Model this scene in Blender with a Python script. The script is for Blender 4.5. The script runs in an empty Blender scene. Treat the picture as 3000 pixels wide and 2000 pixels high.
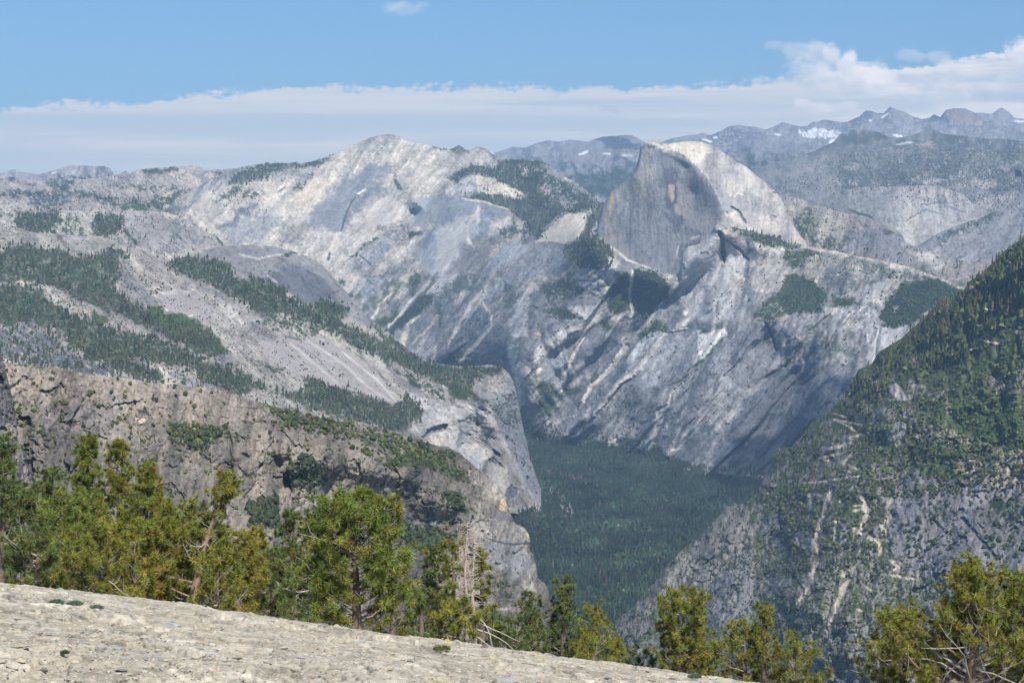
import bpy, math, random
import numpy as np
from mathutils import Vector, Matrix

# ------------------------------------------------------------------ camera, world, sun, exposure
scene = bpy.context.scene
COL = scene.collection
F = 5800.0          # focal length in photo pixels (3000 wide)
U0, V0 = 1500.0, 690.0   # principal column and horizon row of the photo
cam_d = bpy.data.cameras.new('camera')
cam = bpy.data.objects.new('camera', cam_d); COL.objects.link(cam)
cam.location = (0, 0, 0); cam.rotation_euler = (math.radians(90), 0, 0)
cam_d.sensor_width = 36.0; cam_d.lens = 36.0 * F / 3000.0
cam_d.shift_y = (V0 - 1000.0) / 3000.0
cam_d.clip_start = 0.5; cam_d.clip_end = 200000.0
scene.camera = cam

SUN_AZ, SUN_EL = math.radians(154), math.radians(51)     # azimuth clockwise from the view direction
sdir = Vector((math.sin(SUN_AZ) * math.cos(SUN_EL), math.cos(SUN_AZ) * math.cos(SUN_EL), math.sin(SUN_EL)))
sun_d = bpy.data.lights.new('sun', 'SUN'); sun_d.energy = 4.6; sun_d.angle = math.radians(0.5)
sun_d.color = (1.0, 0.955, 0.88)
sun = bpy.data.objects.new('sun', sun_d); COL.objects.link(sun)
sun.rotation_euler = sdir.to_track_quat('Z', 'Y').to_euler(); sun.location = (0, -50, 200)

view = scene.view_settings
view.view_transform = 'Standard'; view.look = 'None'; view.exposure = 0.35; view.gamma = 1.0
scene.render.film_transparent = False
scene.cycles.use_denoising = True
scene.cycles.max_bounces = 5; scene.cycles.diffuse_bounces = 2; scene.cycles.volume_bounces = 0
scene.cycles.transparent_max_bounces = 8

class NT:
    """small node-tree helper"""
    def __init__(s, tree): s.t = tree; s.n = tree.nodes; s.l = tree.links
    def node(s, kind, **kw):
        n = s.n.new(kind)
        for k, v in kw.items():
            if k in n.inputs.keys() if isinstance(k, str) else False: s.put(n.inputs[k], v)
            else: setattr(n, k, v)
        return n
    def put(s, sock, v):
        if hasattr(v, 'links') or isinstance(v, bpy.types.NodeSocket): s.l.new(v, sock)
        else: sock.default_value = v
    def m(s, op, a, b=None, c=None, clamp=False):
        n = s.n.new('ShaderNodeMath'); n.operation = op; n.use_clamp = clamp
        s.put(n.inputs[0], a)
        if b is not None: s.put(n.inputs[1], b)
        if c is not None: s.put(n.inputs[2], c)
        return n.outputs[0]
    def mix(s, f, a, b):
        n = s.n.new('ShaderNodeMix'); n.data_type = 'RGBA'
        s.put(n.inputs[0], f); s.put(n.inputs[6], a); s.put(n.inputs[7], b)
        return n.outputs[2]
    def ss(s, x, lo, hi):
        n = s.n.new('ShaderNodeMapRange'); n.interpolation_type = 'SMOOTHSTEP'
        s.put(n.inputs[0], x); n.inputs[1].default_value = lo; n.inputs[2].default_value = hi
        n.inputs[3].default_value = 0; n.inputs[4].default_value = 1
        return n.outputs[0]
    def noise(s, vec, scale, detail=4, rough=0.55, dist=0.0):
        n = s.n.new('ShaderNodeTexNoise'); s.put(n.inputs['Vector'], vec)
        n.inputs['Scale'].default_value = scale; n.inputs['Detail'].default_value = detail
        n.inputs['Roughness'].default_value = rough; n.inputs['Distortion'].default_value = dist
        return n.outputs[0]

world = bpy.data.worlds.new('World'); scene.world = world; world.use_nodes = True
SKY_STRENGTH = 0.077
HAZE_DENSITY = 2.95e-5; HAZE_COLOR = (.43, .68, 1.0, 1)
def build_world():
    w = NT(world.node_tree); w.n.clear()
    out = w.node('ShaderNodeOutputWorld'); bg = w.node('ShaderNodeBackground')
    sky = w.node('ShaderNodeTexSky'); sky.sky_type = 'NISHITA'; sky.sun_disc = False
    sky.sun_elevation = SUN_EL; sky.sun_rotation = SUN_AZ
    sky.altitude = 2300; sky.air_density = 1.25; sky.dust_density = 0.3; sky.ozone_density = 3.0
    tint = w.node('ShaderNodeVectorMath'); tint.operation = 'MULTIPLY'; w.l.new(sky.outputs[0], tint.inputs[0]); tint.inputs[1].default_value = (.70, .95, 1.18); SKYC = tint.outputs[0]
    tc = w.node('ShaderNodeTexCoord'); sp = w.node('ShaderNodeSeparateXYZ')
    w.l.new(tc.outputs['Generated'], sp.inputs[0])
    X, Y, Z = sp.outputs
    yy = w.m('MAXIMUM', Y, 0.02)
    tx = w.m('DIVIDE', X, yy); tz = w.m('DIVIDE', Z, yy)      # tangents of bearing and elevation
    def vec(sx, sz, off=0.0):
        c = w.node('ShaderNodeCombineXYZ')
        w.put(c.inputs[0], w.m('MULTIPLY', tx, sx)); w.put(c.inputs[1], w.m('MULTIPLY', tz, sz)); c.inputs[2].default_value = off
        return c.outputs[0]
    # long stratus bank low over the horizon
    fc = w.node('ShaderNodeFloatCurve')
    pts = [(-.32, .052), (-.2586, .0635), (-.2, .068), (-.14, .072), (-.08, .0745), (-.04, .0755), (.03, .0745), (.1, .0765), (.17, .083), (.22, .089), (.30, .094)]
    cv = fc.mapping.curves[0]
    nx = lambda t: (t + .32) / .62
    cv.points[0].location = (0, pts[0][1] * 5); cv.points[1].location = (1, pts[-1][1] * 5)
    for a, b in pts[1:-1]: cv.points.new(nx(a), b * 5)
    fc.mapping.update()
    w.put(fc.inputs['Value'], w.m('DIVIDE', w.m('ADD', tx, .32), .62, clamp=True))
    top = w.m('DIVIDE', fc.outputs[0], 5.0)
    edge = w.noise(vec(60, 200), 1.0, 5, .55)
    top = w.m('ADD', top, w.m('MULTIPLY', w.m('SUBTRACT', edge, .5), .012))
    top = w.m('ADD', top, w.m('MULTIPLY', w.m('SUBTRACT', w.noise(vec(14, 30, 2.2), 1.0, 3), .5), .010))
    puff = w.node('ShaderNodeTexVoronoi'); puff.feature = 'SMOOTH_F1'; w.put(puff.inputs['Vector'], vec(70, 70)); puff.inputs['Smoothness'].default_value = .6
    top = w.m('ADD', top, w.m('MULTIPLY', w.m('SUBTRACT', .5, puff.outputs['Distance']), .004))
    band = w.ss(w.m('SUBTRACT', top, tz), -.001, .003)
    st1 = w.noise(vec(9, 210, 3.1), 1.0, 5, .55, .4)
    st2 = w.noise(vec(3.2, 75, 7.7), 1.0, 4, .5, .3)
    st = w.m('ADD', w.m('MULTIPLY', st1, .45), w.m('MULTIPLY', st2, .55))
    dens = w.m('MULTIPLY', band, w.m('ADD', .82, w.m('MULTIPLY', w.ss(st, .40, .60), .17)))
    # thins towards the horizon and into blue streaks
    k = 1.0 / SKY_STRENGTH
    cwhite = (.97 * k, .90 * k, .82 * k, 1); cgrey = (.76 * k, .77 * k, .76 * k, 1)
    ccol = w.mix(w.ss(st, .40, .66), cgrey, cwhite)
    # brighter strip on the right part of the bank
    br = w.m('MULTIPLY', w.ss(tx, .13, .2), w.ss(w.noise(vec(12, 110, 1.7), 1, 3), .45, .6))
    ccol = w.mix(w.m('MULTIPLY', br, .6), ccol, (1.35 * k, 1.2 * k, 1.05 * k, 1))
    col = w.mix(dens, SKYC, ccol)
    # cumulus heads: soft blobs whose rims are broken by noise
    P = lambda u, v: ((u - U0) / F, (V0 - v) / F)
    warp = w.noise(vec(130, 130, 5.0), 1.0, 6, .62)
    warp = w.m('SUBTRACT', warp, .5)
    shade = w.noise(vec(95, 150, 9.0), 1.0, 5, .6)
    blobs = [  # u, v, half width, half height, opacity, brightness
        (2275, 135, 38, 16, .35, .25), (2330, 150, 50, 28, .45, .3), (2400, 165, 55, 40, .65, .3), (2440, 160, 30, 30, .6, .8),
        (2480, 205, 42, 55, .85, .65), (2380, 215, 75, 40, .7, .35), (2545, 225, 52, 50, .95, .95), (2590, 240, 40, 40, .8, .8),
        (2430, 245, 90, 35, .6, .5), (2520, 262, 85, 25, .6, .4),
        (2350, 305, 24, 17, .7, .75), (2400, 318, 48, 20, .75, .75), (2475, 312, 34, 18, .65, .6),
        (2665, 165, 45, 20, .5, .2), (2755, 170, 35, 24, .5, .2), (2960, 165, 18, 18, .5, .5), (2995, 150, 42, 38, .95, .8),
        (2770, 225, 70, 34, .7, .35), (2720, 240, 70, 26, .5, .3), (2880, 275, 60, 36, .6, .3), (2960, 255, 50, 40, .6, .3),
        (2790, 290, 60, 30, .5, .55), (2700, 290, 60, 18, .45, .5), (2985, 195, 30, 14, .4, .1),
        (1185, 27, 55, 20, .22, .5), (1240, 14, 22, 9, .15, .5), (1155, 20, 30, 16, .15, .5),
        (1785, 320, 32, 13, .55, .02), (1810, 328, 20, 8, .5, .02), (1980, 315, 18, 8, .35, .05), (2075, 245, 40, 7, .4, .1), (2080, 360, 30, 10, .3, .05)]
    for (u, v, a, b, op, bri) in blobs:
        cx, cz = P(u, v); a /= F; b /= F
        dx = w.m('MULTIPLY', w.m('SUBTRACT', tx, cx), 1 / a); dz = w.m('MULTIPLY', w.m('SUBTRACT', tz, cz), 1 / b)
        r = w.m('SQRT', w.m('ADD', w.m('MULTIPLY', dx, dx), w.m('MULTIPLY', dz, dz)))
        r = w.m('ADD', r, w.m('MULTIPLY', warp, 1.9))
        f = w.m('MULTIPLY', w.m('SUBTRACT', 1.0, w.ss(r, .55, 1.25)), op)
        lit = w.m('ADD', w.m('MULTIPLY', w.m('ADD', w.m('MULTIPLY', dz, .35), w.m('MULTIPLY', dx, .15)), .6), w.m('MULTIPLY', w.m('SUBTRACT', shade, .5), 1.6))
        lit = w.m('ADD', lit, bri, clamp=True)
        cc = w.mix(lit, (.62 * k, .67 * k, .74 * k, 1), (1.22 * k, 1.12 * k, 1.02 * k, 1))
        col = w.mix(f, col, cc)
    front = w.ss(Y, 0.0, .05)
    fin = w.mix(front, SKYC, col)
    w.l.new(fin, bg.inputs[0]); bg.inputs[1].default_value = SKY_STRENGTH
    w.l.new(bg.outputs[0], out.inputs[0])
build_world()

# ------------------------------------------------------------------ helpers: tagging, meshes, noise
def tag(o, label=None, cat=None, group=None, kind=None):
    if label: o['label'] = label
    if cat: o['category'] = cat
    if group: o['group'] = group
    if kind: o['kind'] = kind
    return o

def new_mesh(name, co, loops, starts, col=None, smooth=True, mat=None, parent=None, link=True):
    me = bpy.data.meshes.new(name)
    co = np.ascontiguousarray(co, np.float32)
    me.vertices.add(len(co)); me.vertices.foreach_set('co', co.ravel())
    me.loops.add(len(loops)); me.loops.foreach_set('vertex_index', np.ascontiguousarray(loops, np.int32))
    me.polygons.add(len(starts)); me.polygons.foreach_set('loop_start', np.ascontiguousarray(starts, np.int32))
    me.update(calc_edges=True)
    me.polygons.foreach_set('use_smooth', np.full(len(starts), smooth, bool))
    if col is not None:
        ca = me.color_attributes.new('Col', 'FLOAT_COLOR', 'POINT')
        rgba = np.ones((len(co), 4), np.float32); rgba[:, :3] = np.clip(col, 0, 1)
        ca.data.foreach_set('color', rgba.ravel())
    if mat: me.materials.append(mat)
    if not link: return me
    o = bpy.data.objects.new(name, me); COL.objects.link(o)
    if parent: o.parent = parent
    return o

def grid_faces(nr, nc):
    i = np.arange(nr - 1)[:, None] * nc + np.arange(nc - 1)[None, :]
    q = np.stack([i, i + nc, i + nc + 1, i + 1], -1).reshape(-1, 4)
    return q.ravel(), np.arange(len(q)) * 4

_rng = np.random.RandomState(7)
_G = _rng.rand(4096) * 2 * np.pi
_GX, _GY = np.cos(_G), np.sin(_G)
def pn(x, y, seed=0):
    """2-D gradient noise, about -1..1"""
    xi = np.floor(x).astype(np.int64); yi = np.floor(y).astype(np.int64)
    xf = x - xi; yf = y - yi
    u = xf * xf * xf * (xf * (xf * 6 - 15) + 10); v = yf * yf * yf * (yf * (yf * 6 - 15) + 10)
    def g(ix, iy, fx, fy):
        h = (ix * 73856093 ^ iy * 19349663 ^ (seed * 83492791 + 12345)); h = (h ^ (h >> 13)) * 1274126177 & 0x7fffffff
        h = (h ^ (h >> 11)) & 4095
        return _GX[h] * fx + _GY[h] * fy
    a = g(xi, yi, xf, yf); b = g(xi + 1, yi, xf - 1, yf); c = g(xi, yi + 1, xf, yf - 1); d = g(xi + 1, yi + 1, xf - 1, yf - 1)
    return 1.5 * ((a * (1 - u) + b * u) * (1 - v) + (c * (1 - u) + d * u) * v)
def fbm(x, y, seed=0, octv=4, gain=.5, ridged=False):
    s = 0; a = 1.0; t = 0
    for k in range(octv):
        n = pn(x * 2 ** k + 17.3 * k, y * 2 ** k - 9.1 * k, seed + k)
        if ridged: n = 1 - 2 * np.abs(n)
        s = s + a * n; t += a; a *= gain
    return s / t
def sstep(x, lo, hi):
    t = np.clip((x - lo) / (hi - lo), 0, 1); return t * t * (3 - 2 * t)

def worley(x, y, seed=0):
    """nearest and second nearest cell: distances, three cell randoms, offset from the cell centre"""
    xi = np.floor(x).astype(np.int64); yi = np.floor(y).astype(np.int64)
    f1 = np.full(x.shape, 9.0); f2 = np.full(x.shape, 9.0); R = [np.zeros(x.shape) for _ in range(3)]; ox = np.zeros(x.shape); oy = np.zeros(x.shape)
    tab = np.random.RandomState(seed).rand(5, 4096)
    for di in (-1, 0, 1):
        for dj in (-1, 0, 1):
            cx, cy = xi + di, yi + dj; h = (cx * 73856093 ^ cy * 19349663 ^ (seed * 83492791 + 777)); h = ((h ^ (h >> 13)) * 1274126177 & 0x7fffffff); h = (h ^ (h >> 11)) & 4095
            dx = x - cx - tab[0][h]; dy = y - cy - tab[1][h]; d = np.hypot(dx, dy); m = d < f1
            f2 = np.where(m, f1, np.minimum(f2, d)); f1 = np.where(m, d, f1)
            for k in range(3): R[k] = np.where(m, tab[2 + k][h], R[k])
            ox = np.where(m, dx, ox); oy = np.where(m, dy, oy)
    return f1, f2, R, ox, oy

CROPS = {'p': (0, 0, 1), 'c1': (0, 0, .44643), 'c2': (1000, 0, .44643), 'c3': (2000, 0, .44643), 'c4': (0, 650, .44643), 'c5': (1000, 650, .44643),
         'c6': (2000, 650, .44643), 'c7': (0, 1250, .47824), 'c8': (1000, 1300, .44643), 'c9': (2000, 1300, .44643),
         'd1': (600, 380, .26786), 'd2': (1200, 380, .26786), 'd3': (1700, 380, .26786), 'd4': (900, 800, .26786), 'd5': (1450, 800, .26786), 'd6': (1200, 1150, .26786)}
def pts(s):
    """'c3 10,20 30,40 p 5,5' -> photo coordinates of traced points (crop name switches the frame)"""
    out = []; o = CROPS['p']
    for w in s.split():
        if w in CROPS: o = CROPS[w]; continue
        a = [float(q) for q in w.split(',')]
        out.append([o[0] + a[0] * o[2], o[1] + a[1] * o[2]] + a[2:])
    return np.array(out, float)

def seg_dist(U, V, P):
    """distance to an open polyline, parameter 0..1 along it"""
    best = np.full(U.shape, 1e9); par = np.zeros(U.shape)
    n = len(P) - 1
    for i in range(n):
        ax, ay = P[i][:2]; bx, by = P[i + 1][:2]
        dx, dy = bx - ax, by - ay; L = dx * dx + dy * dy + 1e-9
        t = np.clip(((U - ax) * dx + (V - ay) * dy) / L, 0, 1)
        d = np.hypot(U - ax - t * dx, V - ay - t * dy)
        m = d < best; best = np.where(m, d, best); par = np.where(m, (i + t) / n, par)
    return best, par
def poly_sdf(U, V, P):
    """signed distance to a closed polygon, positive inside"""
    Q = np.vstack([P, P[:1]]); d, _ = seg_dist(U, V, Q)
    ins = np.zeros(U.shape, bool)
    for i in range(len(P)):
        ax, ay = Q[i][:2]; bx, by = Q[i + 1][:2]
        c = (ay > V) != (by > V)
        xx = ax + (V - ay) * (bx - ax) / (by - ay + 1e-12)
        ins ^= c & (U < xx)
    return np.where(ins, d, -d)

class RBF:
    """smooth surface through traced depths"""
    def __init__(s, ctrl, dens=45.0):
        C = []
        for c in ctrl:
            c = np.atleast_2d(np.array(c, float))
            if len(c) == 1: C.append(c[0]); continue
            for a, b in zip(c[:-1], c[1:]):
                n = max(1, int(np.hypot(*(b - a)[:2]) / dens))
                for k in range(n): C.append(a + (b - a) * k / n)
            C.append(c[-1])
        C = np.array(C); s.P = C[:, :2]; n = len(C)
        d = np.hypot(s.P[:, None, 0] - s.P[None, :, 0], s.P[:, None, 1] - s.P[None, :, 1])
        A = np.zeros((n + 3, n + 3)); A[:n, :n] = -d - 4.0 * 0 + np.eye(n) * (-1e-3)
        A[:n, n] = 1; A[:n, n + 1:] = s.P / 1000; A[n, :n] = 1; A[n + 1:, :n] = s.P.T / 1000
        s.w = np.linalg.lstsq(A, np.concatenate([C[:, 2], [0, 0, 0]]), rcond=None)[0]
    def __call__(s, U, V):
        sh = U.shape; U = U.ravel(); V = V.ravel(); n = len(s.P); out = np.empty(len(U))
        for k in range(0, len(U), 20000):
            u = U[k:k + 20000]; v = V[k:k + 20000]
            d = np.hypot(u[:, None] - s.P[None, :, 0], v[:, None] - s.P[None, :, 1])
            out[k:k + 20000] = -d @ s.w[:n] + s.w[n] + s.w[n + 1] * u / 1000 + s.w[n + 2] * v / 1000
        return out.reshape(sh)

def bilin(grid, u0, v0, st, U, V):
    x = np.clip((U - u0) / st, 0, grid.shape[1] - 1.001); y = np.clip((V - v0) / st, 0, grid.shape[0] - 1.001)
    xi = x.astype(int); yi = y.astype(int); fx = x - xi; fy = y - yi
    return (grid[yi, xi] * (1 - fx) + grid[yi, xi + 1] * fx) * (1 - fy) + (grid[yi + 1, xi] * (1 - fx) + grid[yi + 1, xi + 1] * fx) * fy

# ------------------------------------------------------------------ materials
def rock_material(name, fine, bump, rough=0.92, var=0.35, stretch=(1, 1, .45)):
    """colour attribute broken up by mineral-scale noise, with real bump"""
    m = bpy.data.materials.new(name); m.use_nodes = True
    w = NT(m.node_tree); bs = w.n['Principled BSDF']
    at = w.node('ShaderNodeAttribute', attribute_name='Col')
    tc = w.node('ShaderNodeTexCoord'); mp = w.node('ShaderNodeMapping'); mp.inputs['Scale'].default_value = stretch
    w.l.new(tc.outputs['Object'], mp.inputs[0])
    n1 = w.noise(mp.outputs[0], fine, 6, .65)
    n2 = w.noise(mp.outputs[0], fine * .21, 4, .6)
    f = w.m('ADD', w.m('MULTIPLY', w.m('SUBTRACT', n1, .5), var * 2), w.m('ADD', 1.0, w.m('MULTIPLY', w.m('SUBTRACT', n2, .5), var)))
    mx = w.node('ShaderNodeVectorMath'); mx.operation = 'SCALE'; w.l.new(at.outputs['Color'], mx.inputs[0]); w.l.new(f, mx.inputs['Scale'])
    w.l.new(mx.outputs[0], bs.inputs['Base Color'])
    bs.inputs['Roughness'].default_value = rough; bs.inputs['Specular IOR Level'].default_value = 0.15
    b = w.node('ShaderNodeBump'); b.inputs['Strength'].default_value = 1.0; b.inputs['Distance'].default_value = bump
    w.l.new(n1, b.inputs['Height']); w.l.new(b.outputs[0], bs.inputs['Normal'])
    return m

def leaf_material(name, rough=.7, trans=0.0):
    m = bpy.data.materials.new(name); m.use_nodes = True
    w = NT(m.node_tree); bs = w.n['Principled BSDF']
    at = w.node('ShaderNodeAttribute', attribute_name='Col')
    w.l.new(at.outputs['Color'], bs.inputs['Base Color'])
    bs.inputs['Roughness'].default_value = rough; bs.inputs['Specular IOR Level'].default_value = .2
    return m
M_CONIFER = leaf_material('conifer_foliage', .85)
M_NEEDLE = leaf_material('pine_needles', .55)

# ------------------------------------------------------------------ terrain pieces
CREAM = (.62, .54, .42); LIGHT = (.50, .46, .40); GREY = (.34, .335, .33); BGREY = (.24, .25, .27); DARK = (.13, .135, .15)
WHITE = (.80, .77, .70); GREEN = (.045, .07, .028); DGREEN = (.025, .042, .022); SNOW = (.9, .9, .92); TAN = (.42, .34, .26); TALUS = (.58, .53, .45)
LAYERS = {}
def shade_mix(col, f, c):
    f = np.clip(f, 0, 1)[..., None]; return col * (1 - f) + np.array(c) * f

def terrain(name, top, bottom, ctrl, Dref, step=2.5, relief=(), base=(GREY, LIGHT), phi=((0, 1.0),), streak=1.0, ops=(),
            rim=(60, 14), back=1500, mat=None, edge=3.0, label=None, cat=None, umin=None, umax=None, Dfun=None, seed=1, speck=.0, rbf_step=10, kind='structure', scars=.6, facets=(), gully=None, dens=45.0, calm=None, tstreak=.15, bands=0.0):
    T = pts(top) if isinstance(top, str) else top
    umin = T[0, 0] if umin is None else umin; umax = T[-1, 0] if umax is None else umax
    us = np.arange(umin, umax + step, step)
    vt = np.interp(us, T[:, 0], T[:, 1])
    if edge: vt = vt + edge * fbm(us / 28., us * 0 + seed * 3.3, seed, 4, .6)
    if isinstance(bottom, (int, float)): vb = np.full(us.shape, float(bottom))
    else:
        B = pts(bottom); vb = np.interp(us, B[:, 0], B[:, 1])
    vb = np.maximum(vb, vt + 4)
    v_lo, v_hi = vt.min(), vb.max(); nr = int((v_hi - v_lo) / step) + 2
    U = np.broadcast_to(us[None, :], (nr, len(us))).copy(); V = np.clip(np.linspace(v_lo, v_hi, nr)[:, None], vt[None, :], vb[None, :])
    if Dfun is None:
        R = RBF(ctrl, dens)
        gu = np.arange(umin - rbf_step, umax + 2 * rbf_step, rbf_step); gv = np.arange(vt.min() - rbf_step, vb.max() + 2 * rbf_step, rbf_step)
        GU, GV = np.meshgrid(gu, gv); G = R(GU, GV)
        D = bilin(G, gu[0], gv[0], rbf_step, U, V)
    else: D = Dfun(U, V)
    sc = Dref / F
    A = (U - U0) * sc; B_ = (V0 - V) * sc
    # relief running along the fall lines
    phis = phi; ws = []
    for p in phis:
        ang = p[0]; wgt = p[1]
        ws.append(wgt(U, V) if callable(wgt) else np.full(U.shape, float(wgt)))
    tot = sum(ws) + 1e-6
    rel = np.zeros(U.shape); stn = np.zeros(U.shape)
    for (p, wt) in zip(phis, ws):
        a = math.radians(p[0]); p_ = A * math.cos(a) - B_ * math.sin(a); q_ = A * math.sin(a) + B_ * math.cos(a)
        warp = fbm(A / 400., B_ / 400., seed + 31, 3) * 60
        r = 0
        for (amp, L, asp, ridged) in relief:
            r = r + amp * fbm((p_ + warp) / L, q_ / (L * asp), seed + int(L), 4, .55, ridged)
        rel += wt / tot * r
        stn += wt / tot * (fbm((p_ + warp * .5) / 60., q_ / 420., seed + 5, 5, .62) + .35 * fbm((p_ + warp) / 18., q_ / 160., seed + 6, 4, .65))
    CALM = 1.0 if calm is None else 1 - calm(U, V)
    D = D + rel * CALM
    h = V - vt[None, :]
    if rim: D = D + rim[0] * np.exp(-h / rim[1])
    # colour
    c = np.empty(U.shape + (3,)); c[:] = base[0]
    patch = fbm(A / 330., B_ / 330., seed + 9, 5, .6)
    c = shade_mix(c, sstep(stn * streak + patch * .65, -.4, .5), base[1])
    fine = fbm(A / (14 * sc), B_ / (14 * sc), seed + 12, 4, .7)
    tex = 1 + .34 * fine + tstreak * stn
    bd = 0
    if bands:
        for (p, wt) in zip(phis, ws):
            a = math.radians(p[0]); p_ = A * math.cos(a) - B_ * math.sin(a); q_ = A * math.sin(a) + B_ * math.cos(a)
            bd = bd + wt / tot * (fbm((p_ + 50 * fbm(A / 500., B_ / 500., seed + 83, 2)) / 110., q_ / 1700., seed + 84, 4, .6) + .5 * fbm(p_ / 34., q_ / 700., seed + 85, 3, .6))
        c = shade_mix(c, sstep(bd, .08, .42) * bands, (.20, .215, .24)); c = shade_mix(c, sstep(-bd, .12, .45) * bands * .8, (.62, .56, .47)); tex = tex * (1 - .12 * np.clip(bd, -1, 1))
    if scars:
        p0 = math.radians(phis[0][0]); pp = A * math.cos(p0) - B_ * math.sin(p0); qq = A * math.sin(p0) + B_ * math.cos(p0); L0 = 55 * sc
        slabm = sstep(fbm(A / (150 * sc), B_ / (150 * sc), seed + 70, 3), -.25, .25); sk = scars * (.25 + .75 * slabm)
        sc1 = fbm(pp / L0, qq / (3.2 * L0), seed + 71, 5, .6); tex = tex * (1 + .26 * scars * sstep(sc1, .16, .26)) * (1 - .32 * scars * sstep(-sc1, .18, .32))
        sc2 = fbm(pp / (16 * sc), qq / (44 * sc), seed + 73, 4, .65); tex = tex * (1 + .20 * sk * sstep(sc2, .2, .3)) * (1 - .26 * sk * sstep(-sc2, .22, .32))
        ck = fbm(pp / (30 * sc), qq / (150 * sc), seed + 75, 4, .6, True); cm = sstep(ck, .52, .72) * sk; tex = tex * (1 - .40 * cm); D = D + cm * 2.5 * sc
        ck = fbm(pp / (75 * sc), qq / (28 * sc), seed + 78, 3, .6, True); cm = sstep(ck, .66, .78) * sk; tex = tex * (1 - .30 * cm)
        n4 = fbm(U / 8., V / 7., seed + 220, 3, .7); n5 = fbm((pp / sc) / 7., (qq / sc) / 26., seed + 221, 3, .7); kx = min(1, scars * 1.7) * (.45 + .55 * slabm)
        tex = tex * (1 + kx * (.22 * sstep(n4, .18, .4) - .34 * sstep(-n4, .2, .42))) * (1 + kx * (.16 * sstep(n5, .15, .4) - .26 * sstep(-n5, .18, .42)))
        for (lx, ly, wd_, k_) in ((38, 130, .045, .55), (90, 34, .035, .40), (22, 60, .05, .35)):     # thin joints
            jn = fbm(pp / (lx * sc), qq / (ly * sc), seed + int(lx) + 200, 4, .55); jm = (1 - sstep(np.abs(jn), .008, wd_)) * sstep(fbm(A / (70 * sc), B_ / (70 * sc), seed + int(lx) + 210, 3), -.15, .2)
            tex = tex * (1 - k_ * min(1, scars * 1.6) * jm); D = D + jm * 1.2 * sc * scars
        ck = fbm(A / (9 * sc), B_ / (9 * sc), seed + 79, 3, .6); tex = tex * (1 + .16 * ck * (.5 + .5 * slabm))
    for (px_, amp, asp) in facets:      # fractured faces, each tilted its own way
        p0 = math.radians(phis[0][0]); pp = A * math.cos(p0) - B_ * math.sin(p0); qq = A * math.sin(p0) + B_ * math.cos(p0); L0 = px_ * sc
        wx = .35 * fbm(pp / L0, qq / L0, seed + 90, 3); wy = .35 * fbm(pp / L0, qq / L0, seed + 91, 3)
        f1, f2, R3_, ox, oy = worley(pp / L0 + wx, qq / (L0 * asp) + wy, seed + int(px_))
        D = D + amp * ((R3_[0] - .5) * 1.0 + (R3_[1] - .5) * 2.4 * ox + (R3_[2] - .5) * 2.4 * oy); tex = tex * (.9 + .2 * R3_[0]) * (1 - .12 * (1 - sstep(f2 - f1, .0, .10)))
    if gully:       # ravines down the fall line: scrub in the bed, pale talus in the deepest threads
        gm, gL, gA = gully; gm = gm(U, V); acc = 0
        for (p, wt) in zip(phis, ws):
            a = math.radians(p[0]); p_ = A * math.cos(a) - B_ * math.sin(a); q_ = A * math.sin(a) + B_ * math.cos(a)
            acc = acc + wt / tot * fbm((p_ + 40 * fbm(A / 300., B_ / 300., seed + 95, 3)) / gL, q_ / (gL * 9), seed + 96, 3, .5, True)
        gm = gm * CALM; g1 = sstep(acc, .25, .62) * gm; D = D + gA * g1; c = shade_mix(c, g1 * sstep(fbm(A / 60., B_ / 60., seed + 97, 4), -.25, .15) * .75, (.10, .115, .085))
        g2 = sstep(acc, .70, .78) * gm * sstep(fbm(A / 260., B_ / 260., seed + 98, 2), .0, .25); c = shade_mix(c, g2 * .8, (.54, .50, .44))
    nz1 = fbm(U / 26., V / 26., seed + 40, 4, .6); nz2 = fbm(U / 9., V / 9., seed + 41, 4, .65); nz3 = fbm(U / 5.5, V / 4., seed + 43, 3, .7)
    WX = 1.5 * fbm(U / 48., V / 48., seed + 50, 2) + .8 * fbm(U / 15., V / 15., seed + 51, 2) + .35 * pn(U / 5., V / 5., seed + 52)
    WY = 1.5 * fbm(U / 48., V / 48., seed + 60, 2) + .8 * fbm(U / 15., V / 15., seed + 61, 2) + .35 * pn(U / 5., V / 5., seed + 62)
    GT = .5 * nz1 + .55 * nz2 + .5 * nz3
    for op in ops:
        k = op[0]; P = pts(op[1]); col = op[2]; kw = op[3] if len(op) > 3 else {}
        mrg = kw.get('soft', 6) * 2 + kw.get('rough', 8) * 2 + kw.get('w', (0, 0))[0] * 3 + kw.get('w', (0, 0))[1] * 3 + 8
        lo = P[:, :2].min(0) - mrg; hi = P[:, :2].max(0) + mrg
        jm = (us >= lo[0]) & (us <= hi[0])
        if not jm.any(): continue
        j0, j1 = np.where(jm)[0][[0, -1]]; sl = (slice(None), slice(j0, j1 + 1))
        Us = U[sl]; Vs = V[sl]
        rm = ((Vs >= lo[1]) & (Vs <= hi[1]))
        if not rm.any(): continue
        rr = np.where(rm.any(1))[0]; sl = (slice(rr[0], rr[-1] + 1), slice(j0, j1 + 1)); Us = U[sl]; Vs = V[sl]
        rough = kw.get('rough', 8); soft = kw.get('soft', 6)
        wa = min(rough, 12) * (1.3 if k == 'poly' else .8); Us = Us + wa * WX[sl]; Vs = Vs + wa * WY[sl]
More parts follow.
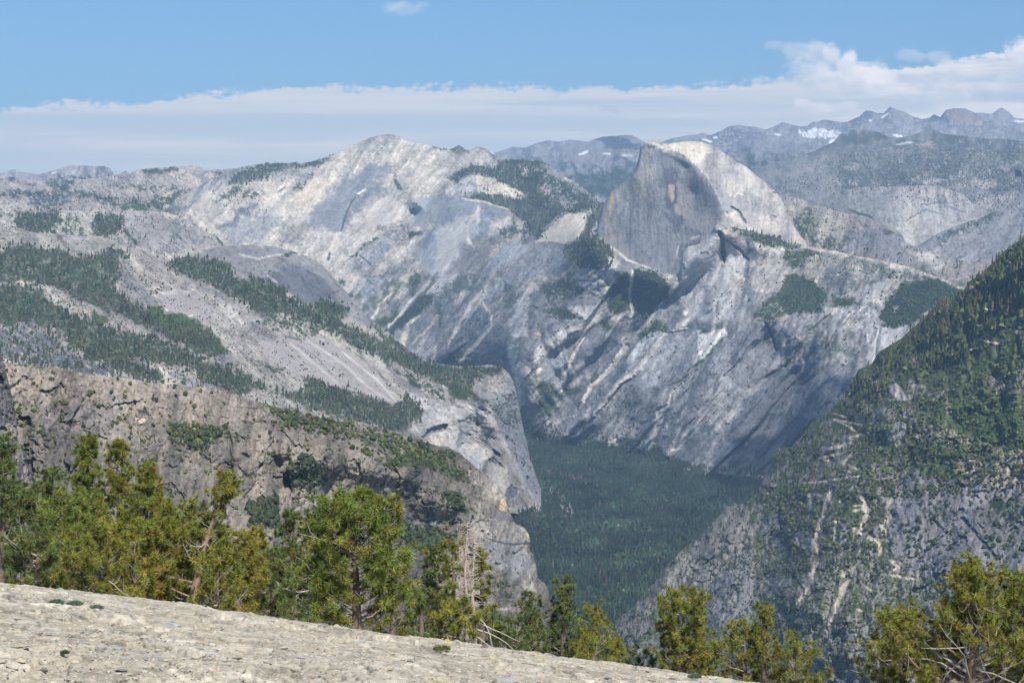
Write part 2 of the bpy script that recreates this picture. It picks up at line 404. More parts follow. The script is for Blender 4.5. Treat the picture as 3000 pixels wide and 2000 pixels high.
        if k == 'poly':
            d = poly_sdf(Us, Vs, P) + rough * (nz1[sl] * 1.2 + nz2[sl] * .8)
            f = sstep(d, -soft, soft)
        else:
            d, t = seg_dist(Us, Vs, P); w0, w1 = kw.get('w', (4, 4))
            w = (w0 + (w1 - w0) * t) * np.clip(.25 + 2.2 * np.sqrt(np.clip(t * (1 - t), 0, 1)), 0, 1) * (1 + .35 * nz2[sl])
            d = d + rough * (nz2[sl] * .6 + nz3[sl] * .4)
            f = 1 - sstep(d, w * .5, w * 1.3 + 1)
        if 'gate' in kw:      # broken up by fine noise: (threshold, which)
            g = kw['gate']; f = f * sstep(GT[sl], g - .13, g + .13)
        if 'gl' in kw:        # broken into large patches
            g = kw['gl']; f = f * sstep(.85 * nz1[sl] + .3 * nz2[sl] + .15 * nz3[sl], g - .1, g + .1)
        if 'streak' in kw:    # broken up along the fall line
            f = f * sstep(stn[sl], kw['streak'] - .25, kw['streak'] + .25)
        f = f * kw.get('op', 1.0)
        if 'dz' in kw: D[sl] = D[sl] + kw['dz'] * f
        if 'tx' in kw: tex[sl] = tex[sl] * (1 - f * kw['tx']) + f * kw['tx']
        if col is GREEN: f = f * (.45 + .5 * sstep(GT[sl], -.35, .1))
        if col is not None: c[sl] = shade_mix(c[sl], f, np.array(col))
    if speck:
        c = shade_mix(c, sstep(GT, .30, .42) * speck, GREEN)
    c = c * tex[..., None]
    # to world; add the far side
    X = (U - U0) / F * D; Z = (V0 - V) / F * D
    nb = 6; bx = []; 
    for k in range(nb, 0, -1):
        t = k / nb; d = D[0] + back * t; z = Z[0] - back * .75 * t ** 1.4
        bx.append(np.stack([(us - U0) / F * d, d, z], -1))
    W = np.concatenate([np.array(bx), np.stack([X, D, Z], -1)], 0)
    CC = np.concatenate([np.repeat(c[:1], nb, 0), c], 0)
    n_r, n_c = W.shape[:2]
    loops, starts = grid_faces(n_r, n_c)
    dv = V[1:] - V[:-1]; keep = np.ones((n_r - 1, n_c - 1), bool); keep[nb:] = (dv[:, :-1] > 0) | (dv[:, 1:] > 0)
    loops = loops.reshape(-1, 4)[keep.ravel()].ravel(); starts = np.arange(len(loops) // 4) * 4
    o = new_mesh(name, W.reshape(-1, 3), loops, starts, CC.reshape(-1, 3), True, mat)
    tag(o, label=label, cat=cat, kind=kind)
    LAYERS[name] = dict(us=us, vt=vt, vb=vb, D=D, nr=nr, v_lo=v_lo, v_hi=v_hi, paths=[(pts(q[1]), max(q[3].get('w', (3, 3)))) for q in ops if q[0] == 'line' and q[2] is not None and sum(q[2]) > 1.1])
    return o

def layer_D(name, u, v):
    L = LAYERS[name]; us = L['us']
    x = np.clip((u - us[0]) / (us[1] - us[0]), 0, len(us) - 1.001); xi = x.astype(int)
    vt = L['vt'][xi]; vb = L['vb'][xi]; y = np.clip((v - L['v_lo']) / (L['v_hi'] - L['v_lo']), 0, 1) * (L['nr'] - 1)
    yi = np.clip(y.astype(int), 0, L['nr'] - 2); fx = x - xi; fy = y - yi; D = L['D']
    ok = (v >= vt - 1) & (v <= vb) & (u >= us[0]) & (u <= us[-1])
    return (D[yi, xi] * (1 - fx) + D[yi, xi + 1] * fx) * (1 - fy) + (D[yi + 1, xi] * (1 - fx) + D[yi + 1, xi + 1] * fx) * fy, ok

# ------------------------------------------------------------------ terrain: every landform at its own distance (metres)
M_FAR = rock_material('far_granite', .006, 14, var=.25)
M_MID = rock_material('mid_granite', .03, 6.0, var=.45)
M_DOME = rock_material('dome_granite', .03, 2.5, var=.22, stretch=(1, 1, .18))
M_NEAR = rock_material('near_granite', .09, 2.2, var=.5, stretch=(1, 1, .6))
M_SLOPE = rock_material('shrub_slope', .05, 2.5, var=.4)

def G(x0, y0, sx, sy):
    return lambda U, V: np.exp(-((U - x0) / sx) ** 2 - ((V - y0) / sy) ** 2)

# farthest snowy crest
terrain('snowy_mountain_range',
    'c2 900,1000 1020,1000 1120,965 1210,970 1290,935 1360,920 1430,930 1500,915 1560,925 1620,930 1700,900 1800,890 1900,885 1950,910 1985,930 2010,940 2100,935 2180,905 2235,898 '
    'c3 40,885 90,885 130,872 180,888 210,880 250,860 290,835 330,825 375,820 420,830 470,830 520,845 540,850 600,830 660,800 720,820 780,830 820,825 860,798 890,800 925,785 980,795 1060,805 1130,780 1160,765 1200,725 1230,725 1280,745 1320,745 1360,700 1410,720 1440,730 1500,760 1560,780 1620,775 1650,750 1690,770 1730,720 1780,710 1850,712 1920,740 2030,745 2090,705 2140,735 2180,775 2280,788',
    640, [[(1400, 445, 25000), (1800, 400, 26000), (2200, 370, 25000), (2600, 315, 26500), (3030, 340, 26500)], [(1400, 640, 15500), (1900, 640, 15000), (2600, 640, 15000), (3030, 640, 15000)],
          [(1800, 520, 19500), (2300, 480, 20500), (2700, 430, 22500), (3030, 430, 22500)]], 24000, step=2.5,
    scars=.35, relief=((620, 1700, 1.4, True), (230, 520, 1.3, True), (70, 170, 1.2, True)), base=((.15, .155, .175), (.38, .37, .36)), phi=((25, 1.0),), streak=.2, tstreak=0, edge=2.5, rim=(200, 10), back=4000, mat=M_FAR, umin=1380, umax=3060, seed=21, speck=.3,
    ops=[('poly', 'p 1380,420 3060,300 3060,640 1380,640', (.40, .39, .38), dict(rough=10, gate=.14)), ('poly', 'p 1380,470 3060,420 3060,640 1380,640', (.06, .07, .06), dict(rough=10, gl=.05, op=.8)), ('poly', 'p 2050,400 3060,300 3060,440 2050,450', SNOW, dict(rough=8, gate=.5)),
         ('poly', 'c3 760,860 850,850 1000,855 1040,870 1010,905 960,905 900,900 800,885', SNOW, dict(gate=-.12, rough=5, soft=3)),
         ('line', 'c3 1080,870 1030,920 960,935', SNOW, dict(w=(4, 6), rough=3)), ('line', 'c3 1350,745 1300,775', SNOW, dict(w=(2, 2), rough=2)),
         ('poly', 'c3 1220,785 1245,780 1240,795 1220,795', SNOW, dict(soft=2, rough=1)), ('line', 'c3 1825,730 1800,780', SNOW, dict(w=(4, 4), rough=3)),
         ('line', 'c3 200,905 225,900', SNOW, dict(w=(3, 3), rough=2)), ('line', 'c3 130,915 190,930', SNOW, dict(w=(1, 3), rough=2)), ('line', 'c3 600,880 650,885', SNOW, dict(w=(2, 3), rough=2)),
         ('line', 'c3 1380,885 1440,895', SNOW, dict(w=(3, 3), rough=2)), ('line', 'c3 2180,795 2240,800', SNOW, dict(w=(3, 3), rough=2)),
         ('poly', 'c3 1740,720 1900,720 1960,780 1880,820 1760,800', (.33, .28, .26), {}), ('poly', 'c3 1860,800 1960,790 1960,860 1900,840', (.45, .36, .28), {}),
         ('poly', 'c3 1620,760 1740,730 1740,800 1640,800', (.13, .13, .15), {}),
         ('poly', 'c3 400,940 700,900 950,960 800,1020 500,1010', (.27, .26, .27), dict(rough=16, soft=14)),
         ('poly', 'c2 1640,930 1800,890 1960,930 1960,990 1800,970', (.11, .11, .13), {}),
         ('poly', 'c2 1420,940 1600,940 1800,1000 1700,1080 1500,1060', (.30, .29, .29), dict(rough=12)),
         ('line', 'c2 1620,990 1560,1020', SNOW, dict(w=(3, 3), rough=3)), ('line', 'c2 1840,1015 1920,1025', (.6, .55, .5), dict(w=(3, 3), rough=3)), ('line', 'c2 1720,1010 1770,1010', SNOW, dict(w=(2, 2), rough=2)),
         ('poly', 'c2 1480,1150 1700,1130 1920,1110 1950,1180 1750,1330 1600,1250', GREEN, dict(rough=14, soft=10)),
         ('poly', 'c3 560,1130 900,1100 1300,1080 1700,1180 1900,1200 1300,1280 900,1290 700,1240', GREEN, dict(rough=25, soft=14, gate=-.2)),
         ('poly', 'c3 380,1000 620,1130 650,1260 560,1210 450,1110', GREEN, dict(rough=18, soft=14, op=.8)),
         ('poly', 'c3 420,1010 800,1050 760,1100 450,1080', GREEN, dict(rough=18, soft=14, op=.6, gate=0))])
# forested range in front of it
terrain('forested_mountain_range',
    'c3 300,1180 480,1110 600,1060 760,1030 880,985 990,930 1050,870 1100,850 1180,845 1290,870 1350,900 1400,910 1500,890 1580,860 1650,855 1720,880 1800,890 1900,900 2000,910 2100,910 2300,935',
    700, [[(2130, 520, 18500), (2430, 430, 19000), (2540, 378, 20000), (2737, 384, 20000), (3030, 418, 20000)], [(2130, 700, 13500), (2600, 700, 12500), (3030, 700, 12000)],
          [(2300, 580, 15500), (2700, 520, 15500), (3030, 510, 15500)], [(2450, 500, 16800), (2650, 470, 17500)], [(2850, 560, 14200), (3030, 480, 15500)]], 17000,
    scars=.3, relief=((420, 1300, 1.3, True), (150, 420, 1.3, True), (40, 120, 1.2, True)), base=((.08, .09, .08), (.34, .32, .295)), phi=((20, 1.0),), streak=.2, tstreak=0, edge=2.5, rim=(120, 10), back=2500, mat=M_FAR, umax=3060, seed=33, speck=.6,
    ops=[('poly', 'c3 1500,900 2300,900 2300,1200 1700,1200 1300,1180 900,1090 1100,1000 1400,950', (.065, .08, .06), dict(rough=22, soft=16, gl=-.1, op=.7)), ('poly', 'p 2050,480 3060,400 3060,760 2050,760', (.40, .375, .345), dict(rough=10, gate=.20, op=.85)),
         ('poly', 'c3 1090,850 1290,880 1340,920 1100,940 1020,960', (.06, .07, .055), dict(rough=10, soft=8, op=.8)),
         ('poly', 'c3 820,1080 900,1050 860,1120 780,1110', (.35, .32, .3), dict(op=.8)), ('poly', 'c3 640,1120 820,1140 850,1150 700,1170', (.35, .32, .3), dict(op=.8)),
         ('poly', 'c3 1070,1060 1140,1100 1120,1130 1080,1110', (.35, .32, .3), {}), ('poly', 'c3 1260,960 1330,970 1490,990 1440,1020 1290,1000', (.32, .29, .28), dict(gate=0)),
         ('poly', 'c3 1540,940 1640,930 1650,970 1600,980', (.35, .31, .29), {}), ('line', 'c3 1400,950 1510,930', (.6, .6, .6), dict(w=(2, 3), rough=3)),
         ('poly', 'c3 1000,1180 1160,1190 1150,1210 1010,1210', (.42, .38, .34), dict(gate=-.1)), ('poly', 'c3 940,1250 1000,1245 990,1260', (.42, .38, .34), {}),
         ('poly', 'c3 1480,1160 1700,1170 1690,1200 1520,1200', (.40, .36, .33), dict(gate=-.05)), ('poly', 'c3 1740,1130 1800,1150 1880,1100 1860,1160 1780,1180', (.38, .34, .3), dict(gate=-.1)),
         ('poly', 'c3 1880,1190 2060,1170 2040,1220 1960,1230', (.46, .4, .33), dict(gate=-.15)), ('poly', 'c3 1790,1210 1870,1195 1870,1220 1800,1225', (.46, .4, .33), dict(gate=-.1)),
         ('poly', 'c3 2060,1100 2240,1050 2240,1075 2100,1120', (.38, .34, .32), dict(gate=-.1)),
         ('poly', 'c3 1920,1010 2010,1030 1980,1050', (.34, .31, .3), dict(gate=-.1)), ('poly', 'c3 1900,1380 2000,1290 2190,1240 2160,1280 2000,1400', (.38, .34, .31), dict(gate=-.15)),
         ('poly', 'c3 560,1130 640,1140 940,1290 900,1320 700,1240 650,1190', (.30, .28, .27), dict(gate=-.05))])
# broad smooth dome under the forests
terrain('distant_granite_dome',
    'c3 940,1400 970,1350 1030,1290 1080,1250 1200,1225 1350,1225 1450,1220 1560,1215 1680,1220 1750,1245 1830,1270 1900,1330 1980,1400 2080,1480 2240,1600',
    790, [[(2420, 610, 12500), (2540, 547, 12600), (2750, 545, 12500), (2850, 600, 12300)], [(2420, 780, 11300), (2640, 780, 10700), (2850, 780, 11300), (3000, 790, 12000)], [(2630, 640, 11600)]], 12000,
    relief=((50, 500, 1.4, False), (18, 150, 1.5, True)), base=((.30, .29, .28), (.40, .385, .36)), phi=((-10, 1.0),), edge=1.5, rim=(150, 14), back=1200, mat=M_MID, seed=41,
    ops=[('poly', 'c3 1430,1400 1560,1230 1620,1250 1560,1420 1500,1568 1470,1600 1400,1560', (.46, .44, .40), dict(rough=12, soft=16)),
         ('poly', 'c3 1060,1250 1420,1235 1400,1300 1200,1420 1000,1360', (.24, .24, .23), dict(rough=12, soft=14, op=.8)),
         ('poly', 'c3 1440,1240 1560,1220 1720,1230 1800,1290 1560,1250', (.42, .36, .31), dict(rough=10, gate=0)),
         ('line', 'c3 1480,1430 1600,1380 1700,1400', (.2, .2, .22), dict(w=(2, 2), rough=5)), ('line', 'c3 1560,1350 1700,1330 1860,1400', (.2, .2, .22), dict(w=(2, 2), rough=5)),
         ('line', 'c3 1530,1300 1650,1330 1800,1320', (.2, .2, .22), dict(w=(2, 2), rough=5)), ('line', 'c3 1080,1375 1240,1425', GREEN, dict(w=(3, 4), rough=6))])
terrain('distant_slab_ridge',
    'c3 1500,1640 1620,1568 1700,1520 1800,1480 1890,1450 1980,1420 2050,1380 2150,1340 2300,1290',
    800, [[(2670, 728, 10900), (2840, 647, 11200), (3030, 580, 11500)], [(2670, 800, 10500), (2840, 800, 10200), (3030, 800, 9700)]], 11000,
    relief=((60, 400, 2.0, True), (18, 120, 2, True)), base=((.24, .24, .25), (.33, .32, .32)), phi=((40, 1.0),), edge=2, rim=(120, 12), back=1200, mat=M_MID, umax=3060, seed=47,
    ops=[('poly', 'c3 1620,1568 1890,1450 2050,1380 2100,1400 1850,1520 1700,1600', GREEN, dict(rough=10, gate=-.1, op=.8)),
         ('line', 'c3 2240,1400 2230,1500 2200,1600', DARK, dict(w=(3, 4), rough=4)), ('line', 'c6 1560,150 1700,50', DARK, dict(w=(2, 2), rough=4))])
# rocky shoulder right behind the half dome
terrain('rocky_shoulder',
    'c3 560,1280 640,1280 700,1285 780,1310 850,1340 960,1365 1060,1400 1180,1430 1280,1460 1380,1490 1430,1530 c6 1445,90 1465,140 1500,152 1600,180 1700,215 1850,260 2000,268 2060,270 2240,280',
    860, [[(2250, 571, 10900), (2430, 609, 10800), (2640, 683, 10400), (2720, 745, 10100), (3000, 770, 9800)], [(2250, 860, 10000), (2640, 860, 9600), (3000, 860, 9300)]], 10500,
    relief=((90, 420, 1.2, True), (30, 130, 1.2, True)), base=((.23, .215, .20), (.35, .315, .27)), phi=((15, 1.0),), edge=2.5, rim=(80, 12), back=900, mat=M_MID, seed=52, speck=.7,
    ops=[('poly', 'c3 720,1380 860,1390 900,1450 840,1568 760,1568', GREEN, dict(rough=14, gate=-.08)), ('poly', 'c6 800,0 900,60 1080,90 1000,180 860,170 780,60', GREEN, dict(rough=14, gate=-.02)),
         ('poly', 'c6 1080,90 1180,50 1310,40 1440,80 1460,180 1300,200 1080,180', (.20, .20, .21), dict(rough=10)),
         ('poly', 'c6 1310,40 1380,60 1420,100 1320,90', GREEN, dict(rough=8)), ('poly', 'c6 1180,200 1400,190 1500,260 1350,270', (.2, .21, .22), dict(rough=10, gate=-.05)),
         ('poly', 'c6 1480,180 1700,240 1740,300 1600,290', (.42, .4, .36), dict(rough=8)), ('poly', 'c6 1500,290 1700,360 1850,420 1850,340 1640,320', (.06, .08, .05), dict(rough=8, gate=-.05)),
         ('poly', 'c6 1680,310 1900,310 1990,290 1900,370 1750,370', (.30, .26, .24), dict(rough=8, op=.8))])
# left background
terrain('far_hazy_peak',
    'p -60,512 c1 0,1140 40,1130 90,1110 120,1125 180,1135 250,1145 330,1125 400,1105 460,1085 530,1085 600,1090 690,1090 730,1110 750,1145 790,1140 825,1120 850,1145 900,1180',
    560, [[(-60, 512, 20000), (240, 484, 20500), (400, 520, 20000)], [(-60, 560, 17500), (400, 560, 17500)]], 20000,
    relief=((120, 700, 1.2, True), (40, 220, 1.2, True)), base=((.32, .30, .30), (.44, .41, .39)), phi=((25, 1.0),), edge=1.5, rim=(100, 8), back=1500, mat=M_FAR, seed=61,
    ops=[('poly', 'c1 640,1100 740,1110 745,1150 660,1140', (.2, .2, .22), {}), ('line', 'c1 345,1140 385,1138', SNOW, dict(w=(3, 3), rough=3)),
         ('poly', 'c1 270,1180 500,1160 740,1150 700,1200 350,1260', GREEN, dict(gate=-.1, rough=8))])
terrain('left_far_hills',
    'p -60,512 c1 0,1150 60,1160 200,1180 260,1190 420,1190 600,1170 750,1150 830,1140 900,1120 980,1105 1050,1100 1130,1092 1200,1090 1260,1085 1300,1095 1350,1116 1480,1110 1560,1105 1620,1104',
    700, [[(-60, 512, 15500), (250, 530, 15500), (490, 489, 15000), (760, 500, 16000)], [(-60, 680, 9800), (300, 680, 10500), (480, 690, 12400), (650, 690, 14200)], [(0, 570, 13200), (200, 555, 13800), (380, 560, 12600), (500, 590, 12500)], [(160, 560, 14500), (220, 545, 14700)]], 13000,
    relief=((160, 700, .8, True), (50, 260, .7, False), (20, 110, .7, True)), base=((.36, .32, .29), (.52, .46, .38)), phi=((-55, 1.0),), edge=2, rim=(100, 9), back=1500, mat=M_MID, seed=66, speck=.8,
    ops=[('poly', 'c1 910,1120 1130,1092 1190,1095 1130,1130 950,1150', GREEN, dict(rough=6, gate=-.2)), ('poly', 'c1 0,1150 180,1190 240,1210 100,1200 0,1180', GREEN, dict(rough=6, gate=-.15)),
         ('poly', 'c1 280,1190 520,1190 440,1250 600,1260 740,1300 1000,1310 1250,1240 1180,1300 1060,1370 880,1380 720,1340 600,1290 420,1260 320,1240', GREEN, dict(rough=10, gate=-.22)),
         ('poly', 'c1 120,1260 420,1260 500,1270 400,1350 230,1350', (.09, .1, .09), dict(rough=10, gate=-.12)), ('poly', 'c1 0,1270 300,1270 100,1300 0,1290', GREEN, dict(rough=8, gate=-.05)),
         ('poly', 'c1 1350,1115 1600,1110 1450,1150', GREEN, dict(rough=6, gate=-.12)), ('poly', 'c1 640,1230 900,1220 1200,1230 1000,1260', GREEN, dict(rough=8, gate=0))])
terrain('left_middle_hills',
    'p -60,600 c1 0,1345 100,1350 260,1370 400,1378 540,1385 700,1385 870,1385 1000,1388 1100,1395 1180,1420 1260,1460 1330,1510 1420,1550 1490,1620 1510,1660 1540,1720',
    790, [[(-60, 600, 9600), (300, 618, 9300), (500, 625, 9000), (700, 760, 9000)], [(-60, 790, 7900), (300, 790, 7900), (700, 790, 8300)], [(450, 700, 8450), (560, 700, 8600)]], 9000,
    relief=((60, 400, 1, False), (22, 120, 1, True)), base=((.36, .335, .31), (.52, .47, .40)), phi=((-50, .6), (0, G(520, 680, 130, 80))), edge=2, rim=(120, 14), back=1200, mat=M_MID, umin=-60, seed=71, speck=.75,
    ops=[('poly', 'c1 900,1420 1180,1430 1300,1520 1340,1600 1100,1650 850,1640 830,1500', (.31, .285, .27), dict(rough=10)),
         ('poly', 'c1 110,1400 380,1370 410,1420 350,1520 200,1540 100,1470', GREEN, dict(rough=9, gate=-.4)), ('poly', 'c1 610,1400 700,1395 800,1430 820,1500 700,1568 600,1530', GREEN, dict(rough=9, gate=-.4)),
         ('poly', 'c1 380,1430 500,1440 600,1568 400,1540', GREEN, dict(rough=9, gate=-.05)), ('poly', 'c1 0,1380 120,1390 120,1440 0,1430', GREEN, dict(rough=9, gate=0)),
         ('line', 'c1 1260,1460 1400,1540 1500,1640', GREEN, dict(w=(5, 5), rough=7, gate=-.2)), ('line', 'c1 820,1500 900,1610', GREEN, dict(w=(5, 5), rough=7))])
# ridge passing behind the half dome's left foot
terrain('wooded_ridge', 'p 1735,585 1760,592 1800,600 1860,620 1960,640', 720, [[(1735, 585, 12200), (1960, 640, 11500)], [(1735, 720, 11000), (1960, 720, 10800)]], 11500,
    relief=((20, 150, 1, False),), base=(GREEN, GREY), edge=2, mat=M_MID, seed=75)
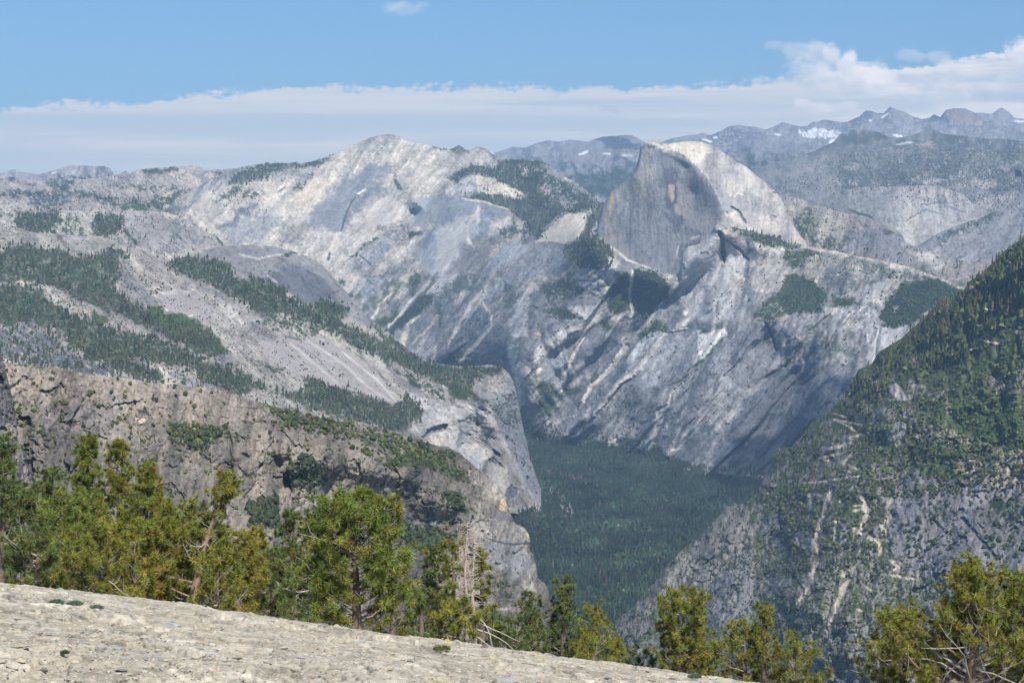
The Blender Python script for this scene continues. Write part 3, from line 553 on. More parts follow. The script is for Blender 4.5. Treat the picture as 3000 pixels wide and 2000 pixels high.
# the main massif: long white ridge, buttresses and the walls under the half dome
SHRUB = (.05, .072, .03)
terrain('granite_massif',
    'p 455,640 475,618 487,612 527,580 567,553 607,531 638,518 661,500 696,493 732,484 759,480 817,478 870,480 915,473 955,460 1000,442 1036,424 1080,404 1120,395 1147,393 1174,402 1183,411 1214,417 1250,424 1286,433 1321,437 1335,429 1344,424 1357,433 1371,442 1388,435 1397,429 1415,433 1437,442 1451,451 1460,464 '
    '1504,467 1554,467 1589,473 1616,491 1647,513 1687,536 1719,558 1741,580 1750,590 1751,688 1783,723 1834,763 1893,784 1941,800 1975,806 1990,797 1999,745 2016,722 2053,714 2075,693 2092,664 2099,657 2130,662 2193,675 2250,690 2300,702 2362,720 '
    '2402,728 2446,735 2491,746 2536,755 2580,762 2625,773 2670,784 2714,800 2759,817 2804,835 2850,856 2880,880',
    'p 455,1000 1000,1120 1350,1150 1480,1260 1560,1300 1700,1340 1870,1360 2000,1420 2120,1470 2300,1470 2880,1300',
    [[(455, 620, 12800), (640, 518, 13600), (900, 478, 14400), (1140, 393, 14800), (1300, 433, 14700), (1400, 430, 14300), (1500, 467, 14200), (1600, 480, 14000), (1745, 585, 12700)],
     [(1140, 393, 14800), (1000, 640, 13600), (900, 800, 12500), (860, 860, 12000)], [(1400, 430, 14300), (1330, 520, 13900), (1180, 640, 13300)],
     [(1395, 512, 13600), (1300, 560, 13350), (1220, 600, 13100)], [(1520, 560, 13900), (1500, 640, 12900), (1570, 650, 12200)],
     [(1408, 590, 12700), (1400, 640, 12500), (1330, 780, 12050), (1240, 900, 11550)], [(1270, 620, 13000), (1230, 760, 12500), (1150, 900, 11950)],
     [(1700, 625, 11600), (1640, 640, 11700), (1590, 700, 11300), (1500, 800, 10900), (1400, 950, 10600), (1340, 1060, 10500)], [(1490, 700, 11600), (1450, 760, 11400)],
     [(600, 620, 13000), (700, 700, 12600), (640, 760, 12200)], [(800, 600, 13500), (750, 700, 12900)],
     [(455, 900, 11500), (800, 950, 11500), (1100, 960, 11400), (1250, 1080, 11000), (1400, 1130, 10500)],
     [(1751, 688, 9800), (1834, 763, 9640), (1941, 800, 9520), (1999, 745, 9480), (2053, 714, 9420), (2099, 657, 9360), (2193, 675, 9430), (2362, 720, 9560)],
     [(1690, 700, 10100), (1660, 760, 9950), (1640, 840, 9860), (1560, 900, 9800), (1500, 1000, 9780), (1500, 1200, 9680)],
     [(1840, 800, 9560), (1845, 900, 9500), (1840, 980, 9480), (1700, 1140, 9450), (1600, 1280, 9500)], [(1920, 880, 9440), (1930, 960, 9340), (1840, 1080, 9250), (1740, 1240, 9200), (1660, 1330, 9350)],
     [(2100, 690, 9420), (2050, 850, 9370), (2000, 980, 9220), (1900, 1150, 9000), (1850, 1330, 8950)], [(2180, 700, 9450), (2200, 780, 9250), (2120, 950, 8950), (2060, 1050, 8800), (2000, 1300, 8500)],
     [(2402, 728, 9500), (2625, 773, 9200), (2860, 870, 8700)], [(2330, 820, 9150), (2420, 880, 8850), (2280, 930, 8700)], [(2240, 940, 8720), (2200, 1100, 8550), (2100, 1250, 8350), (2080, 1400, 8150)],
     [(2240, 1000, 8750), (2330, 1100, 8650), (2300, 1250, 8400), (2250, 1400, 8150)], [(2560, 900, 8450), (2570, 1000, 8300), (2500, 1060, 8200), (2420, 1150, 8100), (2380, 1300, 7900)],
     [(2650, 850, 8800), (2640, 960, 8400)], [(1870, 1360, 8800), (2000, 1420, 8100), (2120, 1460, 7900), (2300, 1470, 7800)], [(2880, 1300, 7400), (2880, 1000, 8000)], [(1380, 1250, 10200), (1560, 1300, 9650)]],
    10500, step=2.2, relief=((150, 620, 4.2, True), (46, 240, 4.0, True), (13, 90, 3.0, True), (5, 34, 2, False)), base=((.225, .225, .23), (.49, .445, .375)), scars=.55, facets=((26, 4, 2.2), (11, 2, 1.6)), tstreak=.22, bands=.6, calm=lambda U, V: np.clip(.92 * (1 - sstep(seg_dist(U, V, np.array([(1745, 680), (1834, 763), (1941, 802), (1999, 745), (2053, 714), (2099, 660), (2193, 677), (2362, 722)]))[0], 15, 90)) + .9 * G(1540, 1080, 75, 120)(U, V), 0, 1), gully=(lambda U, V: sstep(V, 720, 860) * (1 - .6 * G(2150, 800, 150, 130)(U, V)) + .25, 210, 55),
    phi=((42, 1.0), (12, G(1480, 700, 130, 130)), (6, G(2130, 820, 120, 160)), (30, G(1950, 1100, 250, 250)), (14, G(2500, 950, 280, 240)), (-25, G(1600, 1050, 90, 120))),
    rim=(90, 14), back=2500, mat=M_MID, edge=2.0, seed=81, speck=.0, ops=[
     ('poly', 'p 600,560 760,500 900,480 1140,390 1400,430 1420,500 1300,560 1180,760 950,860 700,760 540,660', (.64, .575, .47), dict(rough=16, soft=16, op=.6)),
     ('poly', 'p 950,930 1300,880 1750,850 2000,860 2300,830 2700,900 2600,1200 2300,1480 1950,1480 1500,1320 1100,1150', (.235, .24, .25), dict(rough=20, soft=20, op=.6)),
     # long white ridge
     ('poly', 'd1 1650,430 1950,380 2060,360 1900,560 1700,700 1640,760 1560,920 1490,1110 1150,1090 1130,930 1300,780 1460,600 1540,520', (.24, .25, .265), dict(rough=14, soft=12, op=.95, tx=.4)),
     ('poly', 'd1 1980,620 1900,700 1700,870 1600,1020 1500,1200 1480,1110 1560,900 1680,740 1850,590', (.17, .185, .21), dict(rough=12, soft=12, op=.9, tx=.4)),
     ('poly', 'd1 1650,170 1900,100 2100,60 2150,110 1960,200 1800,190', (.33, .32, .30), dict(rough=10, soft=10, op=.7)),
     ('poly', 'd1 900,420 1200,380 1150,470 800,560 650,540 700,470', (.33, .33, .33), dict(rough=12, soft=10, op=.8)),
     ('poly', 'd1 560,780 620,800 450,940 300,1060 200,1110 150,1080 260,960 430,860', (.17, .18, .20), dict(rough=10, soft=8, op=.9)),  # shadowed flank of the ridge, its shade painted in as grey
     ('poly', 'd1 200,1100 500,960 660,900 900,960 740,1080 640,1230 300,1260', (.33, .33, .34), dict(rough=14, soft=12, op=.8)),
     ('poly', 'd1 800,1000 930,950 1100,1100 1050,1260 850,1250', (.31, .28, .25), dict(rough=10, soft=8, op=.8)),
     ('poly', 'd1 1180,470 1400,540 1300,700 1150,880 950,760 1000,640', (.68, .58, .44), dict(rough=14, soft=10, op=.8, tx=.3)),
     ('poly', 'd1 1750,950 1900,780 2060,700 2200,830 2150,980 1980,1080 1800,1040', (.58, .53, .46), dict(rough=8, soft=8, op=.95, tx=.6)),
     ('poly', 'd1 1150,1100 1500,1110 1520,1150 1200,1160', (.62, .58, .5), dict(rough=8, soft=6, op=.9)),
     ('poly', 'd1 1900,1030 2130,1000 2240,1060 2240,1200 2000,1180 1900,1130', (.27, .25, .24), dict(rough=10, gate=-.1)),
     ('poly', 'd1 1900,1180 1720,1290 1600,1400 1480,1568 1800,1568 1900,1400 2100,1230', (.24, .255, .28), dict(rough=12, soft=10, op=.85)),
     ('poly', 'c4 2240,160 2060,240 2240,400 c5 150,230 300,100 150,80', (.50, .47, .41), dict(rough=16, soft=12, op=.6)),
     ('line', 'd1 1650,730 1570,860 1530,960 1490,1110', (.07, .08, .10), dict(w=(1, 3), rough=2, dz=25)), ('line', 'd1 1370,1340 1350,1430', (.1, .1, .12), dict(w=(3, 4), rough=2)),
     ('line', 'd1 1690,1370 1760,1430 1820,1480', (.12, .12, .14), dict(w=(2, 2), rough=2, dz=15)),
     ('line', 'd1 1665,700 1760,655', (.85, .85, .85), dict(w=(2, 2), rough=2)), ('line', 'd1 1680,380 1630,470', WHITE, dict(w=(2, 1), rough=2)),
     ('poly', 'd1 300,520 560,380 820,350 1000,370 1200,340 1440,250 1320,340 1250,380 1000,410 800,460 600,540 420,580 250,610', GREEN, dict(rough=5, soft=4)),
     ('poly', 'd1 420,590 380,650 300,720 150,790 120,770 260,690 330,620', GREEN, dict(rough=7, gate=-.25)), ('poly', 'd1 400,630 620,640 600,740 400,730', GREEN, dict(rough=9, gate=-.05)),
     ('poly', 'd1 1170,450 1200,480 1120,580 1060,650 960,660 1000,600 1100,530', GREEN, dict(rough=6, gate=-.1)), ('line', 'd1 2070,480 2090,580 2160,650', GREEN, dict(w=(4, 7), rough=5, gate=-.2)),
     ('line', 'd1 880,620 790,690', (.15, .15, .16), dict(w=(3, 3), rough=3)), ('line', 'd1 1900,1190 1720,1280 1560,1440', SHRUB, dict(w=(6, 3), rough=6, gate=-.1)),
     # summit and saddle woods
     ('poly', 'd2 930,420 1000,330 1400,330 1480,480 1440,640 1560,760 1700,860 2000,780 2120,760 2080,860 1960,900 1700,900 1500,1010 1440,1240 1300,1120 1200,950 1080,880 940,820 780,770 560,740 720,710 900,700 1060,740 1260,720 1160,640 1000,580 850,510 730,480 520,580 440,520 640,400 760,380 900,430', GREEN, dict(rough=6, soft=4)),
     ('poly', 'd2 1440,640 1500,480 1700,560 1900,680 2060,790 1850,850 1560,760', GREEN, dict(rough=8, gate=-.1)), ('poly', 'd2 1180,390 1340,390 1460,470 1280,490', (.42, .38, .34), dict(rough=6, gate=-.2)),
     ('poly', 'd2 1390,620 1540,630 1560,740 1450,690', (.46, .41, .35), dict(rough=6, gate=-.15)), ('line', 'd2 1040,360 1480,360', GREEN, dict(w=(5, 5), rough=4)),
     ('poly', 'd2 720,500 900,540 1200,650 1260,720 1210,750 950,700 740,700 730,600', (.66, .59, .47), dict(rough=4, soft=3)),
     ('poly', 'd2 760,560 900,560 1200,680 1180,740 950,690 760,680', GREEN, dict(gate=.22, rough=4)),
     ('poly', 'd2 500,590 700,510 740,600 700,700 560,740 420,730', (.47, .45, .42), dict(rough=6)), ('poly', 'd2 640,260 760,190 880,260 960,330 940,440 800,330 680,330', (.48, .44, .39), dict(rough=6, op=.7)),
     ('poly', 'd2 840,255 960,270 960,330 880,300', (.17, .17, .18), dict(rough=5)), ('poly', 'd2 500,180 560,165 600,190 600,220 500,210', (.14, .14, .15), dict(rough=3)),
     ('poly', 'd2 230,180 500,210 640,240 560,260 300,220', GREEN, dict(rough=4, gate=-.1)),
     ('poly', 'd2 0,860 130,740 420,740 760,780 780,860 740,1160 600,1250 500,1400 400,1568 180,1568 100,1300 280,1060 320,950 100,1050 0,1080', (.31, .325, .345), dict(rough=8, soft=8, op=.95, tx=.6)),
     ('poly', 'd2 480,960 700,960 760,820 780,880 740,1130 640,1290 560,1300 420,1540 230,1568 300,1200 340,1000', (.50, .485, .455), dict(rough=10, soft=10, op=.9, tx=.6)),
     ('poly', 'd2 330,860 470,870 470,1000 380,1050 320,980', (.23, .24, .26), dict(rough=10, soft=10)), ('poly', 'd2 775,790 1080,880 1060,930 900,1000 870,1170 740,1150 790,900', (.25, .265, .295), dict(rough=6, soft=5)),  # second patch: shadow side right of the crest, painted blue-grey
     ('line', 'd2 560,750 775,785', CREAM, dict(w=(3, 3), rough=3)), ('line', 'd2 785,785 1080,870', CREAM, dict(w=(2, 2), rough=3)), ('line', 'd2 780,860 720,930 640,950', CREAM, dict(w=(5, 2), rough=4)),
     ('poly', 'd2 100,1280 280,1060 240,1200 160,1310', (.2, .21, .24), dict(rough=6)), ('poly', 'd2 0,1130 160,1110 60,1200 0,1200', SHRUB, dict(rough=5)),
     ('poly', 'd2 900,1010 1090,960 1100,1000 960,1140 880,1170', (.47, .44, .40), dict(rough=6)), ('poly', 'd2 900,1270 1040,1250 940,1370 840,1420', CREAM, dict(rough=6, soft=5)),
     ('poly', 'd2 640,1180 700,1260 640,1310 620,1300', WHITE, dict(rough=4, soft=4)),
     ('poly', 'd2 560,1280 900,1260 700,1500 600,1568 400,1568', (.30, .28, .275), dict(rough=10, op=.8)),
     ('poly', 'd2 1040,1250 1220,1230 1300,1310 1150,1420 940,1568 800,1568', (.34, .345, .36), dict(rough=9, soft=8)),
     ('poly', 'd2 1150,980 1340,1000 1360,1200 1100,1200 960,1150', SHRUB, dict(rough=10, gate=-.02)), ('poly', 'd2 1160,1000 1260,990 1260,1080 1180,1090', (.50, .46, .4), dict(rough=5)),
     ('poly', 'd2 1640,950 1760,900 1940,930 1940,1100 1800,1220 1550,1240 1400,1250 1540,1060', (.66, .59, .47), dict(rough=5, soft=4, tx=.5)), ('line', 'd2 1560,1060 1700,900 1900,880', GREEN, dict(w=(5, 7), rough=6, gate=-.05)),
     ('poly', 'd2 2130,760 2060,960 1960,1160 1850,1200 1930,1100 1950,950', GREEN, dict(rough=5)),
     ('poly', 'c5 1450,180 1560,120 1660,90 1790,190 1760,300 1700,330 1560,290 1470,230', GREEN, dict(rough=5, soft=4)),
     ('poly', 'c5 1300,170 1460,170 1500,260 1440,330 1300,330 1180,420 1000,460 1100,300', (.36, .36, .37), dict(rough=9, soft=9, op=.8)),
     ('poly', 'c5 1760,220 1830,250 1830,300 1760,400 1700,330', (.50, .47, .43), dict(rough=5)),
     # walls over the deep side canyon
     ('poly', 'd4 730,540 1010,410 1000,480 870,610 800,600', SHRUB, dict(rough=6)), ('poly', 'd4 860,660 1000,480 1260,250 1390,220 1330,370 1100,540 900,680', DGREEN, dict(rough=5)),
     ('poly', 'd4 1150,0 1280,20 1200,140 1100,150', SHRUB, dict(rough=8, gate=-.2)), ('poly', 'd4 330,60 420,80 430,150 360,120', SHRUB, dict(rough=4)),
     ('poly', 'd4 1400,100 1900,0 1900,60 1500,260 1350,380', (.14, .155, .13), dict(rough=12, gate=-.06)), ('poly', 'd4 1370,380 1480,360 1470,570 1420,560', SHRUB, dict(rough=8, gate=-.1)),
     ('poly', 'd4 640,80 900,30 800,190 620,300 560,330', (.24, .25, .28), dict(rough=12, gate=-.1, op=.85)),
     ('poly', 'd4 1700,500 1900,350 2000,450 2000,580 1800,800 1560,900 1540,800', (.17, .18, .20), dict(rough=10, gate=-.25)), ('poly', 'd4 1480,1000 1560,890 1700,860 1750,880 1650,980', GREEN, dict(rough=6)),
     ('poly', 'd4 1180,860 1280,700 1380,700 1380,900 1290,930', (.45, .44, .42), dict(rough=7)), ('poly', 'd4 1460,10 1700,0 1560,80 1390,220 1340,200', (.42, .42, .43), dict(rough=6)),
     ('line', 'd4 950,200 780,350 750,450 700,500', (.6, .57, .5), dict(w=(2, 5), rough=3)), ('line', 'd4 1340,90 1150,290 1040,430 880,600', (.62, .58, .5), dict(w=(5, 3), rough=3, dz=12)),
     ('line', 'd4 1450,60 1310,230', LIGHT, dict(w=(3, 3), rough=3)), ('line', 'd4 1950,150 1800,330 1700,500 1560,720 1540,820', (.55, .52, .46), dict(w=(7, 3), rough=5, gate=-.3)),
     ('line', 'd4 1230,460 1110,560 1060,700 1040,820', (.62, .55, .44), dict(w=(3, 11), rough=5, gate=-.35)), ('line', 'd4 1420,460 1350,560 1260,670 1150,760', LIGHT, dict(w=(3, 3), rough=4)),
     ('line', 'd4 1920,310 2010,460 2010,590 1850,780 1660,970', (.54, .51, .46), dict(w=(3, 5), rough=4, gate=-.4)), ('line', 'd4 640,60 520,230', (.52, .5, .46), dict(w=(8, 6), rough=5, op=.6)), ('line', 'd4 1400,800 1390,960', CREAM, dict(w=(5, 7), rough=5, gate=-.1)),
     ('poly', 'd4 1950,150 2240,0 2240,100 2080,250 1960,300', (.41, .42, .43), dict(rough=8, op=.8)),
     # lower wall left of the central gullies
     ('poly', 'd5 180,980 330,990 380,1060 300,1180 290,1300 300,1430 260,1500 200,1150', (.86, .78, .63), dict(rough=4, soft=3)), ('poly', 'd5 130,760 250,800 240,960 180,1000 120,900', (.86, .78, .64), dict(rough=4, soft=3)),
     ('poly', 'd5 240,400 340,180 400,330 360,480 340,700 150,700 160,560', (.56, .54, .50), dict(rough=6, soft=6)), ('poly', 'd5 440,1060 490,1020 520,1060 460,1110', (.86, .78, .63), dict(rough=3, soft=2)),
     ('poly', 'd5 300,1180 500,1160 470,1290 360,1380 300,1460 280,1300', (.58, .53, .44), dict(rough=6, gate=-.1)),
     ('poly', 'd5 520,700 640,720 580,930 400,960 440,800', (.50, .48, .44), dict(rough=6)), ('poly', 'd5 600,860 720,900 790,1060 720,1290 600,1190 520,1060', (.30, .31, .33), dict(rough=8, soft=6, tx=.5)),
     ('poly', 'd5 820,370 1150,360 1170,440 1100,520 1000,530 900,470', (.52, .50, .465), dict(rough=5)), ('poly', 'd5 620,650 750,600 1050,540 1060,600 940,740 760,720 640,750', (.50, .48, .44), dict(rough=6)), ('poly', 'd5 900,90 1120,90 1130,210 1000,190', (.48, .46, .44), dict(rough=4)),
     ('poly', 'd5 360,650 480,640 500,700 420,680', (.5, .4, .25), dict(rough=3)), ('line', 'd5 360,650 500,700 540,640', (.12, .12, .14), dict(w=(1, 2), rough=2)), ('line', 'd5 520,720 400,860 350,980', (.15, .15, .17), dict(w=(2, 2), rough=3)),
     ('line', 'd5 850,70 1120,90', (.14, .14, .16), dict(w=(2, 2), rough=2)), ('line', 'd5 1120,90 1140,190', (.2, .2, .22), dict(w=(2, 1), rough=2)),
     ('poly', 'd5 540,110 800,80 960,180 900,260 700,300 600,290 540,200', SHRUB, dict(rough=8, gate=-.12)), ('poly', 'd5 400,370 560,400 760,370 980,500 860,500 700,480 560,430', SHRUB, dict(rough=5, gate=-.3)),
     ('poly', 'd5 1000,190 1220,260 1200,300 1060,250', SHRUB, dict(rough=5, gate=-.2)), ('poly', 'd5 80,100 250,160 180,380 60,420', (.13, .15, .12), dict(rough=10, gate=-.1)),
     ('poly', 'd5 1350,0 1470,0 1450,100 1440,200 1490,400 1350,450 1230,360 1230,200', SHRUB, dict(rough=7, gate=-.45)), ('poly', 'd5 1530,-60 1780,0 1890,130 1880,280 1700,430 1560,640 1500,640 1490,300 1500,150', (.035, .058, .026), dict(rough=4, soft=3)),
     ('poly', 'd5 1200,500 1330,600 1250,620 1110,560', SHRUB, dict(rough=5)), ('poly', 'd5 1560,700 1740,510 1880,560 1900,640 1780,650 1600,740', SHRUB, dict(rough=6, gate=-.3)),
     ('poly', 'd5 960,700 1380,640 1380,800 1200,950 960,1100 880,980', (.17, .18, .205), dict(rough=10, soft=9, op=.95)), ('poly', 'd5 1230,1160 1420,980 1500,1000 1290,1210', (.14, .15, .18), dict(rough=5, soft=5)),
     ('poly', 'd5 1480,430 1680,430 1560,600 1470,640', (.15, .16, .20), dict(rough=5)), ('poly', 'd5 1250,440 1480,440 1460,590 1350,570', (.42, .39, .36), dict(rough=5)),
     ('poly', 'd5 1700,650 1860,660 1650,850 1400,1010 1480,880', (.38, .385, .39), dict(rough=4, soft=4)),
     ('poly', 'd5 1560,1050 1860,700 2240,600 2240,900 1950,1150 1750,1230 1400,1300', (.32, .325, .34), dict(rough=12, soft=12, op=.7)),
     ('poly', 'd5 880,1000 1000,1010 1060,1150 850,1250', (.36, .35, .34), dict(rough=9, op=.8)), ('line', 'd5 910,1040 850,1220', LIGHT, dict(w=(5, 4), rough=4, op=.7)),
     ('line', 'd5 1510,-40 1470,220 1500,420 1460,590', (.60, .56, .5), dict(w=(4, 4), rough=2.5)), ('line', 'd5 1340,30 1220,180 1180,300', (.6, .56, .5), dict(w=(4, 2), rough=2.5)),
     ('line', 'd5 1090,560 960,720 880,860 780,1080 720,1310', (.56, .53, .48), dict(w=(2, 8), rough=3, dz=20)), ('line', 'd5 700,740 705,830 790,1050', LIGHT, dict(w=(3, 2), rough=2)),
     ('poly', 'd5 1380,700 1490,700 1440,820 1370,850', (.5, .48, .45), dict(rough=6, gate=-.2)),
     ('line', 'd5 1460,780 1380,880 1280,1030 1080,1210 960,1420 860,1568', (.64, .60, .52), dict(w=(10, 6), rough=4, dz=30)), ('line', 'd5 1520,700 1640,560 1830,330', (.52, .5, .46), dict(w=(4, 3), rough=3, gate=-.3)),
     ('line', 'd5 1860,660 1760,800 1560,1050 1300,1260 1200,1400 1060,1568', (.50, .48, .44), dict(w=(8, 9), rough=4, dz=-25)), ('line', 'd5 1820,700 1700,850', (.62, .6, .56), dict(w=(5, 3), rough=3)),
     ('line', 'd5 1600,1080 1480,1170 1350,1230', (.13, .14, .16), dict(w=(2, 2), rough=3)), ('line', 'd5 2140,420 2110,520 1980,600', (.54, .52, .49), dict(w=(4, 8), rough=4)), ('line', 'd5 2110,600 1920,640', WHITE, dict(w=(2, 2), rough=2)),
     ('line', 'd5 1830,630 1900,650 2110,620', (.06, .08, .05), dict(w=(3, 2), rough=4)), ('line', 'd5 2120,1100 1980,1200 1900,1240', SHRUB, dict(w=(4, 2), rough=4)),
     ('line', 'd5 2080,1180 1930,1320 1900,1440 1790,1500 1780,1568', (.62, .6, .55), dict(w=(2, 6), rough=4, dz=15)), ('poly', 'd5 1740,1240 1800,1270 1790,1310 1730,1310', (.08, .09, .12), dict(rough=4)),
     ('poly', 'd5 480,1180 600,1190 680,1300 640,1568 480,1568 480,1280', GREEN, dict(rough=7)), ('poly', 'd5 740,1260 960,1240 900,1350 680,1400', GREEN, dict(rough=8, gate=-.2)), ('poly', 'd5 1040,1190 1090,1060 1150,1100 1060,1210', GREEN, dict(rough=5)),
     ('poly', 'd5 1100,1290 1250,1250 1200,1340 900,1568 760,1568', (.19, .20, .19), dict(rough=10, gate=-.05)), ('poly', 'd5 1260,1400 1700,1350 1800,1500 1500,1568 1250,1568', (.17, .185, .17), dict(rough=12, gate=0)),
     ('poly', 'c5 1240,1420 1400,1400 1440,1440 1300,1568 1240,1568', GREEN, dict(rough=8, gate=-.2)),
     ('poly', 'c5 1260,1420 1350,1280 1400,1260 1360,1400 1290,1440', (.42, .41, .40), dict(rough=7, gate=-.1)), ('poly', 'c5 1400,1440 1560,1240 1640,1180 1640,1260 1540,1400', (.44, .44, .45), dict(rough=8, gate=-.15)),
     ('poly', 'c5 1650,1490 1760,1410 1830,1440 1800,1490 1700,1560 1650,1540', (.66, .63, .58), dict(rough=6, gate=-.4)), ('poly', 'c5 1900,1520 1990,1430 2050,1410 2060,1500 1990,1540', (.68, .65, .6), dict(rough=5, gate=-.5)),
     ('line', 'c5 2240,1060 2150,1180 2090,1240 2050,1360 2020,1430', (.56, .54, .5), dict(w=(4, 7), rough=4)), ('line', 'c5 2060,1560 2150,1500 2240,1480', (.5, .48, .45), dict(w=(6, 4), rough=6, gate=0)),
     # wall right of the half dome's foot
     ('poly', 'c6 120,0 220,30 280,120 400,220 430,330 380,560 330,650 230,660 60,640 0,640 0,160', (.47, .455, .44), dict(rough=10, soft=10, op=.9, tx=.3)),
     ('poly', 'c6 0,330 120,180 60,420 0,560', (.28, .29, .32), dict(rough=10, soft=8, op=.8)), ('line', 'c6 240,60 260,130 270,270', (.15, .16, .2), dict(w=(7, 4), rough=4, dz=30)),
     ('line', 'c6 270,110 380,190 430,260 410,400', (.16, .17, .2), dict(w=(2, 6), rough=4, dz=15)), ('poly', 'c6 330,280 350,290 350,340 410,380 360,370 335,340', (.6, .57, .46), dict(rough=2, soft=2)),
     ('poly', 'c6 330,380 400,380 400,440 350,430', (.45, .37, .3), dict(rough=4)), ('line', 'c6 420,480 390,600 370,720', (.5, .49, .46), dict(w=(4, 4), rough=4)),
     ('poly', 'c6 100,710 280,700 295,730 190,860 120,910 100,800', (.78, .76, .70), dict(rough=3, soft=3)), ('poly', 'c6 0,590 60,570 20,680 0,680', (.7, .68, .62), dict(rough=4)), ('poly', 'c6 130,700 200,710 150,740 110,740', SHRUB, dict(rough=3)),
     ('line', 'c6 120,930 200,830 280,740', GREEN, dict(w=(4, 4), rough=5)), ('poly', 'c6 0,740 100,760 80,900 0,1000', (.38, .38, .38), dict(rough=6, op=.8)), ('line', 'c6 0,1010 100,930 220,830', SHRUB, dict(w=(3, 3), rough=5, gate=-.1)),
     ('poly', 'c6 430,60 560,80 780,160 720,175 560,170 450,120', GREEN, dict(rough=4)), ('poly', 'c6 230,10 430,40 450,110 330,60', SHRUB, dict(rough=5, gate=-.1)),
     ('poly', 'c6 330,100 560,170 700,190 640,260 500,180', (.56, .52, .45), dict(rough=6, gate=-.05)), ('line', 'c6 780,165 1000,195 1200,235 1500,300 1700,370 1860,440', (.60, .53, .43), dict(w=(6, 5), rough=6, gate=-.05)),
     ('poly', 'c6 480,220 640,240 680,340 640,440 520,470 440,400', (.46, .42, .39), dict(rough=10, op=.7)),
     ('poly', 'c6 660,170 820,190 900,200 780,290 700,300', SHRUB, dict(rough=7, gate=-.25)), ('poly', 'c6 680,340 800,350 950,470 900,590 700,610 600,510 640,440', (.045, .07, .035), dict(rough=7, gate=-.6)),
     ('poly', 'c6 470,600 600,480 700,590 620,640 500,640', SHRUB, dict(rough=8, gate=-.1)), ('poly', 'c6 900,300 1100,330 1140,420 1000,480 930,430', (.13, .145, .14), dict(rough=9, gate=-.15)),
     ('poly', 'c6 1100,240 1300,280 1600,360 1500,400 1200,330', (.12, .14, .12), dict(rough=9, gate=-.05)), ('poly', 'c6 990,490 1150,500 1060,580 980,560', SHRUB, dict(rough=6, gate=-.4)),
     ('poly', 'c6 1320,540 1440,410 1640,370 1880,450 1620,580 1480,690 1340,695 1290,620', (.03, .052, .028), dict(rough=5, soft=4)), ('poly', 'c6 1380,560 1420,550 1420,590 1390,590', (.35, .33, .3), dict(rough=4, gate=0)),
     ('poly', 'c6 1160,440 1330,380 1330,520 1210,540 1140,500', (.38, .37, .36), dict(rough=8)), ('line', 'c6 1255,400 1255,520', (.52, .5, .47), dict(w=(3, 3), rough=2)), ('poly', 'c6 1210,505 1310,520 1300,550 1220,525', (.6, .57, .52), dict(rough=3, gate=-.1)),
     ('poly', 'c6 930,560 1200,540 1280,600 1270,700 1240,920 1210,900 1190,760 1000,640', (.44, .42, .41), dict(rough=6, soft=6)), ('line', 'c6 1290,680 1265,800 1250,940', (.58, .57, .54), dict(w=(2, 4), rough=2)), ('line', 'c6 1205,680 1225,880', (.56, .55, .53), dict(w=(3, 2), rough=2)),
     ('poly', 'c6 1300,690 1490,690 1400,790 1310,860', (.40, .39, .38), dict(rough=5)),
     ('poly', 'c6 800,690 1000,740 1040,860 900,880 800,800', (.11, .135, .10), dict(rough=9, gate=-.02)),
     ('poly', 'c6 330,800 560,650 800,640 800,900 1100,960 1080,1080 900,1100 700,960 560,1060 300,1100', (.235, .235, .25), dict(rough=10, soft=12, op=.85)),
     ('line', 'c6 540,650 590,760 620,850', (.12, .13, .16), dict(w=(4, 3), rough=4, dz=20)), ('poly', 'c6 620,620 740,620 780,760 720,820', (.37, .33, .32), dict(rough=9, op=.7)),
     ('poly', 'c6 860,890 890,915 870,925', WHITE, dict(rough=2, soft=2)),
     ('poly', 'c6 640,960 860,1000 870,1100 830,1310 770,1400 620,1640 180,1640 250,1400 400,1200 560,1060', (.105, .115, .135), dict(rough=10, soft=10, op=.92)),  # shade on the low right wall, painted into the rock as blue-black
     ('poly', 'c6 720,1080 830,1080 820,1280 730,1270 690,1180', (.20, .21, .23), dict(rough=6)), ('poly', 'c6 0,1250 150,1100 230,960 200,1100 120,1300 0,1500', (.42, .40, .38), dict(rough=9, gate=-.1)),
     ('poly', 'c6 200,880 330,830 330,1100 220,1020', (.36, .36, .37), dict(rough=8, op=.8)), ('line', 'c6 60,1320 0,1420', (.5, .48, .45), dict(w=(8, 6), rough=6, gate=-.2)),
     ('poly', 'c6 0,1440 200,1300 180,1568 0,1600', (.13, .145, .15), dict(rough=10, gate=-.1)),
     ('poly', 'p 1540,1255 1600,1260 1700,1285 1870,1300 2000,1350 2120,1400 2320,1400 2320,1520 1540,1500', (.04, .058, .03), dict(rough=24, soft=8, gl=-.35)),
    ])
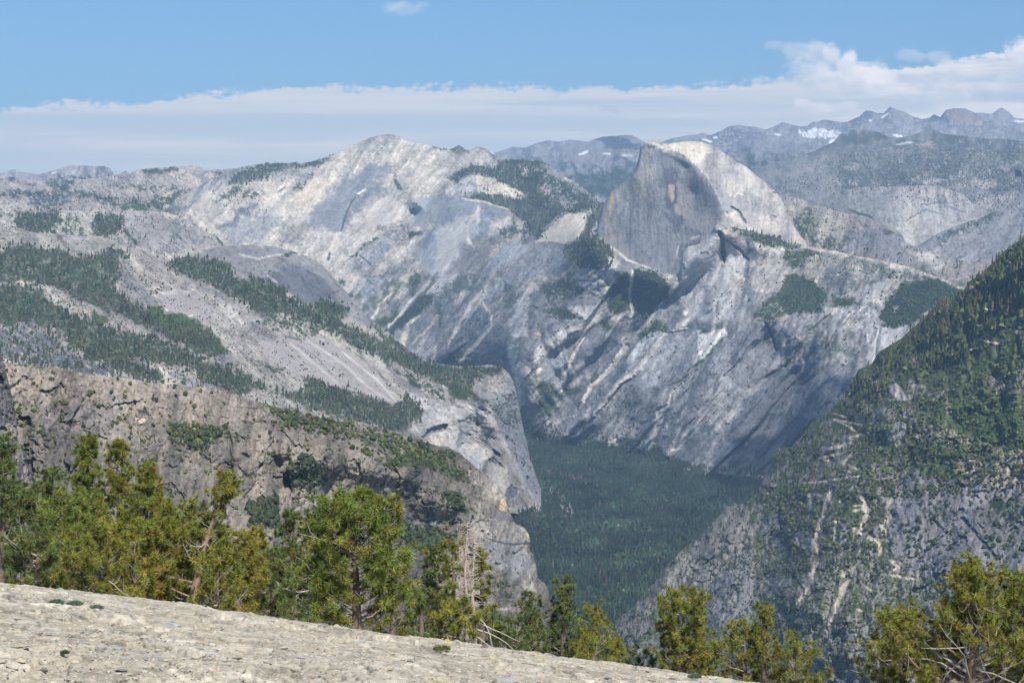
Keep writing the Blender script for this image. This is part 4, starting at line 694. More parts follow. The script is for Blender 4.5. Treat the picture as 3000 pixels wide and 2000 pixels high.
# the half dome itself
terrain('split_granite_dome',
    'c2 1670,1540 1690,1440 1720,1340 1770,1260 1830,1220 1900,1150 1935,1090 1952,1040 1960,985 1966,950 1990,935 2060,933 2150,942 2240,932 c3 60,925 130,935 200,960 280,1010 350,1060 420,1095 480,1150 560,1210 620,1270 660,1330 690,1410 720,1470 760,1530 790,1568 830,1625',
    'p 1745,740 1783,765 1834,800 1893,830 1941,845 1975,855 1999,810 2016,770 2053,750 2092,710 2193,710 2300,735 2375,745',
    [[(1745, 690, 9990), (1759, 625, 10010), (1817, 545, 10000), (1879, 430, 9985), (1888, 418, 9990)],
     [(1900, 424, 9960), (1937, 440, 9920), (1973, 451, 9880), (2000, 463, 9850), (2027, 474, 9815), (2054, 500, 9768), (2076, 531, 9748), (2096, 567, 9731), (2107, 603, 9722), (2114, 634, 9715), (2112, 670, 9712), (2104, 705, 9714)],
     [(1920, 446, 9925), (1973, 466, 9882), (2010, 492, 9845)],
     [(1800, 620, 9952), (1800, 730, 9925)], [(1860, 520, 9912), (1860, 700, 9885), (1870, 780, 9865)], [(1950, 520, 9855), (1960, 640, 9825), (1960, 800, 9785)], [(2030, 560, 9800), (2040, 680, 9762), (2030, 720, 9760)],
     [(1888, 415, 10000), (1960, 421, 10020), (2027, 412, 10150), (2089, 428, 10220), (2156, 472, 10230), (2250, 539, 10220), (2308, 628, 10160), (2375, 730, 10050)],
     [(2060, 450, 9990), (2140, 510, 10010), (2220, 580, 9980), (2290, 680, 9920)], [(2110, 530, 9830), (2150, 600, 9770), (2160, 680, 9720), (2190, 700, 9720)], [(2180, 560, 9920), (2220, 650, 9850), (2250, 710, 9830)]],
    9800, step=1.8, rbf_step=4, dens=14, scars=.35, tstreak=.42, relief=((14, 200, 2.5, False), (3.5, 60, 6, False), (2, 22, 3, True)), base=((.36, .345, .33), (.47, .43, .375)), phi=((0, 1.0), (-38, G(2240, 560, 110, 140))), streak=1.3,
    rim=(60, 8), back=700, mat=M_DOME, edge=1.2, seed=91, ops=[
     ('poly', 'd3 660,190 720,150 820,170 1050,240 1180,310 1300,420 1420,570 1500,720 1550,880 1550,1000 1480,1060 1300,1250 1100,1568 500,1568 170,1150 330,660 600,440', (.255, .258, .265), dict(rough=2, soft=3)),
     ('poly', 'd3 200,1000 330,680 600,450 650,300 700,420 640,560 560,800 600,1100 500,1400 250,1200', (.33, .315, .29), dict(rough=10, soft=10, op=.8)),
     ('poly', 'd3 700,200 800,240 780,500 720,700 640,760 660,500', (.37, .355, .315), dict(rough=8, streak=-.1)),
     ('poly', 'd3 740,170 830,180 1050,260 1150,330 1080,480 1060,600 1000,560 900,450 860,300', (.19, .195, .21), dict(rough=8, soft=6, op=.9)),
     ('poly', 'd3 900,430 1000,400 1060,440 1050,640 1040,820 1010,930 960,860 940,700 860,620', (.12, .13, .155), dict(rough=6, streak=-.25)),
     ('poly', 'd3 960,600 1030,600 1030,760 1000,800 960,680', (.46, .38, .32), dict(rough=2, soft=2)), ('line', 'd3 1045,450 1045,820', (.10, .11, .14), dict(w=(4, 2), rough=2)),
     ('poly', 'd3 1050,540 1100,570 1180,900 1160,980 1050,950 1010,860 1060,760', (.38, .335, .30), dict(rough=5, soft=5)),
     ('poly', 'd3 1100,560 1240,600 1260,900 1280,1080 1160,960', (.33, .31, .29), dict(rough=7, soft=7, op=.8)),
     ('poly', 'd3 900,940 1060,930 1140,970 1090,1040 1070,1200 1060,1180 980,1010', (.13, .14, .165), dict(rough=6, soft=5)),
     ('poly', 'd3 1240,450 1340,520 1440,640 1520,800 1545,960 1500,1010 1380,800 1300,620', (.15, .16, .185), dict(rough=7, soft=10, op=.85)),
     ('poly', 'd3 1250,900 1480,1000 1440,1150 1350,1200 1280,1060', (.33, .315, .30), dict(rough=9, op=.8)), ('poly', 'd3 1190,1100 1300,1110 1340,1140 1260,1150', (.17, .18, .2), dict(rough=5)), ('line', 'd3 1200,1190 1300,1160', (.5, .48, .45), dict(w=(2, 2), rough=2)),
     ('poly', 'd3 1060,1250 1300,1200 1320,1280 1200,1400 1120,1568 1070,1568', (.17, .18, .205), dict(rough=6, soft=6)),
     ('poly', 'd3 330,670 360,690 350,960 320,960', (.50, .42, .26), dict(rough=3, soft=3, streak=-.2)), ('poly', 'd3 280,960 310,960 310,1080 280,1080', (.45, .40, .30), dict(rough=3)),
     ('poly', 'd3 380,760 560,830 600,1000 580,1260 500,1230 430,1000', (.22, .23, .25), dict(rough=10, gate=-.12)), ('line', 'd3 545,820 545,1420', (.17, .17, .19), dict(w=(2, 2), rough=2)),
     ('poly', 'd3 600,860 860,900 1000,1100 1050,1400 1050,1560 760,1500 640,1200', (.28, .285, .295), dict(rough=12, soft=12, op=.8)),
     ('line', 'd3 310,1270 520,1420 730,1520 880,1568', (.62, .59, .53), dict(w=(3, 6), rough=4)), ('line', 'd3 100,1150 190,1100', (.62, .58, .5), dict(w=(4, 4), rough=3)), ('line', 'd3 1080,1260 1040,1400', (.48, .46, .43), dict(w=(2, 2), rough=1)),
     # cap
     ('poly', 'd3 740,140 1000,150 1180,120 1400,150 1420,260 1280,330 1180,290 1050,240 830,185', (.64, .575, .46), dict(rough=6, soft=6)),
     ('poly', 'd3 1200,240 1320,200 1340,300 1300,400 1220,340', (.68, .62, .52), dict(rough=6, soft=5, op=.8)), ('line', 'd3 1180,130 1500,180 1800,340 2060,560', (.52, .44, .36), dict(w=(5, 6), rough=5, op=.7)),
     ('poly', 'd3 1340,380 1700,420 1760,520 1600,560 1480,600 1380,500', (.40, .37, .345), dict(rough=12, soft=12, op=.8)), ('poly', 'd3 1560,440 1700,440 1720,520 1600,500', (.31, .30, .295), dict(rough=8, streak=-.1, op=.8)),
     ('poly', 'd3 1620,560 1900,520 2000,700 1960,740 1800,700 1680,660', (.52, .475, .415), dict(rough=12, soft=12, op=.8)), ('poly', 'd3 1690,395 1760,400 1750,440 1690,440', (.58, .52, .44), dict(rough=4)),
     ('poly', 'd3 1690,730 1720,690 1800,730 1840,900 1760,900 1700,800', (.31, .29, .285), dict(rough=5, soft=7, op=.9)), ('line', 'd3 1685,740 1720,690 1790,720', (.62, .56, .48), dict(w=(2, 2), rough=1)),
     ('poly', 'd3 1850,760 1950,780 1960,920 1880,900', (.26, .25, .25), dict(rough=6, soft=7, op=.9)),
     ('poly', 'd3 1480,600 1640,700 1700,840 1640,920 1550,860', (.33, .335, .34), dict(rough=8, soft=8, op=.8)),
     ('line', 'd3 1640,840 1740,900 1820,1020', (.12, .13, .16), dict(w=(3, 4), rough=3, dz=12)), ('line', 'd3 1590,890 1640,940', (.13, .14, .16), dict(w=(3, 3), rough=2)), ('line', 'd3 2090,930 2160,960', (.12, .11, .11), dict(w=(1, 2), rough=1)),
     ('poly', 'd3 1570,930 1700,900 1800,1020 1960,1100 1900,1110 1700,1020', (.60, .545, .45), dict(rough=6, gate=-.4)), ('poly', 'd3 1900,1000 2240,1000 2240,1130 2000,1110', (.56, .50, .43), dict(rough=10, op=.7)),
     ('line', 'd3 2040,600 2110,660', (.2, .2, .22), dict(w=(1, 1), rough=1)), ('poly', 'd3 2100,680 2130,675 2150,695 2110,690', (.08, .06, .06), dict(rough=1, soft=1)), ('poly', 'd3 1780,370 1840,400 1830,412 1790,390', (.25, .18, .13), dict(rough=2, soft=1)),
     ('line', 'd3 730,165 830,190 1050,250 1180,320 1300,430 1420,580 1500,730 1540,860', (.14, .15, .165), dict(w=(2.5, .8), rough=3, gate=.0, op=.7)),
     ('line', 'd3 1230,330 1400,540 1490,690 1560,860', (.48, .46, .43), dict(w=(2, 2), rough=2, op=.6)),
     ('poly', 'd3 665,180 700,150 730,170 700,230 670,215', (.15, .15, .16), dict(rough=3, gate=-.1)), ('poly', 'd3 735,165 830,185 810,205 740,205', (.09, .10, .12), dict(rough=1, soft=1)),
    ])
# bare domed ridge with woods, arches and the column
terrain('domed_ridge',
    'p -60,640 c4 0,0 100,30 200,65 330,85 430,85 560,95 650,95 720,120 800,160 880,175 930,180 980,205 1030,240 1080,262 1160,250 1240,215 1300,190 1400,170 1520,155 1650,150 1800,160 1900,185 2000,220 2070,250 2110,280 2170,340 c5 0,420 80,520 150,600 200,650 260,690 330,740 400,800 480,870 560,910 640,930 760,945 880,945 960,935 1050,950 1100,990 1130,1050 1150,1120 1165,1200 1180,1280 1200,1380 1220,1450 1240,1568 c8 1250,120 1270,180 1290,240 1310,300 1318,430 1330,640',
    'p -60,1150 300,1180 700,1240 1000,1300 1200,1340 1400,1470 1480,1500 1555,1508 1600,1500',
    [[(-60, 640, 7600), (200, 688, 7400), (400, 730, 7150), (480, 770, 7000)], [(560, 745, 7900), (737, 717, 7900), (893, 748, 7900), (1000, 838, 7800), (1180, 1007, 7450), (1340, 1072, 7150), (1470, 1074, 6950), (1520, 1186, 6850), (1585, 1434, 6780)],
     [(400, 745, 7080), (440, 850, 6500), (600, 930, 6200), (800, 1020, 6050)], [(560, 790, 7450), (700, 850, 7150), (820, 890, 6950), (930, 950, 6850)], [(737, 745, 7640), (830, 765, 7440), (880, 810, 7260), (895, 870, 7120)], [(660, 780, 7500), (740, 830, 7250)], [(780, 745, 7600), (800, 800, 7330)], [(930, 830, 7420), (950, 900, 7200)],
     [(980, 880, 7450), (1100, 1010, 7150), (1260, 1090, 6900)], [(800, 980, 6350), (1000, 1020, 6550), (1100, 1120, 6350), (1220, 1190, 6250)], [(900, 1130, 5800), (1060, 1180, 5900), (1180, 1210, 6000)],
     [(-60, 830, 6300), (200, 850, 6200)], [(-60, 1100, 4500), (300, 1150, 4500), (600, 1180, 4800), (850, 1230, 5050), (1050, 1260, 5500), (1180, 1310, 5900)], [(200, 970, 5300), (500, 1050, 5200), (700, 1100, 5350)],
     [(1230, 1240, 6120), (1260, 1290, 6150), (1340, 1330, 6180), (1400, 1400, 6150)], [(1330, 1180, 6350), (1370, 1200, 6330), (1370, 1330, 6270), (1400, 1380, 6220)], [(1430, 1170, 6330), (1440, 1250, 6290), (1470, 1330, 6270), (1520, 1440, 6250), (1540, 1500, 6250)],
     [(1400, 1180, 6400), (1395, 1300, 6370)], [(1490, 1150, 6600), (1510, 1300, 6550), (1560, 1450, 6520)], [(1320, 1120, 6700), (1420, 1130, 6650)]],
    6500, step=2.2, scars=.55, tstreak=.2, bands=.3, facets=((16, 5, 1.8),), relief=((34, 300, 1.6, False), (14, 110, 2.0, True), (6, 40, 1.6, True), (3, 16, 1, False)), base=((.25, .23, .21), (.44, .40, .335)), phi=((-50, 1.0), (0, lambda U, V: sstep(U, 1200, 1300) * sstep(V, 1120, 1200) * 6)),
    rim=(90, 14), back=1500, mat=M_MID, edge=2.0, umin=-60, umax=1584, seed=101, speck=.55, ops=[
     ('poly', 'c4 1240,215 1520,160 1800,165 2000,225 2110,285 2240,420 c5 0,420 330,740 300,720 0,640 c4 2100,520 1980,540 1870,440 1700,380 1560,370 1500,280 1300,240', (.27, .262, .25), dict(rough=3, soft=4, tx=.2)),
     ('poly', 'c4 1600,220 1780,180 1880,200 1850,230 1650,230', (.26, .26, .26), dict(rough=7, soft=6)), ('poly', 'c4 1700,380 1870,290 2000,290 2150,400 2230,500 2060,540 1980,530 1870,440', (.15, .155, .17), dict(rough=6, soft=6)),
     ('line', 'c4 1560,210 1700,240 1870,210', (.5, .47, .43), dict(w=(3, 3), rough=3)), ('line', 'c4 1750,350 1820,400', (.45, .43, .42), dict(w=(4, 4), rough=3)), ('line', 'c4 1990,380 1990,520', (.16, .17, .2), dict(w=(3, 3), rough=3)),
     ('line', 'c4 2110,495 2180,465 2230,450', (.13, .13, .15), dict(w=(2, 3), rough=2)), ('line', 'c4 1820,240 1920,190 2050,230', SHRUB, dict(w=(4, 3), rough=7, gate=.02)),
     ('poly', 'c4 1050,480 1250,455 1380,540 1450,640 1360,660 1220,650 1100,580', (.37, .33, .315), dict(rough=5, soft=4, tx=.85)), ('line', 'c4 1090,570 1150,620 1220,655 1260,610', (.66, .62, .55), dict(w=(3, 4), rough=3)), ('line', 'c4 1060,470 1250,450', (.52, .48, .42), dict(w=(6, 5), rough=4, op=.7)),
     ('poly', 'c4 1680,790 1900,750 2100,770 c5 0,830 200,980 370,1180 330,1200 100,1110 0,1060 c4 2040,1110 1900,1010 1750,890', (.36, .325, .305), dict(rough=4, soft=4, tx=.85)),
     ('line', 'c4 1900,790 2100,960 2240,1080', (.47, .43, .39), dict(w=(3, 4), rough=2)), ('line', 'c4 2020,780 2240,920 c5 170,1080 340,1190', (.49, .45, .41), dict(w=(3, 4), rough=2)), ('line', 'c5 0,850 100,930 230,1030 360,1180', (.52, .48, .43), dict(w=(3, 3), rough=2)),
     ('line', 'c4 1950,800 2080,890 2180,1000', (.25, .235, .235), dict(w=(2, 2), rough=2)), ('line', 'c4 1860,745 1980,770', (.13, .13, .14), dict(w=(2, 3), rough=3)),
     ('poly', 'c5 0,610 60,620 170,700 240,740 160,720 0,660', (.42, .37, .33), dict(rough=4)), ('line', 'c5 380,1000 560,1120 680,1200', (.50, .46, .41), dict(w=(4, 4), rough=4)), ('line', 'c5 640,1060 760,1120 840,1160', (.5, .46, .4), dict(w=(4, 3), rough=3)),
     ('poly', 'c4 0,190 150,140 420,190 560,240 700,180 840,190 780,260 790,340 740,440 860,520 1000,590 1240,660 1400,720 1460,860 1400,880 1150,790 960,690 780,590 600,560 450,470 330,430 200,400 -200,400 -200,190', GREEN, dict(rough=9, gate=-.55)),
     ('poly', 'c4 -200,420 200,420 330,500 420,590 600,640 800,720 1000,760 1200,840 1400,930 1640,1010 1740,1090 1600,1130 1400,1080 1200,950 960,900 1080,1050 940,1030 800,960 600,900 480,800 420,730 260,680 -200,640', GREEN, dict(rough=9, gate=-.5)),
     ('poly', 'c4 1000,190 1240,230 1500,270 1560,370 1700,380 1870,440 1900,500 2050,560 2120,510 2240,540 c5 50,570 40,610 0,630 c4 2240,760 2100,700 1900,620 1700,600 1600,540 1350,400 1150,330 1080,260', GREEN, dict(rough=7, gate=-.6)),
     ('poly', 'c4 1990,1000 2110,1050 c5 0,1090 160,1150 340,1200 460,1150 550,1220 500,1320 350,1370 100,1300 c4 2100,1250 1900,1160 1800,1110 2000,1120', GREEN, dict(rough=6, gate=-.8)),
     ('poly', 'c5 0,680 100,700 280,800 400,840 560,920 760,950 1050,950 1040,1000 880,1040 860,1120 640,1060 430,960 300,900 180,860 0,780', GREEN, dict(rough=6, gate=-.7)),
     ('poly', 'c5 190,650 330,740 480,870 560,920 420,860 250,760', GREEN, dict(rough=5, gate=-.3)), ('poly', 'c5 680,1050 840,1100 920,1160 800,1170 720,1130', SHRUB, dict(rough=6, gate=-.4)), ('poly', 'c5 400,1000 540,1080 480,1100', SHRUB, dict(rough=5, gate=-.3)),
     ('poly', 'c4 600,590 720,620 700,670 600,650', (.075, .11, .035), dict(rough=6)), ('poly', 'c4 950,540 1150,600 1380,700 1500,860 1350,850 1150,740 1000,670', (.065, .10, .035), dict(rough=8, gate=-.5)),
     ('poly', 'c4 -200,660 300,720 420,860 600,900 900,1030 600,1010 300,940 -200,900', (.15, .16, .165), dict(rough=12, gate=-.15)), ('poly', 'c4 850,840 1100,1000 1400,1070 1500,1130 1200,1060 950,950', (.24, .24, .25), dict(rough=10, gate=-.1)),  # first patch paints the shade over the ridge's lower left
     ('poly', 'c4 1650,600 1900,620 2100,700 2000,740 1750,680', SHRUB, dict(rough=9, gate=-.05)), ('poly', 'c4 1380,560 1640,540 1700,640 1560,720 1440,680', (.50, .46, .41), dict(rough=9, op=.6)),
     ('poly', 'c4 1750,930 1850,980 1800,1010', SHRUB, dict(rough=6, gate=0)), ('poly', 'c5 300,900 480,1000 640,1080 700,1180 500,1080 380,1000', SHRUB, dict(rough=8, gate=-.02)),
     # arches and column
     ('poly', 'd6 0,0 500,130 700,140 900,100 960,300 700,700 520,620 150,480 0,430', (.45, .43, .40), dict(rough=7, soft=8)),
     ('poly', 'd6 0,60 170,200 100,300 0,360', SHRUB, dict(rough=6, gate=-.3)),
     ('poly', 'd6 180,490 240,450 400,440 460,560 510,620 300,590 200,550', (.52, .47, .39), dict(rough=5, soft=5, op=.8)), ('poly', 'd6 560,160 650,140 700,190 680,210', (.55, .52, .47), dict(rough=2, soft=2)),
     ('poly', 'd6 620,520 860,470 870,540 780,600 860,640 900,690 830,760 800,880 560,650', (.47, .445, .40), dict(rough=6, soft=6, op=.8)), ('poly', 'd6 780,600 840,590 900,660 880,710 820,760 780,690', (.52, .48, .41), dict(rough=4, soft=4, op=.8)),
     ('poly', 'd6 560,660 780,700 820,870 700,760', (.36, .37, .39), dict(rough=6)),
     ('poly', 'd6 140,490 200,400 320,350 410,345 390,420 250,440 170,490', (.13, .14, .17), dict(rough=2, soft=2, dz=40, op=.8)), ('poly', 'd6 540,300 660,260 700,360 690,430 600,520 540,630 515,560 550,400', (.16, .17, .20), dict(rough=5, soft=3, dz=20, op=.6, gate=-.3)),  # cast shadows of the arches painted dark on top of the carving
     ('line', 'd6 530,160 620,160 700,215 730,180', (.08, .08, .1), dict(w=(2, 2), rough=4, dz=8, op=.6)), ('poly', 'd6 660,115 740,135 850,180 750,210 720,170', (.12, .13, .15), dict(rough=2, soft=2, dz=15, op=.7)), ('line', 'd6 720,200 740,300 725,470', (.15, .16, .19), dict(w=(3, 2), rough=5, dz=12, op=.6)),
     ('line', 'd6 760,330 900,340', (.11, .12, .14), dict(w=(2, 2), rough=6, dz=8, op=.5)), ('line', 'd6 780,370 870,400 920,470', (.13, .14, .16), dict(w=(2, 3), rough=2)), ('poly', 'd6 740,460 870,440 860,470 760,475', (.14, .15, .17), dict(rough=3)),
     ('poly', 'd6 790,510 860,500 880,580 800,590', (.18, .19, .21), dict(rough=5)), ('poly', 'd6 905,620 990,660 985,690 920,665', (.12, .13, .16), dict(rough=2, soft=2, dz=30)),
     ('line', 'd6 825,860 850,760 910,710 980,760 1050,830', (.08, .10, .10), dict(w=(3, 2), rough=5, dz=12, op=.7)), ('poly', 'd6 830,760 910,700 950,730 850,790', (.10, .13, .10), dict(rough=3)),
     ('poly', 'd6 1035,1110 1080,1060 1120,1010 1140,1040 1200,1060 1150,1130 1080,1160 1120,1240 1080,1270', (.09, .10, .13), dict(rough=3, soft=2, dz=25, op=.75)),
     ('poly', 'd6 900,100 1000,-60 1160,-60 1200,200 1260,500 1310,680 1440,1100 1400,1290 1300,1100 1050,650 960,300', (.285, .285, .295), dict(rough=5, soft=6)),
     ('poly', 'd6 860,100 1000,-60 1160,0 1200,200 1200,420 1050,420 960,280', (.10, .12, .09), dict(rough=8, gate=.02)), ('line', 'd6 910,260 960,400 1060,620 1200,900 1340,1150', (.44, .41, .37), dict(w=(5, 8), rough=5, op=.8)),
     ('poly', 'c5 880,1040 1040,1000 1100,1040 1100,1120 960,1120', (.42, .38, .33), dict(rough=8, gate=-.05)),
    ])
# valley floor, tilting gently up to the talus at the walls
def valley_D(U, V):
    z = 1000.0 + 8 * fbm(U / 60., V / 40., 5, 3) - 135 * np.exp(-((U - 1520) / 110.) ** 2 - ((V - 1500) / 110.) ** 2)
    base = z * F / np.maximum(V - V0, 60)
    up = sstep(1420 - V, 0, 150)
    lim = 9300 - (U - 1600) * 1.2
    return np.minimum(base, 9700) * 1.0
terrain('valley_floor', 'p 1380,1330 1480,1290 1560,1262 1640,1270 1750,1300 1850,1310 1960,1320 2080,1360 2200,1400 2330,1400 2500,1400', 2060, None, 7500, Dfun=valley_D, step=3, mat=M_SLOPE,
    base=((.022, .035, .02), (.03, .045, .024)), scars=0, rim=None, back=300, edge=3, seed=121, relief=(), ops=[
     ('poly', 'd6 1560,1000 1640,1080 1780,1270 1760,1330 1640,1230', (.30, .28, .26), dict(rough=9, gate=-.05)), ('poly', 'd6 1460,980 1490,1000 1480,1010', (.5, .48, .45), dict(rough=2)),
     ('line', 'c8 1320,180 1600,230 1750,330', (.12, .085, .06), dict(w=(10, 6), rough=10, gate=0)), ('poly', 'c8 1500,780 1540,790 1530,800', (.4, .38, .33), dict(rough=3))])
